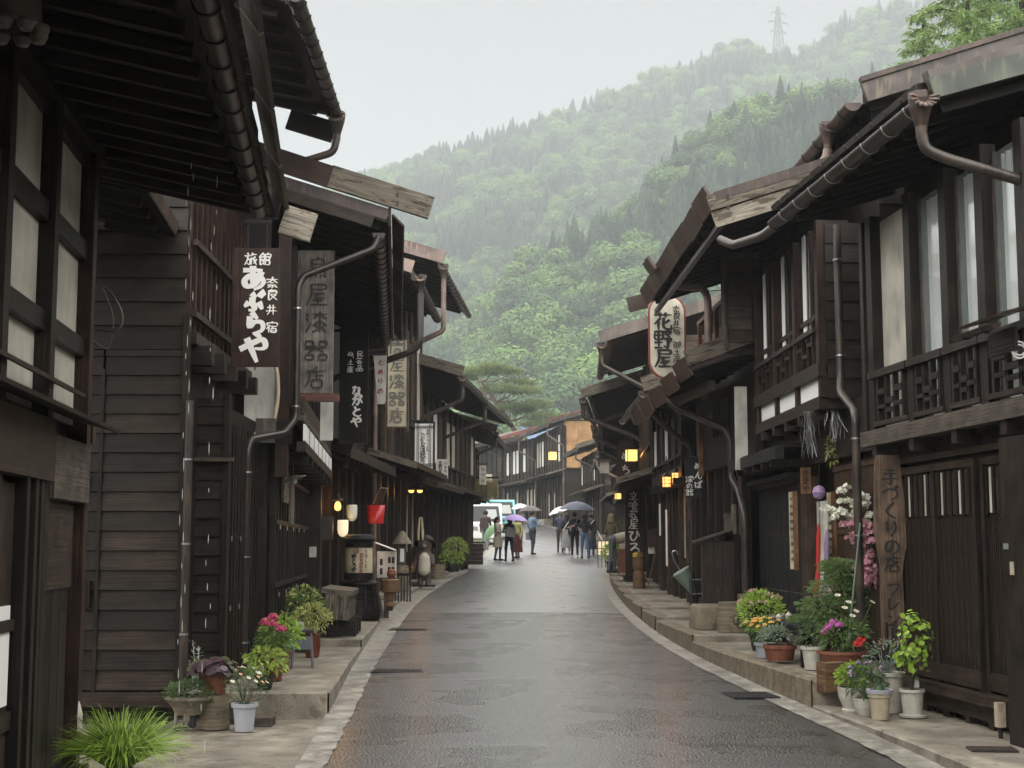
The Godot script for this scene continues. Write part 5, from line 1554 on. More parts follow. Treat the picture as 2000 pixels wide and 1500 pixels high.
# ------------------------------------------------------------------ brush lettering
# strokes on a 0-9 grid, x then y downwards
const GLYPH := {
	"あ": "1272 4144 4447 735728163464867859", "ぶ": "4152 4345574838 2516 7587 7182 8091", "ら": "3052 22264474867849", "や": "054372847555 5061 2259",
	"な": "1252 312517 6274 64675938476789", "が": "1363665847 313418 7396 7182 8091", "と": "3144 734426386988", "め": "2247 615528163463857859",
	"ん": "51183555587996", "ば": "1218 3373 616748375688 7182 8091", "の": "524628162352848769", "手": "7121 1383 0696 51584938", "づ": "0442838658 7182 8091",
	"く": "602579", "り": "212635 617549", "店": "5051 1292 222509 5356 5484 3676793936", "フ": "12827539", "レ": "212884", "ン": "1233 185783", "ド": "3039 3466 6172 7081",
	"ゆ": "12183362847757 515639", "う": "4162 2453747749", "る": "217126548588594867", "し": "31375987", "民": "21818424 212948 2686 54679997", "芸": "0191 3032 6062 2474 0696 562989 6789",
	"品": "3171743431 0646490906 5696995956", "花": "0191 3032 6062 3306 2529 8456 53589997", "野": "0040440400 0242 2028 0646 0949 509072 6183 549486 747958",
	"屋": "20808222 202509 3484 544686 5659 3777 2999", "奈": "0292 504305 5295 3565 1787 575949 3819 7899", "良": "4051 21818424 2282 212957 4599 8566", "井": "1383 0696 313619 6169",
	"宿": "5051 13119193 3306 2529 4494 4686894946 4888 6455", "土": "2474 5158 0898", "産": "5051 1191 3243 7263 1494 1409 3686 3787 2999 6559", "御": "2002 2305 1419 4131 3262 3565 4248 3868 71919686 7179",
	"旅": "2031 0242 222509 2545483928 6052 6191 8355 5459 7599 9578", "館": "3003 3053 1343 13434616 1545 131938 3549 7071 52519193 5359 53838555 56868959",
	"鳥": "5041 21717525 2373 2126 2595 2686 868978 0809 2829 4849 6869", "漆": "0112 0314 0925 3191 6064 6133 6193 6436 6496 6569 4657 3958 8677 7799",
	"器": "0131330301 6191936361 0494 434416 5486 0737390907 6797996967", "問": "0009 00404303 0242 50909989 5053 5393 5292 3666693936", "立": "5051 1282 3447 7357 0898",
	"喰": "0232350502 6034 6094 6162 44747646 444967 6799", "ひ": "1242253858757195", "ろ": "21712654858849", "ま": "1282 1484 505739284789", "か": "1363665847 313418 7396",
	"川": "212609 5257 8189", "ち": "1272 4025 2554867849", "尾": "20808222 202509 7444 3565 3686 54588897", "麺": "1141 3036 0444 1669 5191 6082 5389 5787 5989", "郷": "3013 1333 3315 0535 5051 43836545 5666 7199", "会": "5004 5094 3363 1686 462888",
	"&": "696623325243266586", "木": "0393 5059 5306 5396", "曽": "2031 7061 12828515 5255 2777 2689", "柳": "0242 2029 2205 5349 6191 71", "工": "1282 5258 0898",
}

func letters(mb: MB, text: String, x: float, y: float, size: float, pitch: float, w: float, z: float, wrap := 0.0, slant := 0.0, wide := 1.0) -> void:
	# one column, top to bottom; wrap > 0 bends it round a drum of that radius
	var lay := 0.0
	for i in text.length():
		var ch := text[i]
		if ch == " " or not GLYPH.has(ch): continue
		var cy := y - (i + 0.5) * pitch
		for st in GLYPH[ch].split(" "):
			var pts := []
			for k in st.length() / 2:
				pts.append(Vector2((int(st[k * 2]) - 4.5) / 9.0 * wide, -(int(st[k * 2 + 1]) - 4.5) / 9.0 + slant * (int(st[k * 2]) - 4.5) / 9.0) * size)
			if pts.size() < 2: continue
			var fine := []
			for k in pts.size() - 1:
				var p0: Vector2 = pts[maxi(k - 1, 0)]; var p3: Vector2 = pts[mini(k + 2, pts.size() - 1)]
				var n := 4 if pts.size() > 2 else 3
				for q in n: fine.append(pts[k].cubic_interpolate(pts[k + 1], p0, p3, float(q) / n))
			fine.append(pts[-1])
			var base := mb.v.size()
			lay += 0.0004
			var m := fine.size()
			for k in m:
				var dr: Vector2 = (fine[mini(k + 1, m - 1)] - fine[maxi(k - 1, 0)]).normalized()
				var t := float(k) / (m - 1)
				var ww := w * (1.1 - 0.55 * t * t) * (0.8 + 0.35 * absf(dr.y))
				var nn := Vector2(-dr.y, dr.x) * ww * 0.5
				var ext := dr * (w * 0.3 if k == m - 1 else (-w * 0.3 if k == 0 else 0.0))
				for s in [-1.0, 1.0]:
					var p: Vector2 = fine[k] + nn * s + ext
					if wrap > 0.0:
						var an := (x + p.x) / wrap
						mb.vert(Vector3(sin(an) * (wrap + z + lay), cy + p.y, cos(an) * (wrap + z + lay)), Vector3(sin(an), 0, cos(an)))
					else:
						mb.vert(Vector3(x + p.x, cy + p.y, z + lay + 0.00012 * k / m), Vector3.BACK)
			for k in m - 1:
				mb.face(base + k * 2, base + k * 2 + 1, base + k * 2 + 2)
				mb.face(base + k * 2 + 1, base + k * 2 + 3, base + k * 2 + 2)

# a board that hangs square to the street; cols: [text, x, y, size, pitch, stroke]
func sign_board(called: String, label: String, at: Vector3, s: Vector3, m: Material, ink: Material, cols: Array, turn := 0.0) -> Node3D:
	var t := thing(called, label, "sign", at, turn, "hanging shop signs")
	part(t, "board", bmesh(s), m)
	var mb := MB.new()
	for c in cols: letters(mb, c[0], c[1], c[2], c[3], c[4], c[5], s.z * 0.5 + 0.003)
	if mb.v.size(): part(t, "lettering", mb.mesh(), ink)
	return t

func chain(t: Node3D, x: float, y0: float, y1: float) -> void:
	var n := int((y1 - y0) / 0.03)
	for i in n:
		var mb := MB.new()
		var pts := []
		for k in 7: pts.append(Vector3(cos(TAU * k / 6.0) * 0.008, sin(TAU * k / 6.0) * 0.017, 0))
		mb.tube(pts, 0.0028, 4, false)
		part(t, "chain_link", mb.mesh(), M.iron, Vector3(x, y0 + (i + 0.5) * 0.03, 0), Basis(Vector3.UP, PI / 2 * (i % 2)))

func outline_prism(pts: Array, z: float) -> ArrayMesh:
	var mb := MB.new()
	var k := pts.size()
	var mid := Vector2.ZERO
	for p in pts: mid += p / k
	for sg in [1.0, -1.0]:
		var m := mb.vert(Vector3(mid.x, mid.y, sg * z * 0.5), Vector3(0, 0, sg), mid * 1.0)
		var s0 := mb.v.size()
		for p in pts: mb.vert(Vector3(p.x, p.y, sg * z * 0.5), Vector3(0, 0, sg), Vector2(p.y, p.x))
		for j in k: mb.face(m, s0 + j, s0 + (j + 1) % k)
	for j in k:
		var a: Vector2 = pts[j]; var b: Vector2 = pts[(j + 1) % k]
		var nn := Vector2(b.y - a.y, a.x - b.x).normalized()
		if nn.dot((a + b) * 0.5 - mid) < 0.0: nn = -nn
		mb.quad(Vector3(a.x, a.y, z * 0.5), Vector3(b.x, b.y, z * 0.5), Vector3(b.x, b.y, -z * 0.5), Vector3(a.x, a.y, -z * 0.5), Vector3(nn.x, nn.y, 0))
	return mb.mesh()

func build_signs() -> void:
	# brown inn sign on chains
	var t := sign_board("inn_sign", "dark brown inn sign with large white brush characters hanging on two chains", Vector3(-2.345, 3.775, -12.85), Vector3(0.435, 1.10, 0.04), M.wood_red, M.white_paint, [
		["旅", -0.055, 0.50, 0.105, 0.105, 0.015], ["館", 0.075, 0.50, 0.105, 0.105, 0.014],
		["あ", -0.02, 0.395, 0.225, 0.23, 0.05], ["ぶ", -0.02, 0.125, 0.19, 0.16, 0.048], ["ら", 0.0, -0.06, 0.185, 0.18, 0.046], ["や", 0.0, -0.245, 0.25, 0.25, 0.052],
		["奈", 0.145, 0.28, 0.095, 0.1, 0.013], ["良", 0.145, 0.165, 0.095, 0.1, 0.013], ["井", 0.145, 0.04, 0.095, 0.12, 0.012], ["宿", 0.15, -0.135, 0.095, 0.1, 0.013]])
	chain(t, -0.09, 0.55, 0.79); chain(t, 0.085, 0.55, 0.79)
	part(t, "hook", bmesh(Vector3(0.012, 0.03, 0.012)), M.iron, Vector3(0.0, -0.565, 0))
	part(t, "hanging_pole", bmesh(Vector3(0.26, 0.03, 0.03)), M.wood_black, Vector3(0.0, 0.8, 0))
	# carved grey board
	t = sign_board("lacquer_shop_sign", "grey-brown carved board with five dark outlined characters above a red shelf", Vector3(-2.105, 3.985, -15.0), Vector3(0.40, 1.54, 0.05), M.wood_sign, M.ink, [["鳥屋漆器店", 0.02, 0.73, 0.215, 0.295, 0.020]])
	part(t, "red_shelf", bmesh(Vector3(0.50, 0.075, 0.16)), M.rust_red, Vector3(0.02, -0.82, 0.03))
	part(t, "wall_bracket", bmesh(Vector3(0.3, 0.03, 0.03)), M.iron, Vector3(-0.3, 0.6, -0.02))
	t = sign_board("white_name_board", "small white rounded board hanging below the red shelf", Vector3(-2.03, 2.96, -15.5), Vector3(0.14, 0.42, 0.02), M.white_board, M.ink, [])
	# black board, white hiragana
	t = sign_board("black_shop_sign", "tall black shop board with small white characters and large white hiragana", Vector3(-2.31, 3.95, -20.6), Vector3(0.42, 1.72, 0.05), M.wood_black, M.white_paint, [["ながとや", 0.05, -0.02, 0.155, 0.15, 0.030], ["民芸品", 0.08, 0.5, 0.085, 0.105, 0.013], ["郷土産", -0.05, 0.48, 0.085, 0.105, 0.013]])
	part(t, "arm", bmesh(Vector3(0.5, 0.04, 0.04)), M.wood_black, Vector3(-0.2, 0.8, -0.05))
	t = thing("white_tapered_board", "white tapered hanging board with faded red characters behind the black shop sign", "sign", Vector3(-1.995, 4.12, -21.4), 0, "hanging shop signs")
	part(t, "board", outline_prism([Vector2(-0.11, 0.36), Vector2(0.09, 0.36), Vector2(0.08, -0.34), Vector2(0.06, -0.38), Vector2(-0.04, -0.38)], 0.02), M.white_board)
	var mb := MB.new()
	letters(mb, "とめりの", 0.0, 0.33, 0.09, 0.145, 0.014, 0.014)
	part(t, "lettering", mb.mesh(), M.red_paint)
	part(t, "arm", bmesh(Vector3(0.6, 0.03, 0.03)), M.iron, Vector3(-0.25, 0.38, 0))
	# cream wholesale sign in a wooden frame
	t = sign_board("wholesale_sign", "tall cream sign with grey painted characters in a wooden frame", Vector3(-2.03, 4.47, -25.0), Vector3(0.335, 1.54, 0.06), M.cream_board, M.ink_grey, [["問屋漆器店", -0.005, 0.79, 0.235, 0.302, 0.032]])
	for x in [-0.185, 0.185]: part(t, "frame_bar", bmesh(Vector3(0.03, 1.66 if x > 0 else 1.56, 0.09)), M.wood_grey, Vector3(x, -0.05 if x > 0 else 0.0, 0))
	for y in [-0.785, 0.785]: part(t, "frame_bar", bmesh(Vector3(0.34, 0.03, 0.09)), M.wood_grey, Vector3(0, y, 0))
	part(t, "arm", bmesh(Vector3(0.9, 0.05, 0.05)), M.wood_dark, Vector3(-0.5, 0.6, -0.06))
	part(t, "hanger", bmesh(Vector3(0.05, 0.5, 0.05)), M.wood_dark, Vector3(0.03, -1.03, -0.02))
	# white lantern box
	t = thing("lantern_sign", "white box lantern sign with black grid bars and black characters", "sign", Vector3(-1.92, 3.775, -31.0), 0, "hanging shop signs")
	part(t, "panel", bmesh(Vector3(0.40, 0.98, 0.16)), M.white_paint)
	for x in [-0.15, -0.115, 0.115, 0.15]: part(t, "grid_bar", bmesh(Vector3(0.012, 0.98, 0.012)), M.ink, Vector3(x, 0, 0.087))
	for y in [-0.43, -0.395, 0.395, 0.43]: part(t, "grid_bar", bmesh(Vector3(0.40, 0.012, 0.012)), M.ink, Vector3(0, y, 0.092))
	for x in [-0.215, 0.215]: part(t, "frame_bar", bmesh(Vector3(0.03, 1.06, 0.19)), M.wood_black, Vector3(x, 0, 0))
	for y in [-0.515, 0.515]: part(t, "frame_bar", bmesh(Vector3(0.40, 0.03, 0.19)), M.wood_black, Vector3(0, y, 0))
	mb = MB.new()
	letters(mb, "会柳尾漆器店", -0.025, 0.27, 0.11, 0.105, 0.014, 0.083)
	letters(mb, "奈良うるし工芸", 0.075, 0.37, 0.05, 0.07, 0.007, 0.083)
	letters(mb, "木曽", -0.07, 0.37, 0.045, 0.06, 0.006, 0.083)
	part(t, "lettering", mb.mesh(), M.ink)
	part(t, "arm", bmesh(Vector3(0.6, 0.04, 0.04)), M.wood_black, Vector3(-0.4, 0.55, 0))
	t = sign_board("small_white_sign", "small pale sign with black characters beside the plaster end wall", Vector3(-1.675, 3.44, -34.0), Vector3(0.29, 0.46, 0.05), M.white_board, M.ink, [["奈野屋館", -0.04, 0.19, 0.085, 0.095, 0.012], ["土産品", 0.08, 0.18, 0.055, 0.09, 0.007]])
	for x in [-0.07, 0.07]: part(t, "hanger", bmesh(Vector3(0.02, 0.2, 0.02)), M.iron, Vector3(x, 0.33, 0))
	t = sign_board("narrow_white_sign", "narrow pale sign with thin characters at the bend on the west side", Vector3(-0.945, 3.89, -46.0), Vector3(0.22, 0.62, 0.06), M.white_board, M.ink_grey, [["旅御宿", 0, 0.28, 0.12, 0.18, 0.014]])
	part(t, "cap", bmesh(Vector3(0.36, 0.05, 0.14)), M.wood_grey, Vector3(0, 0.36, 0))
	t = sign_board("far_lantern_sign", "small round-marked paper sign under the far west eaves", Vector3(-0.95, 4.35, -58.0), Vector3(0.28, 0.34, 0.1), M.cream_board, M.ink, [["の", 0, 0.12, 0.2, 0.24, 0.02]])
	part(t, "hanger", bmesh(Vector3(0.5, 0.03, 0.03)), M.iron, Vector3(-0.2, 0.2, 0))
	# oval sign on the east side
	t = thing("oval_shop_sign", "cream rounded sign with red rim and black brush characters over the east canopy", "sign", Vector3(2.355, 4.76, -21.35), 0, "hanging shop signs")
	t.scale = Vector3.ONE * 0.905
	for q in [[0.315, 0.72, 0.05, M.red_paint, "rim"], [0.285, 0.69, 0.075, M.sign_white, "face"]]:
		var pts := []
		var r: float = q[0]
		var hh: float = q[1]
		for i in 17: pts.append(Vector2(cos(PI * i / 16.0) * r, hh - r + sin(PI * i / 16.0) * r))
		for i in 17: pts.append(Vector2(-cos(PI * i / 16.0) * r, -(hh - r) - sin(PI * i / 16.0) * r))
		part(t, q[4], outline_prism(pts, q[2]), q[3])
	mb = MB.new()
	letters(mb, "花野屋", -0.07, 0.42, 0.27, 0.315, 0.042, 0.041)
	letters(mb, "奈良井宿 御土産", 0.155, 0.53, 0.115, 0.122, 0.015, 0.041)
	part(t, "lettering", mb.mesh(), M.ink)
	mb = MB.new()
	mb.tube([Vector3(0.0, 0.73, 0), Vector3(0.95, 0.8, 0.0)], 0.012, 6)
	part(t, "arm", mb.mesh(), M.iron)
	# slate sign
	t = sign_board("slate_sign", "dark slate-coloured sign with white characters beside the woven lamps", Vector3(2.84, 2.66, -22.2), Vector3(0.27, 0.60, 0.05), M.wood_blue, M.white_paint, [["めんば", 0.065, 0.27, 0.12, 0.15, 0.020], ["&", -0.02, 0.05, 0.07, 0.08, 0.010], ["漆の器", -0.075, 0.03, 0.095, 0.1, 0.013]])
	part(t, "arm", bmesh(Vector3(0.5, 0.025, 0.025)), M.iron, Vector3(0.15, 0.33, 0))
	for x in [-0.06, 0.06]: part(t, "hanger", bmesh(Vector3(0.008, 0.06, 0.008)), M.iron, Vector3(x, 0.31, 0))
	# tall brown sign standing on the pavement
	t = thing("standing_sign", "tall brown board with cut corners and white brush characters standing on the east pavement", "sign", Vector3(2.815, pave(1, 33.0), -33.0), 0, "")
	part(t, "board", outline_prism([Vector2(-0.2, 0.0), Vector2(0.2, 0.0), Vector2(0.2, 2.28), Vector2(-0.08, 2.28), Vector2(-0.12, 2.16), Vector2(-0.2, 2.08)], 0.06), M.wood_red)
	mb = MB.new()
	letters(mb, "立喰麺屋", -0.005, 2.02, 0.20, 0.215, 0.026, 0.034)
	letters(mb, "ひろ", -0.005, 1.16, 0.27, 0.30, 0.036, 0.034)
	part(t, "lettering", mb.mesh(), M.white_paint)
	part(t, "foot", bmesh(Vector3(0.5, 0.08, 0.3)), M.wood_dark, Vector3(0, 0.04, 0))
	t = sign_board("river_sign", "dark hanging board with white brush characters under the square lamp", Vector3(2.92, 3.55, -36.5), Vector3(0.42, 1.5, 0.05), M.wood_red, M.white_paint, [["めち川", 0.0, 0.55, 0.22, 0.36, 0.030]])
	part(t, "arm", bmesh(Vector3(0.7, 0.05, 0.05)), M.wood_black, Vector3(0.3, 0.76, 0))
	t = sign_board("white_box_sign", "blank white box sign with little roof left of the glowing square lamp", Vector3(2.42, 3.65, -37.2), Vector3(0.24, 0.3, 0.1), M.white_board, M.ink, [])
	part(t, "cap", bmesh(Vector3(0.34, 0.06, 0.2)), M.wood_old, Vector3(0, 0.18, 0))
	# wavy slab of wood by the first east house
	t = thing("wavy_board_sign", "tall wavy-edged brown wood slab with carved dark characters beside the downpipe", "sign", Vector3(3.265, 1.575, -12.3), -0.05, "")
	var L := []
	var R := []
	for i in 25:
		var y := 0.81 - 1.62 * i / 24.0
		var w := 0.118 + 0.022 * sin(y * 4.2 + 0.6) + 0.008 * sin(y * 11.0)
		R.append(Vector2(w * 0.9 + 0.012 * sin(y * 6.0), y))
		L.append(Vector2(-w + 0.01 * sin(y * 5.0 + 2.0), y))
	L.reverse()
	part(t, "slab", outline_prism(R + L, 0.045), M.wood_slab)
	mb = MB.new()
	letters(mb, "手づくりの店", 0.0, 0.70, 0.135, 0.148, 0.019, 0.026)
	letters(mb, "フレンド", 0.0, -0.27, 0.115, 0.13, 0.018, 0.026, 0.0, 0.12)
	letters(mb, "奈良井", 0.0, -0.60, 0.05, 0.06, 0.008, 0.026)
	part(t, "lettering", mb.mesh(), M.ink)
	# small name plate and two honey-coloured boards by the second east house
	sign_board("name_plate", "small tan wooden name plate with three black hiragana on the brown post", Vector3(3.285, 2.33, -15.9), Vector3(0.11, 0.29, 0.025), M.wood_honey, M.ink, [["かまや", 0.0, 0.135, 0.075, 0.09, 0.012]])
	for q in [[3.245, 1.78, 16.35, "the shorter"], [3.46, 1.66, 15.35, "the longer"]]:
		var vb := sign_board("vertical_board", "honey-coloured vertical board with a white edge by the brown post, %s of the two" % q[3], Vector3(q[0], q[1], -q[2]), Vector3(0.055, 0.9 if q[2] > 16 else 1.05, 0.05), M.wood_honey, M.ink, [])
		part(vb, "white_edge", bmesh(Vector3(0.035, 0.88 if q[2] > 16 else 1.03, 0.04)), M.cream_board, Vector3(-0.046, 0, 0))
		mb = MB.new()
		letters(mb, "木曽漆器御土産品店", -0.046, 0.4, 0.035, 0.085, 0.006, 0.023)
		part(vb, "lettering", mb.mesh(), M.ink)

# ------------------------------------------------------------------ plants and pots
func bunch(mb: MB, c: Vector3, r: Vector3, n: int, ln: float, w: float, droop := 0.3, up := 0.4) -> void:
	for i in n:
		var u := Vector3(rng.randfn(), rng.randfn() * 0.8 + up, rng.randfn()).normalized()
		var p := c + u * r * (0.45 + 0.55 * sqrt(rng.randf()))
		var d := (u + Vector3(rng.randfn(), rng.randfn(), rng.randfn()) * 0.45).normalized()
		mb.leaf(p, d, d.cross(Vector3(rng.randfn(), rng.randfn(), rng.randfn())), ln * (0.7 + rng.randf() * 0.6), w * (0.7 + rng.randf() * 0.6), droop)

func stems(mb: MB, a: Vector3, c: Vector3, r: Vector3, n: int, th := 0.004) -> void:
	for i in n:
		var e := c + Vector3(rng.randfn() * 0.5, rng.randf() - 0.3, rng.randfn() * 0.5) * r
		mb.tube([a + Vector3(rng.randfn(), 0, rng.randfn()) * 0.02, a.lerp(e, 0.5) + Vector3(rng.randfn(), 0, rng.randfn()) * 0.02, e], [th, th * 0.8, th * 0.5], 4, false)

func bloom(mb: MB, p: Vector3, nn: Vector3, r: float, petals := 6) -> void:
	var s := nn.cross(Vector3(0.31, 0.8, 0.2)).normalized()
	var u := s.cross(nn)
	for i in petals:
		var a := TAU * i / petals
		var d := (s * cos(a) + u * sin(a) + nn * 0.35).normalized()
		mb.leaf(p, d, d.cross(nn), r, r * 0.8, 0.0)

func head(mb: MB, c: Vector3, r: float, n: int, fr := 0.02) -> void:
	for i in n:
		var u := Vector3(rng.randfn(), absf(rng.randfn()) * 0.8 - 0.2, rng.randfn() + 0.2).normalized()
		var w := (u + Vector3(rng.randfn(), rng.randfn(), rng.randfn()) * 0.4).normalized()
		bloom(mb, c + u * r * (0.45 + rng.randf() * 0.65), w, fr * (0.6 + rng.randf() * 0.5), 5)

func heads(t: Node3D, m: Material, centres: Array, r: float, n: int, fr: float) -> void:
	for c in centres:
		var mb := MB.new()
		head(mb, c, r, n, fr)
		part(t, "flower_head", mb.mesh(), m)

func pot(t: Node3D, prof: Array, m: Material, seg := 22, y := 0.0) -> MeshInstance3D:
	var mb := MB.new()
	mb.lathe(Vector3(0, y, 0), prof, seg)
	var p := part(t, "pot", mb.mesh(), m)
	var h: float = prof[-1].y
	var so := MB.new()
	so.lathe(Vector3(0, y, 0), [Vector2(0.001, h - 0.005), Vector2(prof[-1].x, h - 0.012)], 14)
	part(p, "soil", so.mesh(), M.soil)
	return p

func tapered(r0: float, r1: float, h: float, rim := 0.012) -> Array:
	return [Vector2(0.001, 0), Vector2(r0, 0), Vector2(r1 - 0.004, h - 0.03), Vector2(r1 + rim, h - 0.028), Vector2(r1 + rim, h), Vector2(r1 - 0.01, h), Vector2(r1 - 0.014, h - 0.03)]

func plant(called: String, label: String, at: Vector3, group := "") -> Node3D:
	return thing(called, label, "plant", at, rng.randf() * TAU, group)

func foliage(t: Node3D, m: Material, c: Vector3, r: Vector3, n: int, ln: float, w: float, droop := 0.3, up := 0.4, base := Vector3.ZERO, ns := 8) -> void:
	var mb := MB.new()
	bunch(mb, c, r, n, ln, w, droop, up)
	if ns > 0: stems(mb, base, c, r, ns)
	part(t, "foliage", mb.mesh(), m)

func flowers(t: Node3D, m: Material, spots: Array, r: float, petals := 7, heart = null) -> void:
	for p in spots:
		var mb := MB.new()
		var nn: Vector3 = (Vector3(p.x, 0.35, p.z) + Vector3(0, 0.2, 0.25)).normalized()
		bloom(mb, p, nn, r, petals)
		var o := part(t, "flower", mb.mesh(), m)
		if heart:
			var hb_ := MB.new()
			hb_.disc(p + nn * r * 0.3, nn, r * 0.32, 7, 0.2)
			part(o, "flower_heart", hb_.mesh(), heart)

func scatter(c: Vector3, r: Vector3, n: int) -> Array:
	var out := []
	for i in n:
		var u := Vector3(rng.randfn(), absf(rng.randfn()) + 0.25, rng.randfn()).normalized()
		out.append(c + u * r)
	return out

func stump(called: String, label: String, at: Vector3, r: float, h: float, m: Material, group := "") -> Node3D:
	var t := thing(called, label, "stump", at, rng.randf() * TAU, group)
	var mb := MB.new()
	mb.lathe(Vector3.ZERO, [Vector2(r * 1.06, 0), Vector2(r, h * 0.3), Vector2(r * 0.96, h * 0.8), Vector2(r * 0.93, h)], 26, Basis(), 0.035)
	part(t, "bark", mb.mesh(), m)
	mb = MB.new()
	mb.lathe(Vector3.ZERO, [Vector2(r * 0.93, h), Vector2(r * 0.5, h + 0.004), Vector2(0.001, h + 0.002)], 26, Basis(), 0.035)
	part(t, "cut_top", mb.mesh(), M.wood_old)
	return t

func pave(side: int, d: float) -> float:
	for q in tops[side]:
		if d >= q[0] and d < q[1]: return q[2]
	return ground(d) + 0.15

# height of something standing h above the road: whatever is near pavement height stands on the slab itself
func wl(d: float, h: float) -> float:
	var usual := 0.05 if d < 11.95 else 0.14
	if side_now == 1: usual = 0.12 if d < 12.25 else 0.21
	return pave(side_now, d) + 0.008 + (0.0 if absf(h - usual) < 0.07 else h - usual)

func build_left_props() -> void:
	side_now = 0
	# bright ornamental grass at the bottom edge
	var t := plant("ornamental_grass", "bright lime-green mound of ornamental grass at the foot of the plaster-panelled house", Vector3(-2.36, wl(8.6, 0.05), -8.75))
	t.scale = Vector3(0.9, 0.85, 0.9)
	var mb := MB.new()
	for i in 1100:
		var a := rng.randf() * TAU
		var lean := 0.15 + rng.randf() * 0.95
		var l := 0.30 + rng.randf() * 0.26
		var d := Vector3(cos(a) * sin(lean), cos(lean), sin(a) * sin(lean))
		var p := Vector3(cos(a), 0, sin(a)) * rng.randf() * 0.1 + Vector3(0, 0.12, 0)
		var s := d.cross(Vector3(rng.randfn(), rng.randfn(), rng.randfn())).normalized() * 0.0035
		var m1 := p + d * l * 0.5 + Vector3(0, -0.01, 0)
		var m2 := p + d * l * 0.85 + Vector3(cos(a) * 0.03, -0.05 - lean * 0.05, sin(a) * 0.03)
		var e := p + d * l * 1.05 + Vector3(cos(a) * 0.07, -0.14 - lean * 0.10, sin(a) * 0.07)
		var nn := Vector3(d.x, 0.8, d.z).normalized()
		var b := mb.v.size()
		for q in [[p, 1.0], [m1, 1.0], [m2, 0.7]]:
			mb.vert(q[0] + s * q[1], nn); mb.vert(q[0] - s * q[1], nn)
		mb.vert(e, nn)
		for k in [[0, 1, 2], [1, 3, 2], [2, 3, 4], [3, 5, 4], [4, 5, 6]]: mb.face(b + k[0], b + k[1], b + k[2])
	part(t, "blades", mb.mesh(), M.leaf_bright)
	pot(t, tapered(0.06, 0.08, 0.12), M.pot_dark)
	# white plastic bell on the post above it
	t = thing("white_hand_bell", "white plastic handset clipped to the dark door post above the grass", "intercom", Vector3(-2.70, 0.53, -9.0))
	mb = MB.new()
	mb.lathe(Vector3.ZERO, [Vector2(0.001, -0.09), Vector2(0.03, -0.07), Vector2(0.032, 0.03), Vector2(0.016, 0.09), Vector2(0.004, 0.12)], 14)
	part(t, "body", mb.mesh(), M.pot_white)
	part(t, "clip", bmesh(Vector3(0.03, 0.02, 0.05)), M.steel, Vector3(-0.03, 0.07, 0))
	# plants at the corner of the weatherboarded house
	t = plant("succulent_planter", "grey-green succulent in a round stone bowl on a wire stand", Vector3(-2.50, wl(11.25, 0.05), -11.2))
	pot(t, [Vector2(0.001, 0), Vector2(0.10, 0.0), Vector2(0.13, 0.06), Vector2(0.175, 0.11), Vector2(0.185, 0.12), Vector2(0.18, 0.14), Vector2(0.15, 0.14)], M.pot_stone, 24, 0.12)
	for i in 3: part(t, "foot", bmesh(Vector3(0.035, 0.06, 0.035)), M.pot_stone, Vector3(cos(i * 2.09) * 0.1, 0.105, sin(i * 2.09) * 0.1))
	mb = MB.new()
	for y in [0.008, 0.1]:
		var pts := []
		for i in 21: pts.append(Vector3(cos(TAU * i / 20.0), 0, sin(TAU * i / 20.0)) * (0.11 if y < 0.05 else 0.08) + Vector3(0, y, 0))
		mb.tube(pts, 0.004, 5, false)
	for i in 4: mb.tube([Vector3(cos(i * 1.57), 0, sin(i * 1.57)) * 0.11 + Vector3(0, 0.008, 0), Vector3(cos(i * 1.57), 0, sin(i * 1.57)) * 0.08 + Vector3(0, 0.1, 0)], 0.004, 5)
	part(t, "wire_stand", mb.mesh(), M.iron)
	foliage(t, M.leaf_dark, Vector3(0, 0.27, 0), Vector3(0.19, 0.11, 0.19), 650, 0.035, 0.018, 0.0, 0.5, Vector3.ZERO, 0)
	var st := stump("wood_stump", "pale weathered stump carrying the terracotta pot", Vector3(-2.33, wl(11.3, 0.05), -11.32), 0.125, 0.26, M.log)
	t = plant("purple_plant", "terracotta pot of dark purple leaves standing on the stump", Vector3(-2.33, wl(11.3, 0.315), -11.32))
	pot(t, tapered(0.085, 0.105, 0.17), M.terracotta)
	mb = MB.new()
	for i in 130:
		var u := Vector3(rng.randfn(), absf(rng.randfn()) * 0.6 + 0.1, rng.randfn()).normalized()
		var p := Vector3(0.03, 0.16, 0.0) + u * Vector3(0.22, 0.15, 0.2) * (0.6 + 0.4 * rng.randf())
		mb.disc(p, (u + Vector3(0, 0.5, 0.25)).normalized(), 0.026 + rng.randf() * 0.016, 6, 0.3)
	stems(mb, Vector3(0, 0.1, 0), Vector3(0, 0.18, 0), Vector3(0.2, 0.1, 0.2), 30)
	part(t, "foliage", mb.mesh(), M.leaf_purple)
	t = plant("dusty_miller", "silvery-leaved dusty miller rising behind the purple plant", Vector3(-2.50, wl(11.45, 0.05), -11.5))
	pot(t, tapered(0.07, 0.09, 0.2), M.pot_dark)
	mb = MB.new()
	for s in [[0.0, 0.62, 0.0], [0.1, 0.66, 0.03], [-0.1, 0.46, 0.0], [0.15, 0.5, 0.05]]:
		var e := Vector3(s[0], s[1], s[2])
		mb.tube([Vector3(0, 0.18, 0), Vector3(s[0] * 0.3, s[1] * 0.6, 0), e], [0.006, 0.005, 0.003], 5, false)
		for i in 26:
			var k := 0.45 + 0.55 * i / 26.0
			var d := Vector3(rng.randfn(), 0.4, rng.randfn()).normalized()
			mb.leaf(Vector3(0, 0.18, 0).lerp(e, k), d, d.cross(Vector3.UP), 0.05, 0.012, 0.0)
	part(t, "foliage", mb.mesh(), M.leaf_silver)
	flowers(t, M.fl_yellow, [Vector3(0.06, 0.33, 0.12), Vector3(0.12, 0.335, 0.11)], 0.018, 6)
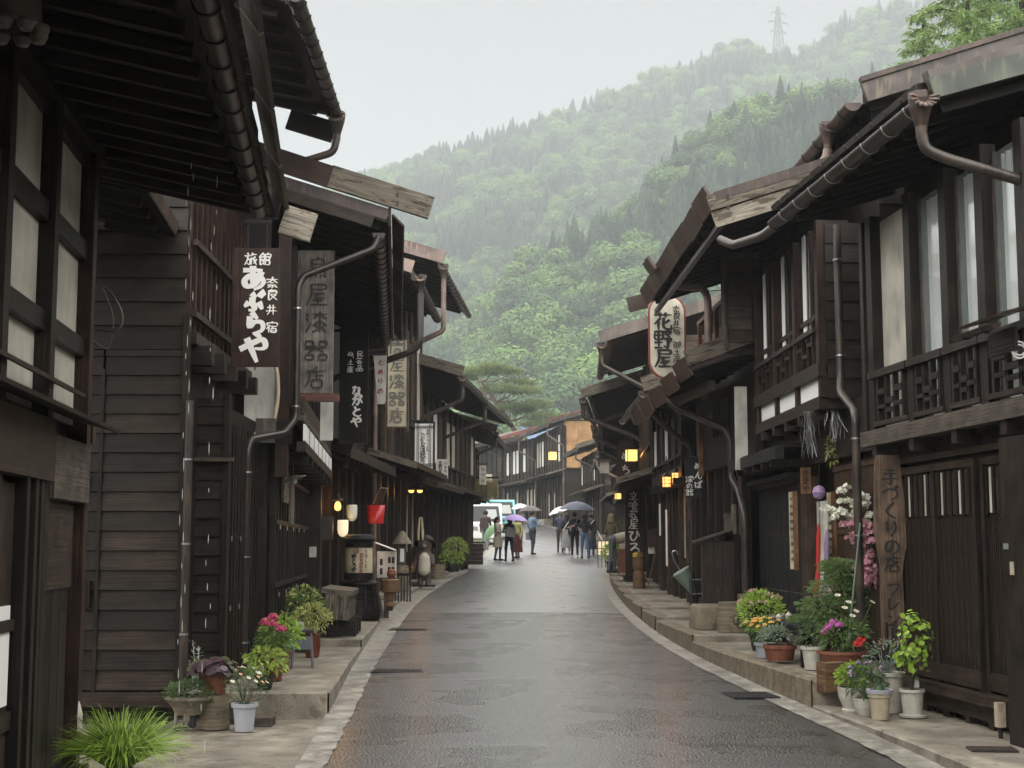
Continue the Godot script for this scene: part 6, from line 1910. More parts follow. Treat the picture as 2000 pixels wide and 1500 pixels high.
	t = plant("daisy_pot", "grey plastic pot of cream and salmon daisies at the slab's edge", Vector3(-2.06, wl(11.2, 0.045), -11.15))
	pot(t, tapered(0.07, 0.092, 0.21), M.pot_grey)
	foliage(t, M.leaf_dark, Vector3(0, 0.33, 0), Vector3(0.17, 0.15, 0.15), 420, 0.05, 0.006, 0.1, 0.5, Vector3(0, 0.2, 0), 16)
	flowers(t, M.fl_white, scatter(Vector3(0, 0.34, 0), Vector3(0.19, 0.14, 0.16), 12), 0.022, 9, M.fl_yellow)
	flowers(t, M.fl_salmon, scatter(Vector3(0, 0.34, 0), Vector3(0.18, 0.15, 0.16), 8), 0.019, 9, M.fl_yellow)
	part(t, "plant_tag", bmesh(Vector3(0.02, 0.06, 0.003)), M.wood_honey, Vector3(-0.05, 0.25, 0.07))
	for q in [[-1.98, 11.55, 0.12, "nearest the step"], [-2.2, 11.7, 0.16, "behind the daisies"]]:
		var br := solo("timber_block", "grey timber block set %s under the plants" % q[3], "block", bmesh(Vector3(0.16, q[2], 0.2)), M.wood_grey, Vector3(q[0], wl(q[1], 0.045 + q[2] * 0.5), -q[1]))
	t = plant("lime_leaf_plant", "lime-green broad-leaved potted plant at the slab corner", Vector3(-2.08, wl(12.2, 0.16), -12.15))
	t.scale = Vector3.ONE * 0.72
	pot(t, tapered(0.08, 0.11, 0.16), M.pot_dark)
	foliage(t, M.leaf_lime, Vector3(0, 0.30, 0), Vector3(0.24, 0.17, 0.24), 190, 0.085, 0.05, 0.4, 0.4, Vector3(0, 0.15, 0), 14)
	flowers(t, M.fl_yellow, scatter(Vector3(0, 0.36, 0), Vector3(0.1, 0.1, 0.1), 6), 0.02, 6)
	t = plant("geranium_pot", "tall potted plant with bright pink flower heads against the dark doors", Vector3(-2.13, wl(12.7, 0.15), -12.9))
	t.scale = Vector3.ONE * 0.62
	pot(t, [Vector2(0.001, 0), Vector2(0.12, 0), Vector2(0.15, 0.3), Vector2(0.155, 0.32), Vector2(0.14, 0.32)], M.glaze_brown)
	foliage(t, M.leaf, Vector3(0, 0.52, 0), Vector3(0.24, 0.26, 0.24), 420, 0.10, 0.035, 0.3, 0.4, Vector3(0, 0.3, 0), 18)
	t.rotation.y = 0.0
	heads(t, M.fl_pink, [Vector3(-0.12, 0.82, 0.1), Vector3(0.0, 0.80, 0.16), Vector3(0.12, 0.72, 0.14), Vector3(-0.02, 0.88, 0.0)], 0.07, 60, 0.03)
	t = plant("green_border_plant", "leafy green potted plant with pale pink blooms behind the folding stool", Vector3(-2.22, wl(13.7, 0.16), -13.8))
	t.scale = Vector3.ONE * 0.66
	pot(t, tapered(0.12, 0.16, 0.28), M.terracotta)
	foliage(t, M.leaf_bright, Vector3(0, 0.52, 0), Vector3(0.3, 0.28, 0.3), 420, 0.09, 0.035, 0.3, 0.4, Vector3(0, 0.25, 0), 14)
	flowers(t, M.fl_pale, scatter(Vector3(0, 0.6, 0), Vector3(0.26, 0.26, 0.26), 12), 0.03, 6)
	flowers(t, M.fl_lilac, scatter(Vector3(0, 0.55, 0), Vector3(0.28, 0.25, 0.28), 6), 0.025, 5)
	t = plant("yellow_variegated_plant", "yellow-green variegated plant in a glazed brown pot beside the log bench", Vector3(-2.16, wl(15.6, 0.15), -15.6))
	t.scale = Vector3.ONE * 0.66
	pot(t, [Vector2(0.001, 0), Vector2(0.11, 0), Vector2(0.13, 0.2), Vector2(0.12, 0.34), Vector2(0.15, 0.40), Vector2(0.13, 0.40)], M.glaze_brown)
	foliage(t, M.leaf_yellow, Vector3(0.02, 0.62, 0), Vector3(0.36, 0.26, 0.3), 620, 0.055, 0.026, 0.3, 0.5, Vector3(0, 0.35, 0), 18)
	t = plant("bronze_leaf_plant", "olive and bronze leaved shrub at the back of the row of pots", Vector3(-2.38, wl(16.4, 0.15), -16.4))
	t.scale = Vector3.ONE * 0.75
	pot(t, tapered(0.12, 0.15, 0.3), M.pot_dark)
	foliage(t, M.leaf, Vector3(0, 0.66, 0), Vector3(0.3, 0.3, 0.3), 320, 0.09, 0.035, 0.3, 0.5, Vector3(0, 0.3, 0), 14)
	foliage(t, M.leaf_yellow, Vector3(0.05, 0.78, 0), Vector3(0.25, 0.22, 0.25), 120, 0.09, 0.03, 0.3, 0.6, Vector3(0, 0.3, 0), 6)
	# grey folding stool
	t = thing("folding_stool", "grey plastic folding step stool among the flower pots", "stool", Vector3(-2.08, wl(14.0, 0.16), -14.3), 0.2)
	t.scale = Vector3.ONE * 0.8
	part(t, "seat", bmesh(Vector3(0.26, 0.03, 0.18)), M.pot_dark, Vector3(0, 0.44, 0))
	for s in [-1, 1]:
		for z in [-1, 1]:
			mb = MB.new()
			mb.beam(Vector3(s * 0.10, 0.43, z * 0.05), Vector3(s * 0.13, 0, z * 0.12), 0.02, 0.05, Vector3(0, 0, 1))
			part(t, "leg", mb.mesh(), M.stool_grey)
	for z in [-0.09, 0.09]: part(t, "side_panel", bmesh(Vector3(0.21, 0.16, 0.012)), M.stool_grey, Vector3(0, 0.3, z))
	part(t, "small_pot", bmesh(Vector3(0.1, 0.1, 0.1)), M.leaf_silver, Vector3(-0.04, 0.5, 0))
	# log bench: row of split billets
	t = thing("log_bench", "weathered grey log bench on dark timber bearers beside the great post", "bench", Vector3(-2.17, wl(18.0, 0.15), -18.2), 0.05)
	for i in 7:
		mb = MB.new()
		mb.box(Vector3(0, 0, 0), Vector3(0.30, 0.30, 0.19), Basis(Vector3.BACK, 0.06 * (i % 3 - 1)))
		part(t, "billet", mb.mesh(), pick([M.wood_old, M.wood_grey]), Vector3(0, 0.36, 0.66 - i * 0.2))
		part(t, "top_piece", bmesh(Vector3(0.38, 0.06, 0.192)), pick([M.wood_old, M.wood_grey]), Vector3(0.0, 0.545, 0.66 - i * 0.2), Basis(Vector3.BACK, -0.12))
	for z in [0.55, 0.0, -0.45]: part(t, "bearer", bmesh(Vector3(0.46, 0.19, 0.12)), M.wood_dark, Vector3(0, 0.1, z))
	# milk-glass lamps and amber lamp at the souvenir shop
	var gd := -22.3
	for q in [[-2.47, 2.12, 22.0, M.milk_glass, "white capsule glass shade, the higher of the two"], [-2.56, 1.88, 21.6, M.glow_cream, "lit cream capsule glass shade, the lower of the two"]]:
		t = thing("capsule_lamp", "hanging lamp with %s" % q[4], "lamp", Vector3(q[0], q[1], -q[2]), 0, "capsule lamps")
		mb = MB.new()
		mb.lathe(Vector3.ZERO, [Vector2(0.001, -0.14), Vector2(0.04, -0.13), Vector2(0.072, -0.09), Vector2(0.082, -0.03), Vector2(0.082, 0.10), Vector2(0.075, 0.115), Vector2(0.001, 0.115)], 18)
		part(t, "lamp_shade", mb.mesh(), q[3])
		mb = MB.new()
		mb.tube([Vector3(0, 0.11, 0), Vector3(0, 0.6, 0)], 0.008, 6)
		part(t, "cord", mb.mesh(), M.iron)
		if q[3] == M.glow_cream: lamp(t, Vector3(0, 0.0, 0.0), Color(1.0, 0.8, 0.5), 0.12, 0.05)
	t = thing("amber_lamp", "small glowing amber bulb lamp deep under the west canopy", "lamp", Vector3(-2.74, 2.22, -22.4))
	mb = MB.new()
	mb.lathe(Vector3.ZERO, [Vector2(0.001, -0.07), Vector2(0.045, -0.05), Vector2(0.055, 0.0), Vector2(0.045, 0.05), Vector2(0.02, 0.08)], 14)
	part(t, "bulb", mb.mesh(), M.glow_amber)
	mb = MB.new()
	mb.lathe(Vector3(0, 0.1, 0), [Vector2(0.1, 0.0), Vector2(0.03, 0.06), Vector2(0.02, 0.1)], 14)
	part(t, "lamp_shade", mb.mesh(), M.iron)
	lamp(t, Vector3(0, 0.0, 0), Color(1.0, 0.66, 0.28), 0.35, 0.05)
	# red faceted lantern hanging on a bamboo slide
	t = thing("red_lantern_box", "red faceted wooden box hanging on a bamboo chute under the canopy", "lantern", Vector3(-2.24, 2.12, -23.4))
	mb = MB.new()
	mb.lathe(Vector3.ZERO, [Vector2(0.13, -0.15), Vector2(0.155, 0.15), Vector2(0.001, 0.15)], 6)
	var fm := MB.new()
	for i in mb.v.size(): pass
	var fs := SurfaceTool.new()
	fs.create_from(mb.mesh(), 0)
	fs.deindex(); fs.set_smooth_group(-1); fs.generate_normals()
	part(t, "box", fs.commit(), M.bright_red)
	mb = MB.new()
	mb.beam(Vector3(0.02, 0.16, 0), Vector3(0.16, 0.42, 0.3), 0.1, 0.03)
	part(t, "chute", mb.mesh(), M.wood_grey)
	for i in 7: part(t, "chute_slat", bmesh(Vector3(0.13, 0.012, 0.02)), M.white_board, Vector3(0.03 + i * 0.02, 0.19 + i * 0.036, 0.02 + i * 0.043))
	# barrel sign on a lattice plinth
	t = thing("barrel_sign", "big cream barrel sign with dark lid and black brush characters on a lattice plinth", "sign", Vector3(-2.32, wl(21.6, 0.13), -21.7))
	mb = MB.new()
	mb.lathe(Vector3.ZERO, [Vector2(0.205, 0.70), Vector2(0.205, 1.08)], 30)
	part(t, "barrel", mb.mesh(), M.cream_board)
	for q in [[0.0, 0.60, 0.70, 0.225], [0.0, 1.08, 1.18, 0.215]]:
		mb = MB.new()
		mb.lathe(Vector3.ZERO, [Vector2(0.001, q[1]), Vector2(q[3], q[1]), Vector2(q[3], q[2]), Vector2(0.001, q[2])], 30)
		part(t, "hoop", mb.mesh(), M.wood_black)
	mb = MB.new()
	mb.lathe(Vector3(0, 1.18, 0), [Vector2(0.24, 0.0), Vector2(0.25, 0.03), Vector2(0.23, 0.08), Vector2(0.16, 0.10), Vector2(0.001, 0.105)], 30)
	part(t, "lid", mb.mesh(), M.wood_blue)
	mb = MB.new()
	letters(mb, "ゆとうや", -0.055, 0.985, 0.075, 0.068, 0.017, 0.004, 0.205)
	letters(mb, "うるしと", 0.125, 1.06, 0.055, 0.072, 0.008, 0.004, 0.205)
	part(t, "lettering", mb.mesh(), M.ink)
	mb = MB.new()
	letters(mb, "民芸品の店", 0.055, 1.0, 0.055, 0.06, 0.009, 0.004, 0.205)
	var dp := []
	for i in 17: dp.append(Vector3(sin((-0.02 + cos(TAU * i / 16.0) * 0.04) / 0.205) * 0.209, 1.03 + sin(TAU * i / 16.0) * 0.04, cos((-0.02 + cos(TAU * i / 16.0) * 0.04) / 0.205) * 0.209))
	mb.tube(dp, 0.006, 5, false)
	letters(mb, "品", -0.02, 1.055, 0.045, 0.05, 0.008, 0.004, 0.205)
	part(t, "red_lettering", mb.mesh(), M.red_paint)
	mb = MB.new()
	mb.lathe(Vector3.ZERO, [Vector2(0.48, 0.02), Vector2(0.48, 0.14), Vector2(0.36, 0.50), Vector2(0.37, 0.52), Vector2(0.37, 0.57), Vector2(0.001, 0.57)], 4, Basis(Vector3.UP, PI / 4))
	fs = SurfaceTool.new(); fs.create_from(mb.mesh(), 0); fs.deindex(); fs.set_smooth_group(-1); fs.generate_normals()
	var pl := part(t, "plinth", fs.commit(), M.wood_black)
	for i in 5:
		mb = MB.new()
		var x := -0.24 + i * 0.12
		mb.beam(Vector3(x * 1.25, 0.15, 0.345), Vector3(x, 0.5, 0.262), 0.02, 0.02)
		part(pl, "lattice_bar", mb.mesh(), M.wood_dark)
	for i in 3: part(pl, "lattice_bar", bmesh(Vector3(0.6 - i * 0.05, 0.018, 0.02)), M.wood_dark, Vector3(0, 0.22 + i * 0.1, 0.332 - i * 0.025))
	# brochure house, kettle stand, black rack
	t = thing("brochure_stand", "white house-shaped brochure stand with black and white prints behind the barrel", "stand", Vector3(-2.03, wl(23.2, 0.65), -23.2))
	part(t, "box", bmesh(Vector3(0.30, 0.42, 0.2)), M.white_board, Vector3(0, 0.21, 0))
	mb = MB.new()
	mb.beam(Vector3(-0.18, 0.56, 0), Vector3(0.14, 0.44, 0.0), 0.3, 0.015)
	part(t, "roof", mb.mesh(), M.white_paint)
	for q in [[0.05, 0.28], [0.11, 0.28], [0.05, 0.12], [0.11, 0.12], [-0.08, 0.25], [-0.08, 0.1]]: part(t, "print", bmesh(Vector3(0.045, 0.1, 0.004)), M.ink, Vector3(q[0], q[1], 0.103))
	part(t, "leg", bmesh(Vector3(0.08, 0.66, 0.08)), M.wood_old, Vector3(0, -0.32, 0))
	t = thing("wooden_mortar", "brown wooden tub on a carved foot beside the brochure stand", "tub", Vector3(-1.93, wl(22.6, 0.13), -22.7))
	mb = MB.new()
	mb.lathe(Vector3.ZERO, [Vector2(0.001, 0.0), Vector2(0.05, 0.0), Vector2(0.055, 0.06)], 10)
	part(t, "foot", mb.mesh(), M.black)
	mb = MB.new()
	mb.lathe(Vector3(0, 0.06, 0), [Vector2(0.06, 0.0), Vector2(0.085, 0.02), Vector2(0.06, 0.08), Vector2(0.07, 0.2), Vector2(0.14, 0.24), Vector2(0.145, 0.42), Vector2(0.12, 0.44), Vector2(0.001, 0.42)], 18)
	part(t, "tub", mb.mesh(), M.log_brown)
	mb = MB.new()
	mb.lathe(Vector3(0.02, 0.52, 0), [Vector2(0.06, 0.0), Vector2(0.075, 0.06), Vector2(0.06, 0.12), Vector2(0.001, 0.14)], 14)
	part(t, "jar", mb.mesh(), M.terracotta)
	t = thing("black_rack", "low black iron railing rack on the pavement before the third shopfront", "rack", Vector3(-2.02, wl(26.0, 0.14), -26.4))
	for i in 6: part(t, "bar", bmesh(Vector3(0.03, 0.5, 0.03)), M.iron, Vector3(-0.14 + i * 0.06, 0.25, -0.2 + i * 0.08))
	mb = MB.new()
	mb.beam(Vector3(-0.16, 0.5, -0.22), Vector3(0.18, 0.5, 0.22), 0.04, 0.04)
	part(t, "rail", mb.mesh(), M.iron)
	# signpost with a carved toadstool cap on a log
	stump("log_stump", "tall pale log stump carrying the toadstool-capped post", Vector3(-2.18, wl(28.2, 0.13), -28.3), 0.15, 0.52, M.log)
	t = thing("toadstool_post", "wooden post with toadstool-like cap and white card standing on the log", "post", Vector3(-2.18, wl(28.2, 0.66), -28.3))
	part(t, "post", bmesh(Vector3(0.14, 0.44, 0.12)), M.wood_grey, Vector3(0, 0.21, 0))
	part(t, "card", bmesh(Vector3(0.08, 0.26, 0.006)), M.paper, Vector3(0.01, 0.2, 0.066))
	mb = MB.new()
	mb.lathe(Vector3(0, 0.42, 0), [Vector2(0.2, 0.0), Vector2(0.19, 0.03), Vector2(0.1, 0.16), Vector2(0.07, 0.22), Vector2(0.05, 0.25), Vector2(0.001, 0.26)], 16, Basis(), 0.05)
	part(t, "cap", mb.mesh(), M.pot_stone)
	# raccoon-dog statue
	t = thing("raccoon_dog_statue", "brown ceramic raccoon dog statue with white belly standing on the west pavement", "statue", Vector3(-2.0, wl(32.6, 0.15), -32.7))
	var tan := Color(0.10, 0.075, 0.06)
	var wht := Color(0.62, 0.58, 0.5)
	var bones := [
		[Vector3(0, 0.30, 0), Vector3(0, 0.62, 0), 0.17, 0.19, tan], [Vector3(0, 0.36, 0.09), Vector3(0, 0.62, 0.10), 0.14, 0.13, wht], [Vector3(0, 0.62, 0), Vector3(0, 0.80, 0.02), 0.16, 0.13, tan],
		[Vector3(0, 0.92, 0.03), Vector3(0, 0.94, 0.06), 0.165, 0.14, tan], [Vector3(0, 0.90, 0.16), Vector3(0, 0.89, 0.22), 0.06, 0.035, Color(0.2, 0.16, 0.13)],
		[Vector3(-0.12, 1.05, 0), Vector3(-0.15, 1.12, 0), 0.045, 0.03, tan], [Vector3(0.12, 1.05, 0), Vector3(0.15, 1.12, 0), 0.045, 0.03, tan],
		[Vector3(-0.17, 0.66, 0), Vector3(-0.24, 0.42, 0.05), 0.06, 0.05, tan], [Vector3(0.17, 0.66, 0), Vector3(0.2, 0.5, 0.12), 0.06, 0.05, tan],
		[Vector3(-0.08, 0.28, 0), Vector3(-0.09, 0.05, 0.03), 0.085, 0.065, tan], [Vector3(0.08, 0.28, 0), Vector3(0.09, 0.05, 0.03), 0.085, 0.065, tan],
		[Vector3(-0.09, 0.03, 0.05), Vector3(-0.09, 0.03, 0.12), 0.045, 0.04, tan], [Vector3(0.09, 0.03, 0.05), Vector3(0.09, 0.03, 0.12), 0.045, 0.04, tan]]
	part(t, "body", flesh(bones, 0.024, 0.03), M.painted)
	mb = MB.new()
	mb.lathe(Vector3(0, 0.98, -0.04), [Vector2(0.25, -0.04), Vector2(0.24, 0.02), Vector2(0.15, 0.13), Vector2(0.001, 0.17)], 20, Basis(Vector3.RIGHT, -0.5))
	part(t, "straw_hat", mb.mesh(), M.wood_dark2)
	for x in [-0.06, 0.06]:
		mb = MB.new()
		mb.disc(Vector3(x, 0.96, 0.192), Vector3(0, 0.1, 1).normalized(), 0.03, 10)
		part(t, "eye_ring", mb.mesh(), M.ink)
	mb = MB.new()
	mb.lathe(Vector3(-0.28, 0.3, 0.1), [Vector2(0.001, 0.0), Vector2(0.06, 0.02), Vector2(0.07, 0.1), Vector2(0.03, 0.18), Vector2(0.025, 0.24)], 12)
	part(t, "sake_flask", mb.mesh(), M.log_brown)
	part(t, "base", bmesh(Vector3(0.5, 0.04, 0.4)), M.wood_dark2, Vector3(0, 0.0, 0.02))
	stump("wood_stump", "ribbed pale stump between the statue and the flowers", Vector3(-1.82, wl(35.0, 0.15), -35.2), 0.17, 0.36, M.log)
	t = plant("flower_tub", "tub of yellow-green grass and pink-white flowers by the plaster panel wall", Vector3(-1.62, wl(39.0, 0.16), -39.6))
	pot(t, tapered(0.14, 0.18, 0.25), M.pot_dark)
	foliage(t, M.leaf_lime, Vector3(-0.05, 0.62, 0), Vector3(0.35, 0.3, 0.3), 420, 0.16, 0.02, 0.5, 0.8, Vector3(0, 0.3, 0), 10)
	foliage(t, M.leaf_bright, Vector3(0.06, 0.38, 0), Vector3(0.36, 0.22, 0.3), 300, 0.09, 0.03, 0.3, 0.4, Vector3(0, 0.2, 0), 6)
	flowers(t, M.fl_pale, scatter(Vector3(0.05, 0.4, 0), Vector3(0.36, 0.22, 0.3), 16), 0.04, 5)
	flowers(t, M.fl_white, scatter(Vector3(0.05, 0.32, 0), Vector3(0.38, 0.22, 0.3), 14), 0.04, 5)
	t = thing("wooden_chest", "slatted brown wooden chest at the kerb by the bend", "chest", Vector3(-1.25, wl(46.0, 0.16), -45.6), 0.1)
	for i in 5: part(t, "slat", bmesh(Vector3(0.62, 0.125, 0.5)), M.wood_red, Vector3(0, 0.07 + i * 0.132, 0))
	part(t, "lid", bmesh(Vector3(0.72, 0.05, 0.6)), M.wood_mid, Vector3(0, 0.71, 0))
	# hung cloth strip, wall panels and twin lamps in the shadow of the fifth house
	t = thing("hanging_cloth", "pale twisted cloth strip hanging in the dark west doorway", "cloth", Vector3(-2.05, 2.25, -32.0))
	for x in [-0.05, 0.05]:
		mb = MB.new()
		mb.tube([Vector3(x * 0.4, 0, 0), Vector3(x, -0.35, 0.01), Vector3(x * 0.9, -0.52, 0)], [0.02, 0.03, 0.02], 7)
		part(t, "cloth", mb.mesh(), M.cream_board)
	t = thing("bowl_lamp", "two small bowl lamps glowing amber under the west canopy", "lamp", Vector3(-2.02, 2.82, -31.2))
	for x in [0.0, -0.19]:
		mb = MB.new()
		mb.lathe(Vector3(x, 0, 0), [Vector2(0.001, -0.06), Vector2(0.05, -0.045), Vector2(0.065, 0.0), Vector2(0.001, 0.005)], 14)
		part(t, "bulb", mb.mesh(), M.glow_amber)
		mb = MB.new()
		mb.lathe(Vector3(x, 0.01, 0), [Vector2(0.08, 0.0), Vector2(0.03, 0.05), Vector2(0.01, 0.25)], 12)
		part(t, "lamp_shade", mb.mesh(), M.iron)
	lamp(t, Vector3(0, -0.02, 0.0), Color(1.0, 0.66, 0.28), 0.25, 0.05)
	t = thing("straw_fringe", "dark straw fringe hanging from the low eaves at the bend", "straw fringe", Vector3(-0.95, ground(50.0) + 2.85, -50.0))
	mb = MB.new()
	for i in 420:
		var x := -0.45 + rng.randf() * 0.9
		var z := rng.randfn() * 0.12
		var l := 0.5 + rng.randf() * 0.35
		mb.leaf(Vector3(x, 0.1 + rng.randf() * 0.1, z), Vector3(rng.randfn() * 0.06, -1, rng.randfn() * 0.06).normalized(), Vector3(1, 0, rng.randfn()), l, 0.02, 0.0)
	part(t, "straw", mb.mesh(), M.straw)
	part(t, "pole", bmesh(Vector3(1.2, 0.06, 0.06)), M.wood_dark, Vector3(-0.1, 0.2, 0))

# ------------------------------------------------------------------ east side
func white_pot(label: String, x: float, d: float, h: float, prof: Array, m: Material) -> Node3D:
	var t := plant("flower_pot", label, Vector3(x, wl(d, h), -d), "flower pots by the east kerb")
	pot(t, prof, m)
	return t

func build_right_props() -> void:
	side_now = 1
	var mb: MB
	var t := white_pot("white pot of cream yellow petunias on the lower kerb", 2.78, 11.75, 0.12, [Vector2(0.001, 0), Vector2(0.10, 0), Vector2(0.105, 0.02), Vector2(0.09, 0.03), Vector2(0.125, 0.12), Vector2(0.135, 0.2), Vector2(0.12, 0.2)], M.pot_white)
	foliage(t, M.leaf_bright, Vector3(0, 0.27, 0), Vector3(0.14, 0.11, 0.14), 300, 0.05, 0.022, 0.2, 0.6, Vector3(0, 0.18, 0), 8)
	flowers(t, M.leaf_yellow, scatter(Vector3(0, 0.27, 0), Vector3(0.14, 0.12, 0.14), 11), 0.034, 7, M.fl_white)
	t = white_pot("small grey-white bowl pot with dark leaves and mauve flowers", 2.82, 11.5, 0.12, [Vector2(0.001, 0), Vector2(0.07, 0), Vector2(0.10, 0.07), Vector2(0.11, 0.14), Vector2(0.095, 0.14)], M.pot_white)
	foliage(t, M.leaf_dark, Vector3(0, 0.27, 0), Vector3(0.17, 0.14, 0.15), 260, 0.06, 0.026, 0.3, 0.5, Vector3(0, 0.12, 0), 12)
	heads(t, M.fl_lilac, scatter(Vector3(0, 0.3, 0), Vector3(0.17, 0.12, 0.15), 14), 0.02, 9, 0.012)
	t = white_pot("cream pot with a small cactus nearest the viewer on the east kerb", 2.86, 11.25, 0.12, tapered(0.065, 0.085, 0.2, 0.006), M.pot_cream)
	mb = MB.new()
	mb.lathe(Vector3(0, 0.19, 0), [Vector2(0.04, 0.0), Vector2(0.05, 0.03), Vector2(0.03, 0.065), Vector2(0.001, 0.075)], 14, Basis(), 0.08)
	part(t, "cactus", mb.mesh(), M.leaf_dark)
	mb = MB.new()
	mb.lathe(Vector3(0, 0.2, 0), [Vector2(0.085, 0), Vector2(0.1, 0.0), Vector2(0.105, 0.03), Vector2(0.08, 0.03)], 18)
	part(t, "rim_dish", mb.mesh(), M.pot_grey)
	t = white_pot("tall white bucket pot of wiry mauve flowers behind the cactus", 3.06, 11.75, 0.13, tapered(0.10, 0.13, 0.32), M.pot_white)
	foliage(t, M.leaf_grey, Vector3(0, 0.44, 0), Vector3(0.17, 0.14, 0.17), 200, 0.05, 0.012, 0.2, 0.5, Vector3(0, 0.3, 0), 18)
	flowers(t, M.fl_pale, scatter(Vector3(0, 0.46, 0), Vector3(0.17, 0.13, 0.17), 16), 0.012, 5)
	t = white_pot("white pot with saucer and tall heart-leaved climber", 3.16, 11.42, 0.13, [Vector2(0.001, 0), Vector2(0.12, 0.0), Vector2(0.125, 0.02), Vector2(0.085, 0.025), Vector2(0.105, 0.22), Vector2(0.118, 0.225), Vector2(0.118, 0.25), Vector2(0.1, 0.25)], M.pot_white)
	t.scale = Vector3.ONE * 0.86
	mb = MB.new()
	for i in 8:
		var a := TAU * i / 8.0
		var e := Vector3(cos(a) * 0.12, 0.75 + rng.randf() * 0.2, sin(a) * 0.12)
		mb.tube([Vector3(0, 0.22, 0), Vector3(cos(a) * 0.06, 0.5, sin(a) * 0.06), e], [0.006, 0.005, 0.003], 5, false)
	part(t, "stems", mb.mesh(), M.bark)
	mb = MB.new()
	for i in 190:
		var u := Vector3(rng.randfn(), rng.randfn(), rng.randfn()).normalized()
		var p := Vector3(-0.02, 0.66, 0) + u * Vector3(0.19, 0.36, 0.17) * (0.5 + 0.5 * rng.randf())
		mb.disc(p, (u + Vector3(rng.randfn() * 0.6, 0.5 + rng.randfn() * 0.5, rng.randfn() * 0.6)).normalized(), 0.018 + rng.randf() * 0.014, 6, 0.35)
	part(t, "foliage", mb.mesh(), M.leaf_bright)
	part(t, "plant_tag", bmesh(Vector3(0.05, 0.09, 0.003)), M.paper, Vector3(-0.04, 0.3, 0.1))
	# upper slab: terracotta bowl, bench and more pots
	t = white_pot("wide terracotta bowl with magenta and white flowers and a red bloom", 2.98, 13.0, 0.24, [Vector2(0.001, 0), Vector2(0.14, 0), Vector2(0.21, 0.16), Vector2(0.23, 0.165), Vector2(0.23, 0.19), Vector2(0.2, 0.19)], M.terracotta)
	foliage(t, M.leaf, Vector3(0, 0.32, 0), Vector3(0.24, 0.15, 0.2), 320, 0.06, 0.025, 0.3, 0.5, Vector3(0, 0.18, 0), 14)
	t.rotation.y = 0.0
	heads(t, M.fl_magenta, [Vector3(-0.14, 0.40, 0.08), Vector3(-0.08, 0.44, 0.06), Vector3(-0.18, 0.36, 0.1), Vector3(-0.04, 0.42, 0.1)], 0.035, 20, 0.022)
	heads(t, M.fl_red, [Vector3(0.10, 0.26, 0.2), Vector3(0.14, 0.29, 0.18)], 0.035, 24, 0.022)
	flowers(t, M.fl_white, [Vector3(-0.03, 0.68, 0.0), Vector3(0.06, 0.62, 0.03), Vector3(0.02, 0.57, 0.05), Vector3(0.12, 0.54, 0.05), Vector3(0.28, 0.62, 0.0), Vector3(0.08, 0.5, 0.08)], 0.034, 8, M.fl_yellow)
	mb = MB.new()
	for e in [Vector3(-0.03, 0.68, 0.0), Vector3(0.06, 0.62, 0.03), Vector3(0.12, 0.54, 0.05), Vector3(0.28, 0.62, 0.0)]: mb.tube([Vector3(0.04, 0.2, 0), e * 0.6 + Vector3(0.02, 0.06, 0), e], 0.003, 4, false)
	part(t, "stems", mb.mesh(), M.leaf)
	t = white_pot("white pot with saucer and dark leafy plant beside the bench", 2.78, 13.3, 0.23, tapered(0.08, 0.105, 0.21), M.pot_white)
	foliage(t, M.leaf_dark, Vector3(0, 0.30, 0), Vector3(0.13, 0.12, 0.13), 220, 0.05, 0.022, 0.3, 0.5, Vector3(0, 0.18, 0), 8)
	flowers(t, M.fl_yellow, [Vector3(0.04, 0.42, 0.05), Vector3(-0.03, 0.41, 0.05)], 0.02, 6)
	t = white_pot("square brown planter of blue-grey succulents in front of the bench", 2.62, 14.1, 0.22, [Vector2(0.001, 0.02), Vector2(0.13, 0.02), Vector2(0.15, 0.13), Vector2(0.165, 0.135), Vector2(0.165, 0.17), Vector2(0.14, 0.17)], M.terracotta)
	t.rotation.y = 0.2
	foliage(t, M.leaf_grey, Vector3(0, 0.25, 0), Vector3(0.2, 0.1, 0.16), 420, 0.05, 0.014, 0.1, 0.6, Vector3(0, 0.16, 0), 0)
	t = white_pot("white pot of yellow and red pansies at the far end of the bench", 2.58, 14.7, 0.22, tapered(0.08, 0.10, 0.15), M.pot_grey)
	foliage(t, M.leaf, Vector3(0, 0.26, 0), Vector3(0.2, 0.12, 0.17), 260, 0.05, 0.02, 0.2, 0.5, Vector3(0, 0.12, 0), 6)
	flowers(t, M.fl_yellow, scatter(Vector3(0, 0.30, 0), Vector3(0.24, 0.10, 0.18), 28), 0.028, 6, M.fl_red)
	flowers(t, M.fl_red, scatter(Vector3(0, 0.28, 0), Vector3(0.16, 0.08, 0.18), 5), 0.028, 6)
	t = plant("flowering_bush", "round green bush with pink flowers beside the stump", Vector3(2.72, wl(15.6, 0.21), -15.7))
	pot(t, tapered(0.1, 0.14, 0.2), M.pot_dark)
	foliage(t, M.leaf_bright, Vector3(0, 0.40, 0), Vector3(0.27, 0.24, 0.25), 800, 0.055, 0.018, 0.1, 0.5, Vector3(0, 0.2, 0), 14)
	heads(t, M.fl_pale, scatter(Vector3(0, 0.40, 0), Vector3(0.29, 0.26, 0.27), 16), 0.018, 10, 0.016)
	# low black bench
	t = thing("low_bench", "low black slatted bench carrying the bonsai pot", "bench", Vector3(2.90, wl(14.0, 0.21), -14.2), 0.06)
	for i in 4: part(t, "seat_slat", bmesh(Vector3(0.105, 0.03, 1.35)), M.wood_blue, Vector3(-0.18 + i * 0.12, 0.36, 0))
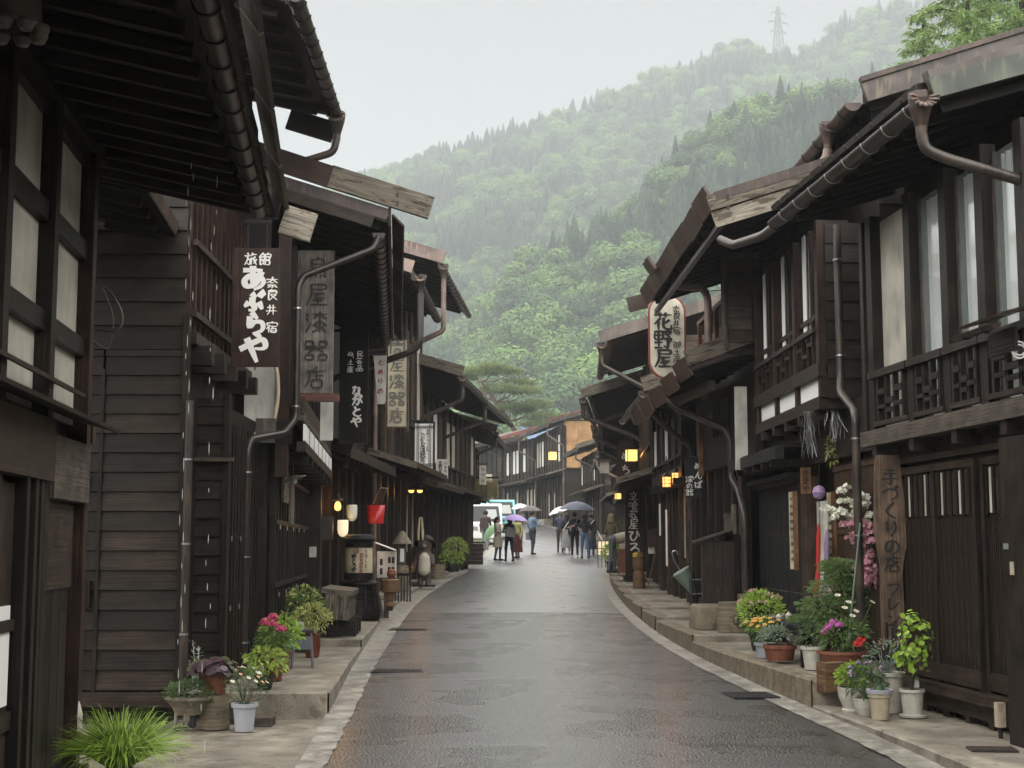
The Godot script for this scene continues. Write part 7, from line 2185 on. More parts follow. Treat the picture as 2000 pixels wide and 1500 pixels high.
	for z in [-0.6, 0.6]:
		for x in [-0.18, 0.18]: part(t, "leg", bmesh(Vector3(0.06, 0.35, 0.06)), M.wood_black, Vector3(x, 0.17, z))
		part(t, "apron", bmesh(Vector3(0.42, 0.06, 0.03)), M.wood_black, Vector3(0, 0.31, z))
	t = thing("stone_ornament", "small pale stone pieces and dish on the bench end", "ornament", Vector3(2.74, wl(14.6, 0.595), -14.72))
	for i in 4:
		mb = MB.new()
		mb.lathe(Vector3(-0.06 + i * 0.05, 0, 0.02 * (i % 2)), [Vector2(0.03, 0.0), Vector2(0.035, 0.02 + i * 0.008), Vector2(0.001, 0.05 + i * 0.01)], 9, Basis(), 0.1)
		part(t, "stone", mb.mesh(), M.pot_white if i % 2 else M.pot_stone)
	# tiered bonsai
	t = thing("potted_cypress", "tiered green cypress bonsai with drooping sprays behind the bench", "tree", Vector3(3.26, wl(14.3, 0.22), -14.3))
	t.scale = Vector3(1.0, 0.72, 0.9)
	pot(t, tapered(0.14, 0.18, 0.22), M.pot_dark)
	mb = MB.new()
	mb.tube([Vector3(0, 0.2, 0), Vector3(-0.04, 0.5, 0.02), Vector3(0.03, 0.8, 0), Vector3(0.0, 1.1, 0.02), Vector3(0.04, 1.3, 0)], [0.03, 0.026, 0.02, 0.014, 0.008], 7)
	var tiers := [[-0.22, 0.48, 0.30], [0.02, 0.58, 0.32], [-0.14, 0.76, 0.30], [0.1, 0.80, 0.30], [-0.02, 1.0, 0.30], [0.08, 1.22, 0.27], [0.0, 1.30, 0.2], [0.22, 1.0, 0.22], [-0.3, 0.55, 0.22], [0.16, 1.12, 0.2]]
	for q in tiers: mb.tube([Vector3(0, q[1] - 0.1, 0), Vector3(q[0] * 0.6, q[1] - 0.05, 0), Vector3(q[0], q[1], 0.02)], [0.014, 0.01, 0.006], 5, false)
	part(t, "trunk", mb.mesh(), M.bark)
	mb = MB.new()
	for q in tiers:
		for i in 620:
			var u := Vector3(rng.randfn(), rng.randfn() * 0.9 + 0.25, rng.randfn()).normalized()
			var p: Vector3 = Vector3(q[0], q[1], 0.02) + Vector3(u.x, u.y * 0.42, u.z) * q[2] * (0.55 + 0.4 * rng.randf())
			var d := (u + Vector3(rng.randfn() * 0.5, 0.25 + rng.randfn() * 0.4, rng.randfn() * 0.5)).normalized()
			mb.leaf(p, d, d.cross(Vector3(rng.randfn(), rng.randfn(), rng.randfn())), 0.045 + rng.randf() * 0.035, 0.02, 0.2)
	part(t, "crown", mb.mesh(), M.needle)
	t.get_node("crown").material_override = M.needle
	# artificial cherry blossom hung on the lattice door
	t = thing("cherry_blossom_spray", "pink and white artificial cherry blossom sprays hanging by the downpipe", "flowers", Vector3(3.44, 1.93, -13.95))
	t.scale = Vector3.ONE * 1.2
	mb = MB.new()
	for c in [[-0.3, 0.0], [-0.2, -0.12], [-0.12, 0.05], [-0.05, -0.2], [-0.02, -0.35], [0.03, -0.05], [0.02, -0.5], [-0.08, -0.28], [0.06, -0.3], [0.05, -0.6], [-0.16, 0.22]]:
		mb.tube([Vector3(0.1, 0.15, 0.0), Vector3(c[0] * 0.6, c[1] * 0.5 + 0.05, 0.02), Vector3(c[0], c[1], 0.04)], 0.004, 4, false)
	part(t, "twigs", mb.mesh(), M.bark)
	for k in 2:
		var cs := []
		for i in (22 if k == 0 else 60):
			var a := rng.randf()
			var c := Vector3(0.06 - 0.34 * a + rng.randfn() * 0.04, 0.04 + rng.randfn() * 0.07, 0.05 + rng.randfn() * 0.03)
			if k == 1: c = Vector3(0.03 - 0.16 * (1.0 - a) * rng.randf() + rng.randfn() * 0.035, -0.08 - 0.52 * a, 0.06 + rng.randfn() * 0.03)
			cs.append(c)
		heads(t, M.fl_white if k == 0 else M.fl_pale, cs, 0.035, 16, 0.024)
	# carp streamer
	t = thing("carp_streamer", "red and purple carp streamer hanging before the white panel", "streamer", Vector3(3.30, 1.55, -15.2))
	for q in [[-0.03, M.fl_red, 0.0], [0.055, M.fl_lilac, -0.06]]:
		mb = MB.new()
		mb.tube([Vector3(q[0], 0.28 + q[2], 0), Vector3(q[0] - 0.01, 0.15 + q[2], 0.01), Vector3(q[0] - 0.02, -0.2 + q[2], 0.0), Vector3(q[0] - 0.045, -0.42 + q[2], 0.02)], [0.03, 0.055, 0.05, 0.075], 10, true, 0.4)
		part(t, "carp", mb.mesh(), q[1])
		mb = MB.new()
		for i in 5:
			mb.leaf(Vector3(q[0] - 0.045, -0.4 + q[2], 0.02), Vector3(-0.3 + i * 0.15, -1, 0.1).normalized(), Vector3(1, 0, 0), 0.09, 0.04, 0.0)
		part(t, "tail", mb.mesh(), M.fl_salmon if q[0] < 0 else M.fl_white)
	mb = MB.new()
	mb.lathe(Vector3(-0.02, 0.62, 0), [Vector2(0.001, -0.08), Vector2(0.055, -0.055), Vector2(0.075, 0.0), Vector2(0.055, 0.055), Vector2(0.001, 0.08)], 14)
	part(t, "paper_ball", mb.mesh(), M.fl_lilac)
	mb = MB.new()
	mb.tube([Vector3(-0.02, 0.7, 0), Vector3(-0.01, 1.0, 0)], 0.003, 4)
	mb.tube([Vector3(-0.02, 0.54, 0), Vector3(-0.02, 0.28, 0)], 0.003, 4)
	part(t, "string", mb.mesh(), M.iron)
	# yellow charm wreath and silver tinsel
	t = thing("straw_charm", "small straw and yellow flower charm hanging by the oriel", "charm", Vector3(3.38, 2.62, -15.0))
	foliage(t, M.leaf_yellow, Vector3.ZERO, Vector3(0.05, 0.16, 0.04), 90, 0.05, 0.016, 0.4, 0.0, Vector3.ZERO, 0)
	for q in [[3.10, 3.0, 14.75, 0.5, "the longer"], [3.33, 3.02, 14.6, 0.36, "the shorter"]]:
		t = thing("tinsel_streamer", "bunch of silver foil bird-scare tinsel under the oriel, %s of the two" % q[4], "tinsel", Vector3(q[0], q[1], -q[2]), 0, "silver tinsel bunches")
		mb = MB.new()
		for i in 46:
			var a := Vector3(rng.randfn() * 0.03, 0, rng.randfn() * 0.02)
			var e := a + Vector3(rng.randfn() * 0.04, -q[3] * (0.5 + rng.randf() * 0.5), rng.randfn() * 0.03)
			var m := a.lerp(e, 0.5) + Vector3(rng.randfn() * 0.02, 0, rng.randfn() * 0.02)
			var s := Vector3(rng.randfn(), 0, rng.randfn()).normalized() * 0.004
			mb.quad(a - s, a + s, m + s, m - s, s.cross(Vector3.UP).normalized())
			mb.quad(m - s, m + s, e + s, e - s, s.cross(Vector3(0.3, 1, 0.2)).normalized())
		part(t, "foil", mb.mesh(), M.steel)
	# garden stake
	mb = MB.new()
	mb.tube([Vector3.ZERO, Vector3(0.16, 1.15, -0.05)], 0.008, 6)
	solo("bamboo_stake", "thin green stake leaning from the terracotta bowl to the downpipe", "stake", mb.mesh(), M.leaf_grey, Vector3(3.05, wl(13.2, 0.4), -13.1))
	mb = MB.new()
	mb.tube([Vector3.ZERO, Vector3(-0.01, 0.62, 0)], 0.014, 8)
	solo("black_stake", "short black stake standing before the wavy wooden sign", "stake", mb.mesh(), M.black, Vector3(3.16, wl(12.2, 0.2), -12.1))
	t = thing("wood_block", "pale split wood block set in the step of the kerb", "block", Vector3(2.72, wl(12.4, 0.12), -12.2), 0.3)
	part(t, "block", bmesh(Vector3(0.24, 0.24, 0.16)), M.log_brown, Vector3(0, 0.12, 0))
	# stump, stone, tool shed by the blue door
	t = stump("knotted_stump", "fat grey stump with a knot hole beside the stone block", Vector3(2.72, wl(17.6, 0.2), -17.7), 0.2, 0.36, M.log)
	t.rotation.y = 0.0
	mb = MB.new()
	mb.lathe(Vector3(0.06, 0.16, 0.2), [Vector2(0.1, -0.02), Vector2(0.085, 0.03), Vector2(0.05, 0.035), Vector2(0.04, 0.0)], 16, Basis(Vector3.RIGHT, PI / 2))
	part(t, "knot", mb.mesh(), M.wood_old)
	t = thing("stone_block", "squared beige stone block at the kerb left of the stump", "stone", Vector3(2.50, wl(18.3, 0.2), -18.3), 0.25)
	mb = MB.new()
	mb.lathe(Vector3.ZERO, [Vector2(0.27, 0.0), Vector2(0.26, 0.27), Vector2(0.22, 0.31), Vector2(0.001, 0.31)], 4, Basis(Vector3.UP, PI / 4))
	var fs := SurfaceTool.new(); fs.create_from(mb.mesh(), 0); fs.deindex(); fs.set_smooth_group(-1); fs.generate_normals()
	part(t, "block", fs.commit(), M.stone)
	t = stump("low_stump", "low dark stump between the knotted stump and the blue-black door", Vector3(3.05, wl(17.2, 0.2), -17.1), 0.17, 0.22, M.wood_mid)
	solo("leaning_stone", "narrow upright stone leaning on the drainpipe foot", "stone", bmesh(Vector3(0.14, 0.42, 0.12)), M.stone, Vector3(3.05, wl(18.9, 0.42), -18.9))
	t = thing("tool_shed", "narrow wooden cupboard shed with sloping board roof on the pavement", "shed", Vector3(2.98, wl(20.4, 0.24), -20.4), -0.1)
	part(t, "box", bmesh(Vector3(0.50, 1.02, 0.62)), M.wood_red, Vector3(0, 0.60, 0))
	for i in 4: part(t, "front_board", bmesh(Vector3(0.02, 0.98, 0.14)), M.wood_mid, Vector3(-0.262, 0.6, -0.225 + i * 0.15))
	for i in 4: part(t, "end_board", bmesh(Vector3(0.115, 1.0, 0.02)), pick([M.wood_mid, M.wood_red, M.wood_dark2]), Vector3(-0.18 + i * 0.122, 0.6, 0.322))
	mb = MB.new()
	mb.beam(Vector3(-0.40, 1.10, 0), Vector3(0.34, 1.34, 0), 0.86, 0.035)
	part(t, "roof", mb.mesh(), M.wood_grey)
	for x in [-0.2, 0.2]:
		for z in [-0.25, 0.25]: part(t, "foot", bmesh(Vector3(0.06, 0.1, 0.06)), M.wood_dark, Vector3(x, 0.05, z))
	# umbrella stand
	t = thing("umbrella_stand", "black wire umbrella stand holding dark folded umbrellas", "umbrella stand", Vector3(2.80, wl(21.4, 0.22), -21.5))
	for x in [-0.12, 0.12]:
		for z in [-0.1, 0.1]: part(t, "upright", bmesh(Vector3(0.018, 0.5, 0.018)), M.iron, Vector3(x, 0.25, z))
	for y in [0.06, 0.28, 0.49]:
		for z in [-0.1, 0.1]: part(t, "rail", bmesh(Vector3(0.26, 0.014, 0.014)), M.steel, Vector3(0, y, z))
	t = thing("folded_umbrella", "dark folded umbrella stuck in the wire stand", "umbrella", Vector3(2.76, wl(21.4, 0.24), -21.5))
	mb = MB.new()
	mb.tube([Vector3(0, 0, 0), Vector3(-0.02, 0.3, 0), Vector3(-0.05, 0.6, 0)], [0.015, 0.05, 0.02], 9)
	part(t, "canopy", mb.mesh(), M.black)
	t = thing("folded_umbrella", "pale green folded umbrella leaning on the plank wall", "umbrella", Vector3(2.80, wl(22.0, 0.45), -21.9), 0.0)
	mb = MB.new()
	mb.lathe(Vector3(0, 0.0, 0), [Vector2(0.02, 0.0), Vector2(0.06, 0.08), Vector2(0.15, 0.42), Vector2(0.13, 0.44), Vector2(0.03, 0.44)], 12, Basis(Vector3.BACK, 0.55), 0.09)
	part(t, "canopy", mb.mesh(), M.leaf_grey)
	mb = MB.new()
	mb.tube(bend([Vector3(-0.22, 0.36, 0), Vector3(-0.32, 0.53, 0), Vector3(-0.36, 0.66, 0), Vector3(-0.28, 0.69, 0), Vector3(-0.26, 0.62, 0)], 0.05), 0.009, 6)
	part(t, "handle", mb.mesh(), M.steel)
	# letter box and pale strips on the fourth house
	t = thing("letter_box", "brown metal letter box with pale paper below on the dark post", "letter box", Vector3(2.72, 1.75, -27.5))
	part(t, "box", bmesh(Vector3(0.2, 0.32, 0.2)), M.wood_red)
	part(t, "lid", bmesh(Vector3(0.24, 0.03, 0.24)), M.wood_dark2, Vector3(0, 0.175, 0), Basis(Vector3.BACK, 0.1))
	part(t, "paper", bmesh(Vector3(0.12, 0.14, 0.02)), M.white_board, Vector3(-0.04, -0.22, 0.02))
	for q in [[2.76, 1.75, 25.5, 1.0, "tall"], [2.80, 2.1, 27.0, 0.6, "short"]]:
		solo("pale_strip", "%s thin white strip fixed to the dark plank wall near the letter box" % q[4], "strip", bmesh(Vector3(0.03, q[3], 0.03)), M.white_paint, Vector3(q[0], q[1], -q[2]))
	# bamboo lamps
	for q in [[2.63, 2.70, 24.2, "the lower"], [2.77, 2.76, 24.0, "the higher"]]:
		t = thing("bamboo_lamp", "woven hexagonal lamp glowing orange under the east canopy, %s of the pair" % q[3], "lamp", Vector3(q[0], q[1], -q[2]), 0, "woven lamps")
		mb = MB.new()
		mb.lathe(Vector3.ZERO, [Vector2(0.001, -0.1), Vector2(0.065, -0.1), Vector2(0.07, 0.07), Vector2(0.001, 0.07)], 6)
		part(t, "lamp_shade", mb.mesh(), M.glow_warm)
		for i in 6:
			var a := TAU * i / 6.0
			part(t, "rib", bmesh(Vector3(0.008, 0.2, 0.008)), M.wood_dark2, Vector3(cos(a) * 0.073, -0.015, sin(a) * 0.073))
		for y in [-0.1, -0.04, 0.02, 0.075]:
			mb = MB.new()
			mb.lathe(Vector3(0, y, 0), [Vector2(0.074, -0.004), Vector2(0.078, 0), Vector2(0.074, 0.004)], 6)
			part(t, "hoop", mb.mesh(), M.wood_dark2)
		mb = MB.new()
		mb.lathe(Vector3(0, 0.075, 0), [Vector2(0.1, 0.0), Vector2(0.03, 0.06), Vector2(0.008, 0.08), Vector2(0.008, 0.35)], 6)
		part(t, "cap", mb.mesh(), M.wood_dark)
		lamp(t, Vector3.ZERO, Color(1.0, 0.6, 0.25), 0.25, 0.05)
	for q in [[2.83, 3.74, 33.6, 0.24, "square paper lamp glowing amber above the tall brown sign"], [2.72, 2.88, 36.5, 0.14, "small square lamp glowing on a post beside the tall brown sign"], [1.72, 5.4, 60.0, 0.3, "square amber lamp on the far east row, above the dark umbrella"]]:
		t = thing("square_lamp", q[4], "lamp", Vector3(q[0], q[1], -q[2]), 0.15, "square paper lamps")
		part(t, "lamp_shade", bmesh(Vector3(q[3], q[3] * 1.1, q[3])), M.glow_warm)
		for x in [-1, 1]:
			for z in [-1, 1]: part(t, "frame_bar", bmesh(Vector3(0.015, q[3] * 1.15, 0.015)), M.wood_dark, Vector3(x * q[3] * 0.5, 0, z * q[3] * 0.5))
		part(t, "cap", bmesh(Vector3(q[3] * 1.25, 0.02, q[3] * 1.25)), M.wood_dark, Vector3(0, q[3] * 0.57, 0))
		part(t, "arm", bmesh(Vector3(0.5 if q[2] < 50 else 2.6, 0.03, 0.03)), M.iron, Vector3(0.25 if q[2] < 50 else 1.3, q[3] * 0.6, 0))
		lamp(t, Vector3(0, 0, 0), Color(1.0, 0.7, 0.35), 0.4, 0.05)
	# carved log, broom and small planter by the tall sign
	t = thing("carved_log", "orange-brown carved log figure beside the tall brown sign", "log", Vector3(2.62, wl(29.5, 0.2), -29.6), 0.3)
	mb = MB.new()
	mb.lathe(Vector3.ZERO, [Vector2(0.13, 0.0), Vector2(0.125, 0.3), Vector2(0.10, 0.36), Vector2(0.125, 0.44), Vector2(0.13, 0.66), Vector2(0.09, 0.74), Vector2(0.001, 0.76)], 14, Basis(), 0.06)
	part(t, "trunk", mb.mesh(), M.log_brown)
	mb = MB.new()
	mb.lathe(Vector3(-0.09, 0.68, 0.05), [Vector2(0.001, -0.05), Vector2(0.06, -0.03), Vector2(0.06, 0.04), Vector2(0.001, 0.06)], 10)
	part(t, "yellow_cap", mb.mesh(), M.fl_yellow)
	mb = MB.new()
	mb.tube([Vector3(0, 0, 0), Vector3(0.17, 0.75, 0)], 0.013, 6)
	solo("wooden_stick", "reddish walking stick leaning between the carved log and the wall", "stick", mb.mesh(), M.wood_honey, Vector3(2.78, wl(29.5, 0.2), -29.4))
	t = thing("light_box", "small white paper screen lantern standing by the bent-over person", "lantern", Vector3(2.62, wl(41.0, 0.2), -41.0))
	part(t, "screen", bmesh(Vector3(0.30, 0.42, 0.1)), M.glow_cream, Vector3(0, 0.55, 0))
	for x in [-0.16, -0.05, 0.05, 0.16]: part(t, "bar", bmesh(Vector3(0.02, 0.8, 0.03)), M.iron, Vector3(x, 0.4, 0.06))
	for y in [0.35, 0.55, 0.76]: part(t, "bar", bmesh(Vector3(0.34, 0.02, 0.03)), M.iron, Vector3(0, y, 0.065))
	t = plant("roadside_planter", "small dark planter of green leaves at the far east kerb", Vector3(2.68, wl(39.0, 0.18), -38.6))
	pot(t, tapered(0.11, 0.14, 0.3), M.pot_dark)
	foliage(t, M.leaf_bright, Vector3(0, 0.5, 0), Vector3(0.26, 0.24, 0.22), 260, 0.12, 0.035, 0.3, 0.6, Vector3(0, 0.3, 0), 8)

# ------------------------------------------------------------------ trees that stand alone
func limb_tree_pine() -> void:
	var t := thing("pine_tree", "spreading old pine with flat tiers and reddish bent trunk behind the far roofs", "tree", Vector3(-0.9, ground(135.0) + 1.0, -138.0))
	t.scale = Vector3.ONE * 0.62
	var mb := MB.new()
	var tr := [Vector3(3.4, -1, 0), Vector3(2.4, 4.0, 0), Vector3(3.0, 8.5, 0), Vector3(1.0, 12.0, 0), Vector3(-1.2, 15.0, 0), Vector3(-3.4, 18.2, 0)]
	mb.tube(tr, [0.55, 0.48, 0.4, 0.34, 0.26, 0.14], 9)
	part(t, "trunk", mb.mesh(), M.bark_red)
	var pads := [[-4.2, 19.3, 2.6], [-1.6, 20.0, 2.6], [0.8, 19.4, 2.2], [-6.0, 18.6, 1.7], [2.6, 17.8, 2.4], [3.6, 16.0, 2.4], [5.2, 14.0, 2.4], [6.4, 12.2, 2.6], [8.2, 11.0, 2.2], [5.0, 10.6, 2.2], [0.6, 16.4, 2.2], [-1.8, 16.6, 1.7], [-5.0, 14.2, 2.0], [-3.0, 13.2, 2.2], [-4.6, 11.8, 1.9], [-1.4, 11.4, 2.2], [1.2, 13.6, 2.0], [-2.8, 9.6, 2.2], [3.4, 13.2, 1.6], [9.4, 10.0, 1.7], [0.0, 8.4, 1.8], [6.8, 9.2, 1.8]]
	for p in pads:
		var lb := MB.new()
		var best: Vector3 = tr[0]
		for q in tr:
			if absf(q.y - (p[1] - 2.0)) < absf(best.y - (p[1] - 2.0)): best = q
		var z := rng.randfn() * 1.4
		var e := Vector3(p[0], p[1] - 0.3, z)
		lb.tube([best, best.lerp(e, 0.5) + Vector3(0, -0.4, 0), e], [0.16, 0.11, 0.05], 6, false)
		part(t, "branch", lb.mesh(), M.bark_red)
		var fb := MB.new()
		for i in 800:
			var a := rng.randf() * TAU
			var r: float = p[2] * sqrt(rng.randf())
			var c := Vector3(p[0] + cos(a) * r, p[1] + (1.0 - r / p[2]) * 0.75 + rng.randfn() * 0.18, z + sin(a) * r * 0.9)
			var d := Vector3(cos(a) * 0.6 + rng.randfn() * 0.4, 0.6 + rng.randf() * 0.4, sin(a) * 0.6 + rng.randfn() * 0.4).normalized()
			fb.leaf(c, d, d.cross(Vector3(rng.randfn(), rng.randfn(), rng.randfn())), 0.6 + rng.randf() * 0.4, 0.2, 0.0)
		part(t, "crown", fb.mesh(), M.pine)

func larch(label: String, at: Vector3, h: float, m: Material, sd: float) -> void:
	var t := thing("larch_tree", label, "tree", at, sd, "trees above the east roofs")
	var mb := MB.new()
	mb.tube([Vector3.ZERO, Vector3(0.1, h * 0.5, 0), Vector3(0, h, 0)], [0.28, 0.18, 0.03], 8)
	var fb := MB.new()
	var n := int(h * 5.0)
	for i in n:
		var y := h * (0.08 + 0.92 * i / n)
		var l := (1.0 - y / h) * h * 0.27 + 0.35
		var a := i * 2.4 + rng.randfn() * 0.4
		var dr := Vector3(cos(a), 0, sin(a))
		var p0 := Vector3(0, y, 0)
		var p1 := p0 + dr * l * 0.6 + Vector3(0, l * 0.05, 0)
		var p2 := p0 + dr * l + Vector3(0, -l * 0.12, 0)
		mb.tube([p0, p1, p2], [0.05, 0.03, 0.012], 5, false)
		for k in int(l * 85.0) + 40:
			var s := rng.randf()
			var c := p0.lerp(p1, s * 2.0) if s < 0.5 else p1.lerp(p2, s * 2.0 - 1.0)
			c += Vector3(rng.randfn(), rng.randfn() * 0.5, rng.randfn()) * 0.16 * (0.4 + l * 0.25)
			var d := (dr * 0.5 + Vector3(rng.randfn(), -0.3 + rng.randfn() * 0.5, rng.randfn())).normalized()
			fb.leaf(c, d, d.cross(Vector3(rng.randfn(), rng.randfn(), rng.randfn())), 0.2 + rng.randf() * 0.16, 0.07, 0.2)
	part(t, "trunk", mb.mesh(), M.bark)
	part(t, "crown", fb.mesh(), m)

func build_trees() -> void:
	limb_tree_pine()
	larch("tall feathery larch rising over the grey roof edge", Vector3(16.6, 2.0, -50.0), 24.0, M.larch, 0.3)
	larch("bright larch at the right edge above the roofs", Vector3(19.4, 2.0, -52.0), 26.0, M.larch, 1.7)
	larch("shorter larch whose tip shows just over the grey barge board", Vector3(16.8, 2.0, -56.0), 21.5, M.larch, 2.6)
	larch("dark larch between the two taller ones", Vector3(20.2, 2.0, -58.0), 27.0, M.larch, 4.1)
	# water running off the west gutter in two broken strings of drops
	for q in [[-2.02, 8.75, 4.0, "the thicker"], [-1.93, 9.05, 3.98, "the thinner"]]:
		var mb := MB.new()
		var y: float = q[2]
		while y > 0.3:
			var l := 0.02 + rng.randf() * 0.05
			mb.lathe(Vector3(rng.randfn() * 0.012, y - q[2], rng.randfn() * 0.012), [Vector2(0.0002, -l), Vector2(0.0028, -l * 0.6), Vector2(0.0024, 0.0), Vector2(0.0002, l * 0.4)], 6)
			y -= 0.07 + rng.randf() * (0.12 if q[3] == "the thicker" else 0.3)
		var o := solo("water_drops", "string of falling water drops off the west gutter, %s of the two" % q[3], "water drops", mb.mesh(), M.milk_glass, Vector3(q[0], q[2], -q[1]), "", "stuff")

# ------------------------------------------------------------------ bodies: bones with thickness, blended and meshed as surface nets
func flesh(bones: Array, cell: float, soft: float) -> ArrayMesh:
	var lo := Vector3.INF
	var hi := -Vector3.INF
	for b in bones:
		var r := maxf(b[2], b[3]) + cell * 2.0
		lo = lo.min(b[0] - Vector3.ONE * r).min(b[1] - Vector3.ONE * r)
		hi = hi.max(b[0] + Vector3.ONE * r).max(b[1] + Vector3.ONE * r)
	var nx := int((hi.x - lo.x) / cell) + 2
	var ny := int((hi.y - lo.y) / cell) + 2
	var nz := int((hi.z - lo.z) / cell) + 2
	var field := PackedFloat32Array()
	field.resize(nx * ny * nz)
	field.fill(1.0)
	var near := PackedFloat32Array()
	near.resize(nx * ny * nz)
	near.fill(9.0)
	var owner := PackedByteArray()
	owner.resize(nx * ny * nz)
	for k in bones.size():
		var b: Array = bones[k]
		var a: Vector3 = b[0]
		var ab: Vector3 = b[1] - b[0]
		var l2 := maxf(ab.length_squared(), 1e-8)
		var r := maxf(b[2], b[3]) + soft + cell * 1.5
		var m0 := (a.min(b[1]) - Vector3.ONE * r - lo) / cell
		var m1 := (a.max(b[1]) + Vector3.ONE * r - lo) / cell
		for z in range(maxi(0, int(m0.z)), mini(nz, int(m1.z) + 2)):
			for y in range(maxi(0, int(m0.y)), mini(ny, int(m1.y) + 2)):
				for x in range(maxi(0, int(m0.x)), mini(nx, int(m1.x) + 2)):
					var p := lo + Vector3(x, y, z) * cell
					var t := clampf((p - a).dot(ab) / l2, 0.0, 1.0)
					var d := p.distance_to(a + ab * t) - lerpf(b[2], b[3], t)
					var i := (z * ny + y) * nx + x
					if d < near[i]:
						near[i] = d; owner[i] = k
					var f := field[i]
					var h := maxf(soft - absf(f - d), 0.0) / soft
					field[i] = minf(f, d) - h * h * soft * 0.25
	var mb := MB.new()
	mb.coloured = true
	var id := {}
	for z in nz - 1:
		for y in ny - 1:
			for x in nx - 1:
				var i := (z * ny + y) * nx + x
				var s := 0
				var acc := Vector3.ZERO
				var cnt := 0
				var c := [i, i + 1, i + nx, i + nx + 1, i + nx * ny, i + nx * ny + 1, i + nx * ny + nx, i + nx * ny + nx + 1]
				for q in 8:
					if field[c[q]] < 0.0: s |= 1 << q
				if s == 0 or s == 255: continue
				for e in [[0, 1], [2, 3], [4, 5], [6, 7], [0, 2], [1, 3], [4, 6], [5, 7], [0, 4], [1, 5], [2, 6], [3, 7]]:
					var f0 := field[c[e[0]]]
					var f1 := field[c[e[1]]]
					if (f0 < 0.0) != (f1 < 0.0):
						var t := f0 / (f0 - f1)
						var p0 := Vector3(e[0] & 1, (e[0] >> 1) & 1, e[0] >> 2)
						var p1 := Vector3(e[1] & 1, (e[1] >> 1) & 1, e[1] >> 2)
						acc += p0.lerp(p1, t); cnt += 1
				var g := Vector3(field[c[1]] - field[c[0]] + field[c[7]] - field[c[6]], field[c[2]] - field[c[0]] + field[c[7]] - field[c[5]], field[c[4]] - field[c[0]] + field[c[7]] - field[c[3]]).normalized()
				mb.tint = bones[owner[c[0]]][4]
				id[i] = mb.vert(lo + (Vector3(x, y, z) + acc / cnt) * cell, g)
	for z in range(1, nz - 1):
		for y in range(1, ny - 1):
			for x in range(1, nx - 1):
				var i := (z * ny + y) * nx + x
				var f0 := field[i] < 0.0
				for ax in 3:
					var st: int = [1, nx, nx * ny][ax]
					if (field[i + st] < 0.0) == f0: continue
					var u: int = [nx, nx * ny, 1][ax]
					var w: int = [nx * ny, 1, nx][ax]
					if not (id.has(i) and id.has(i - u) and id.has(i - w) and id.has(i - u - w)): continue
					mb.face(id[i], id[i - u], id[i - u - w])
					mb.face(id[i], id[i - u - w], id[i - w])
	return mb.mesh()

# ------------------------------------------------------------------ vans
func van(label: String, at: Vector3, turn: float, paint: Material) -> void:
	var t := thing("parked_van", label, "van", at, turn, "small vans at the bend")
	# side outline extruded across the width; front faces +z
	var prof := [Vector2(-1.6, 0.28), Vector2(-1.62, 1.0), Vector2(-1.5, 1.82), Vector2(-1.4, 1.88), Vector2(0.95, 1.88), Vector2(1.12, 1.82), Vector2(1.55, 1.02), Vector2(1.66, 0.92), Vector2(1.68, 0.4), Vector2(1.62, 0.26)]
	part(t, "body", outline_prism(prof, 1.46), paint, Vector3.ZERO, Basis(Vector3.UP, -PI / 2))
	var mb := MB.new()
	mb.quad(Vector3(-0.66, 1.04, 1.555), Vector3(0.66, 1.04, 1.555), Vector3(0.58, 1.76, 1.165), Vector3(-0.58, 1.76, 1.165), Vector3(0, 0.48, 0.87))
	part(t, "windscreen", mb.mesh(), M.dark_glass)
	mb = MB.new()
	mb.quad(Vector3(0.02, 1.16, 1.50), Vector3(0.52, 1.16, 1.50), Vector3(0.46, 1.6, 1.262), Vector3(0.02, 1.6, 1.262), Vector3(0, 0.48, 0.87))
	part(t, "sunshade", mb.mesh(), M.leaf_silver, Vector3(0, 0.002, 0.004))
	for s in [-1, 1]:
		part(t, "headlight", bmesh(Vector3(0.24, 0.17, 0.05)), M.steel, Vector3(s * 0.52, 0.72, 1.665))
		part(t, "wing_mirror", bmesh(Vector3(0.09, 0.2, 0.1)), M.black, Vector3(s * 0.82, 1.12, 1.3))
		part(t, "side_window", bmesh(Vector3(0.01, 0.5, 2.2)), M.dark_glass, Vector3(s * 0.734, 1.4, -0.2))
		for z in [-1.0, 1.05]:
			mb = MB.new()
			mb.lathe(Vector3.ZERO, [Vector2(0.001, -0.08), Vector2(0.27, -0.08), Vector2(0.27, 0.08), Vector2(0.001, 0.08)], 18, Basis(Vector3.BACK, PI / 2))
			var w := part(t, "wheel", mb.mesh(), M.tyre, Vector3(s * 0.66, 0.27, z))
			mb = MB.new()
			mb.lathe(Vector3.ZERO, [Vector2(0.17, -0.09), Vector2(0.17, 0.09)], 14, Basis(Vector3.BACK, PI / 2))
			part(w, "rim", mb.mesh(), M.steel)
	part(t, "number_plate", bmesh(Vector3(0.33, 0.16, 0.02)), M.fl_yellow, Vector3(0, 0.45, 1.69))
	part(t, "bumper", bmesh(Vector3(1.44, 0.16, 0.1)), paint, Vector3(0, 0.36, 1.66))
	part(t, "grille", bmesh(Vector3(0.6, 0.06, 0.03)), M.black, Vector3(0, 0.62, 1.68))
	for x in [-0.3, 0.25]:
		mb = MB.new()
		mb.beam(Vector3(x, 1.05, 1.56), Vector3(x + 0.32, 1.12, 1.53), 0.015, 0.015)
		part(t, "wiper", mb.mesh(), M.black)

func build_vans() -> void:
	van("white small van with grey sunshade facing down the street", Vector3(-1.28, ground(67.0), -67.5), 0.06, M.car_white)
	van("aqua small van parked behind the white one", Vector3(-0.72, ground(74.0) + 0.1, -74.5), 0.12, M.car_aqua)

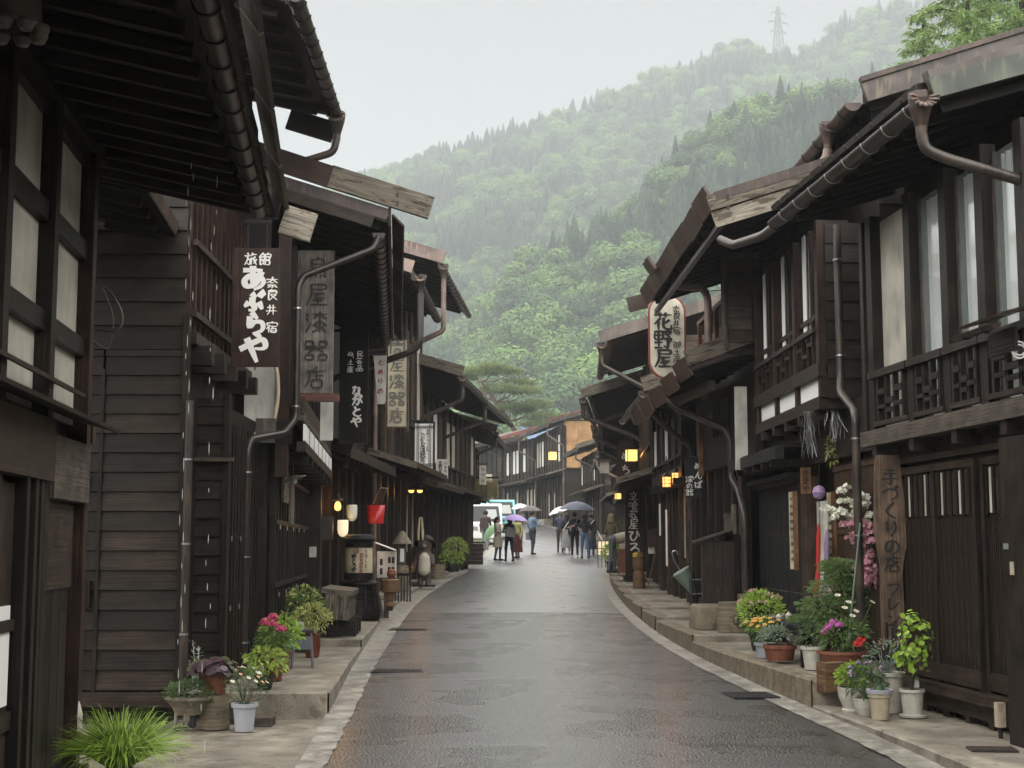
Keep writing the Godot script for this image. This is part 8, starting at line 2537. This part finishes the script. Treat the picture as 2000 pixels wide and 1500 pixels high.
# ------------------------------------------------------------------ people
const SKIN := Color(0.42, 0.26, 0.19)
func person(p: Dictionary) -> Node3D:
	var d: float = p.d
	var t := thing("person", p.label, "person", Vector3(p.x, (ground(d) + 0.014) if not p.has("lift") else pave(0 if p.x < 0.0 else 1, d) + 0.004, -d), p.get("turn", 0.0), "people in the street")
	var s: float = p.get("h", 1.68) / 1.7
	var top: Color = p.top
	var leg: Color = p.leg
	var shoe: Color = p.get("shoe", Color(0.02, 0.02, 0.022))
	var arm: Color = p.get("arm", top)
	var lean: float = p.get("lean", 0.0)
	var st: float = p.get("stride", 0.06)
	var hip := Vector3(0, 0.93, 0)
	var rot := Basis(Vector3.RIGHT, lean)
	var up := func(v: Vector3) -> Vector3: return (hip + rot * (v - hip)) * s
	var B := []
	for sd in [-1.0, 1.0]:
		var f = st * sd
		var h := Vector3(sd * 0.085, 0.92, 0)
		var k := Vector3(sd * 0.095, 0.49, 0.03 + f * 0.7)
		var a := Vector3(sd * 0.10, 0.09, f - 0.01 + minf(f, 0.0) * 0.3)
		B.append([h * s, k * s, 0.088 * s, 0.06 * s, leg])
		B.append([k * s, a * s, 0.058 * s, 0.042 * s, leg])
		B.append([(a + Vector3(0, -0.05, -0.03)) * s, (a + Vector3(sd * 0.015, -0.055, 0.14)) * s, 0.042 * s, 0.034 * s, shoe])
		var sh := Vector3(sd * 0.165, 1.39, 0)
		var el: Vector3
		var wr: Vector3
		var kind: String = p.get("arm_r" if sd > 0 else "arm_l", "down")
		if kind == "hold": el = Vector3(sd * 0.21, 1.14, 0.10); wr = Vector3(sd * 0.13, 1.27, 0.27)
		elif kind == "front": el = Vector3(sd * 0.21, 1.13, 0.06); wr = Vector3(sd * 0.07, 1.10, 0.26)
		elif kind == "hug": el = Vector3(sd * 0.40, 1.30, 0.0); wr = Vector3(sd * 0.60, 1.24, 0.02)
		elif kind == "reach": el = Vector3(sd * 0.18, 1.30, 0.26); wr = Vector3(sd * 0.15, 1.22, 0.50)
		else: el = Vector3(sd * 0.22, 1.12, -0.02); wr = Vector3(sd * 0.22, 0.88, 0.06)
		B.append([up.call(sh), up.call(el), 0.056 * s, 0.045 * s, arm])
		B.append([up.call(el), up.call(wr), 0.044 * s, 0.033 * s, p.get("fore", arm)])
		var hd := (wr - el).normalized()
		B.append([up.call(wr + hd * 0.02), up.call(wr + hd * 0.13), 0.034 * s, 0.022 * s, SKIN])
		B.append([up.call(wr + hd * 0.04), up.call(wr + hd * 0.09 + Vector3(-sd * 0.03, 0, 0.03)), 0.018 * s, 0.014 * s, SKIN])
	B.append([up.call(Vector3(-0.07, 0.96, 0)), up.call(Vector3(0.07, 0.96, 0)), 0.105 * s, 0.105 * s, leg])
	B.append([up.call(Vector3(0, 1.06, 0)), up.call(Vector3(0, 1.24, 0.0)), 0.125 * s, 0.135 * s, top])
	B.append([up.call(Vector3(-0.08, 1.34, 0)), up.call(Vector3(0.08, 1.34, 0)), 0.115 * s, 0.115 * s, top])
	B.append([up.call(Vector3(0, 1.43, -0.01)), up.call(Vector3(0, 1.52, 0.01)), 0.056 * s, 0.05 * s, SKIN])
	B.append([up.call(Vector3(0, 1.57, 0.02)), up.call(Vector3(0, 1.62, 0.0)), 0.085 * s, 0.092 * s, SKIN])
	B.append([up.call(Vector3(0, 1.575, 0.095)), up.call(Vector3(0, 1.56, 0.115)), 0.018 * s, 0.016 * s, SKIN])
	part(t, "body", flesh(B, 0.025, 0.035), M.painted)
	# hair
	var mb := MB.new()
	var hc: Vector3 = up.call(Vector3(0, 1.615, -0.02))
	mb.lathe(hc, [Vector2(0.107 * s, -0.045 * s), Vector2(0.112 * s, 0.0), Vector2(0.10 * s, 0.05 * s), Vector2(0.06 * s, 0.093 * s), Vector2(0.001, 0.107 * s)], 16, rot * Basis(Vector3.RIGHT, -0.35), 0.02)
	if p.get("long", false):
		mb.tube([hc + Vector3(0, 0.02, -0.06) * s, hc + Vector3(0, -0.12, -0.075) * s, hc + Vector3(0, -0.27, -0.07) * s], [0.085 * s, 0.09 * s, 0.05 * s], 12)
	mb.coloured = true
	for i in mb.c.size(): mb.c[i] = p.get("hair", Color(0.012, 0.010, 0.010))
	part(t, "hair", mb.mesh(), M.painted)
	# coat, skirt or bag
	for g in p.get("wear", []):
		mb = MB.new()
		mb.coloured = true
		mb.tint = g[1]
		if g[0] == "coat": mb.lathe(Vector3.ZERO, [Vector2(0.235 * s, 0.52 * s), Vector2(0.22 * s, 0.8 * s), Vector2(0.165 * s, 1.02 * s), Vector2(0.185 * s, 1.25 * s), Vector2(0.16 * s, 1.42 * s), Vector2(0.07 * s, 1.48 * s)], 18, Basis().scaled(Vector3(1, 1, 0.8)), 0.03)
		elif g[0] == "skirt": mb.lathe(Vector3.ZERO, [Vector2(0.25 * s, 0.24 * s), Vector2(0.22 * s, 0.55 * s), Vector2(0.17 * s, 0.9 * s), Vector2(0.135 * s, 1.06 * s)], 22, Basis().scaled(Vector3(1, 1, 0.8)), 0.045)
		elif g[0] == "bag": mb.box(Vector3(0.02, 1.12, -0.17) * s, Vector3(0.36, 0.36, 0.14) * s, Basis(Vector3.BACK, 0.1))
		elif g[0] == "side_bag": mb.box(Vector3(0.27, 0.72, -0.02) * s, Vector3(0.05, 0.3, 0.22) * s)
		elif g[0] == "strap": mb.tube([Vector3(-0.14, 1.43, -0.11) * s, Vector3(0.0, 1.25, -0.15) * s, Vector3(0.15, 1.0, -0.13) * s], 0.018, 6)
		elif g[0] == "print": mb.box(Vector3(-0.03, 1.28, -0.142) * s, Vector3(0.05, 0.07, 0.012) * s)
		elif g[0] == "hood": mb.lathe(up.call(Vector3(0, 1.50, -0.02)), [Vector2(0.16 * s, -0.06), Vector2(0.14 * s, 0.02), Vector2(0.125 * s, 0.14), Vector2(0.08 * s, 0.21), Vector2(0.001, 0.235)], 14, rot)
		part(t, {"coat": "coat", "skirt": "skirt", "bag": "shoulder_bag", "side_bag": "hand_bag", "strap": "bag_strap", "print": "back_print", "hood": "hood"}[g[0]], mb.mesh(), M.painted)
	return t

func umbrella(label: String, at: Vector3, r: float, m: Material, tilt: Vector3, handle := 0.75) -> void:
	var t := thing("open_umbrella", label, "umbrella", at, 0, "open umbrellas")
	var bs := Basis.from_euler(tilt)
	t.basis = bs
	var h := r * 0.42
	for k in 8:
		var mb := MB.new()
		var rows := 6
		for i in rows + 1:
			var f := float(i) / rows
			for j in 5:
				var g := j / 4.0
				var a := TAU * (k + g) / 8.0
				# cloth sags between two ribs and its hem is drawn in
				var sag := 1.0 - 0.07 * f * sin(g * PI)
				var rr := r * f * sag
				var y := h * (1.0 - f * f) + 0.02 * f * sin(g * PI) * (-1.0)
				var nn := Vector3(cos(a) * f * 0.8, 1.0, sin(a) * f * 0.8).normalized()
				mb.vert(Vector3(cos(a) * rr, y, sin(a) * rr), nn)
			if i > 0:
				var b := mb.v.size() - 10
				for j in 4:
					mb.face(b + j, b + j + 1, b + 5 + j); mb.face(b + j + 1, b + 6 + j, b + 5 + j)
		part(t, "panel", mb.mesh(), m)
		var rb := MB.new()
		var a := TAU * k / 8.0
		rb.tube([Vector3(0, h * 0.98, 0), Vector3(cos(a) * r * 0.5, h * 0.72, sin(a) * r * 0.5), Vector3(cos(a) * r * 0.99, -0.012, sin(a) * r * 0.99)], 0.005, 4)
		part(t, "rib", rb.mesh(), M.steel)
	var sb := MB.new()
	sb.tube([Vector3(0, h + 0.06, 0), Vector3(0, -handle, 0)], 0.007, 6)
	part(t, "shaft", sb.mesh(), M.steel)
	sb = MB.new()
	sb.tube(bend([Vector3(0, -handle + 0.05, 0), Vector3(0, -handle - 0.06, 0), Vector3(0.04, -handle - 0.09, 0), Vector3(0.07, -handle - 0.05, 0)], 0.03), 0.011, 6)
	part(t, "handle", sb.mesh(), M.black)

func cloth(key: String, c: Color, back := 0.4) -> Material:
	var m := mat(key, c, 0.55)
	m.backlight_enabled = true
	m.backlight = Color(back, back, back)
	return m

func build_people() -> void:
	person({"label": "woman in a knee-length beige coat and grey trousers facing her friend", "x": -0.52, "d": 52.5, "h": 1.60, "turn": 1.25, "top": Color(0.50, 0.43, 0.35), "leg": Color(0.09, 0.095, 0.11), "arm_l": "front", "arm_r": "front", "long": true, "wear": [["coat", Color(0.52, 0.45, 0.37)]]})
	person({"label": "person in black with a grey shoulder bag under the purple umbrella", "x": -0.10, "d": 52.2, "h": 1.60, "turn": 3.5, "top": Color(0.025, 0.025, 0.028), "leg": Color(0.012, 0.012, 0.013), "arm": Color(0.22, 0.21, 0.21), "arm_r": "hold", "long": true, "stride": 0.12, "wear": [["bag", Color(0.24, 0.23, 0.235)]]})
	person({"label": "person in a yellow top and dark red skirt half hidden behind the purple umbrella", "x": 0.20, "d": 54.3, "h": 1.58, "turn": -0.6, "top": Color(0.50, 0.50, 0.20), "leg": Color(0.32, 0.22, 0.17), "long": true, "wear": [["skirt", Color(0.10, 0.022, 0.022)]]})
	person({"label": "man in a light blue shirt and navy trousers standing in mid-street", "x": 0.82, "d": 57.0, "h": 1.73, "turn": 2.2, "top": Color(0.17, 0.25, 0.36), "leg": Color(0.028, 0.036, 0.058), "shoe": Color(0.09, 0.045, 0.03), "arm_l": "hold", "wear": [["side_bag", Color(0.34, 0.33, 0.33)]]})
	person({"label": "person in a dark jacket with a patterned pack standing by the white van", "x": -1.14, "d": 61.5, "h": 1.72, "turn": 3.0, "top": Color(0.045, 0.035, 0.03), "leg": Color(0.16, 0.18, 0.20), "lift": 0.16, "wear": [["bag", Color(0.05, 0.035, 0.03)]]})
	person({"label": "person in a navy jacket and grey trousers under the white umbrella", "x": 1.98, "d": 58.6, "h": 1.68, "turn": 3.0, "top": Color(0.045, 0.05, 0.10), "leg": Color(0.075, 0.06, 0.055), "arm_r": "hold", "hair": Color(0.12, 0.12, 0.12)})
	person({"label": "person in a black top with white strap and long grey skirt", "x": 2.22, "d": 57.8, "h": 1.62, "turn": 3.2, "top": Color(0.015, 0.015, 0.016), "leg": Color(0.3, 0.3, 0.3), "shoe": Color(0.6, 0.6, 0.58), "long": true, "wear": [["skirt", Color(0.24, 0.24, 0.235)], ["strap", Color(0.6, 0.6, 0.58)]]})
	person({"label": "man in a navy hoodie and black trousers with white shoes under the navy umbrella", "x": 2.40, "d": 54.6, "h": 1.72, "turn": 3.1, "top": Color(0.016, 0.02, 0.042), "leg": Color(0.012, 0.013, 0.02), "shoe": Color(0.65, 0.65, 0.64), "arm_r": "down", "arm_l": "hold", "stride": 0.14, "wear": [["print", Color(0.6, 0.6, 0.6)]]})
	person({"label": "woman in a dark top and blue jeans beside the man with the navy umbrella", "x": 2.76, "d": 54.0, "h": 1.62, "turn": 3.3, "top": Color(0.014, 0.016, 0.022), "leg": Color(0.10, 0.16, 0.29), "arm_r": "hug", "fore": SKIN, "stride": 0.12, "long": true})
	person({"label": "person in a long dark skirt and white sleeve stripe, rightmost of the walkers", "x": 3.14, "d": 56.6, "h": 1.64, "turn": 2.9, "top": Color(0.02, 0.02, 0.024), "leg": Color(0.03, 0.035, 0.05), "arm_r": "hold", "wear": [["skirt", Color(0.03, 0.036, 0.055)], ["strap", Color(0.55, 0.55, 0.55)]]})
	person({"label": "person in a beige top and jeans bending down beside the tall brown sign", "x": 2.66, "d": 38.0, "lift": 0.19, "h": 1.62, "turn": 1.35, "lean": 1.35, "top": Color(0.46, 0.40, 0.33), "leg": Color(0.14, 0.16, 0.19), "arm_l": "reach", "arm_r": "reach", "hair": Color(0.02, 0.018, 0.016)})
	person({"label": "person in an olive hooded coat at the shopfront behind the bending person", "x": 3.12, "d": 44.5, "lift": 0.19, "h": 1.60, "turn": 2.6, "top": Color(0.13, 0.115, 0.06), "leg": Color(0.05, 0.045, 0.04), "wear": [["hood", Color(0.20, 0.16, 0.10)], ["coat", Color(0.13, 0.115, 0.06)]]})
	umbrella("lilac open umbrella over the person in black", Vector3(0.10, ground(52.0) + 1.52, -52.0), 0.47, cloth("umb_lilac", lin(0.42, 0.30, 0.66)), Vector3(0.05, 0.2, -0.05))
	umbrella("green open umbrella held low and tilted beside the beige coat", Vector3(-0.80, ground(55.0) + 0.98, -55.2), 0.46, cloth("umb_green", lin(0.20, 0.42, 0.17)), Vector3(0.35, 0.0, 0.85))
	umbrella("brown-grey open umbrella behind the man in blue", Vector3(0.74, ground(58.5) + 1.72, -58.4), 0.50, cloth("umb_brown", lin(0.075, 0.062, 0.062), 0.15), Vector3(0.0, 0.3, 0.03))
	umbrella("large navy open umbrella over the couple", Vector3(2.47, ground(54.3) + 1.86, -54.2), 0.70, cloth("umb_navy", lin(0.038, 0.048, 0.085), 0.12), Vector3(0.05, 0.1, -0.02), 0.85)
	umbrella("white open umbrella half hidden behind the navy one", Vector3(2.0, ground(59.0) + 1.68, -59.2), 0.50, cloth("umb_white", lin(0.66, 0.66, 0.66)), Vector3(0.0, 0.0, 0.3))
	umbrella("small clear pale umbrella far up the street", Vector3(0.34, ground(68.0) + 1.72, -68.0), 0.38, cloth("umb_clear", lin(0.55, 0.57, 0.57)), Vector3(0.2, 0.0, 0.2))
	person({"label": "person far up the street under the pale umbrella, mostly hidden", "x": 0.36, "d": 68.2, "h": 1.62, "turn": 0.2, "top": Color(0.2, 0.19, 0.18), "leg": Color(0.05, 0.05, 0.06), "arm_r": "hold"})
	# closed white umbrella carried by the rightmost of the group
	var t := thing("closed_umbrella", "closed white umbrella slanting from the rightmost walker's hand", "umbrella", Vector3(3.36, ground(56.5) + 0.98, -56.4))
	var mb := MB.new()
	mb.tube([Vector3(0, 0, 0), Vector3(0.12, -0.22, 0.05), Vector3(0.34, -0.66, 0.1)], [0.012, 0.035, 0.012], 8)
	part(t, "canopy", mb.mesh(), M.white_paint)
	# brown crate board by the bending person
	var bx := thing("brown_crate", "brown-pink upright crate beside the bending person", "crate", Vector3(2.84, wl(36.5, 0.19), -36.3))
	for i in 4: part(bx, "slat", bmesh(Vector3(0.075, 0.6, 0.03)), M.terracotta, Vector3(-0.117 + i * 0.078, 0.33, 0.14))
	for x in [-0.14, 0.14]:
		for z in [-0.12, 0.12]: part(bx, "leg", bmesh(Vector3(0.03, 0.6, 0.03)), M.wood_mid, Vector3(x, 0.3, z))
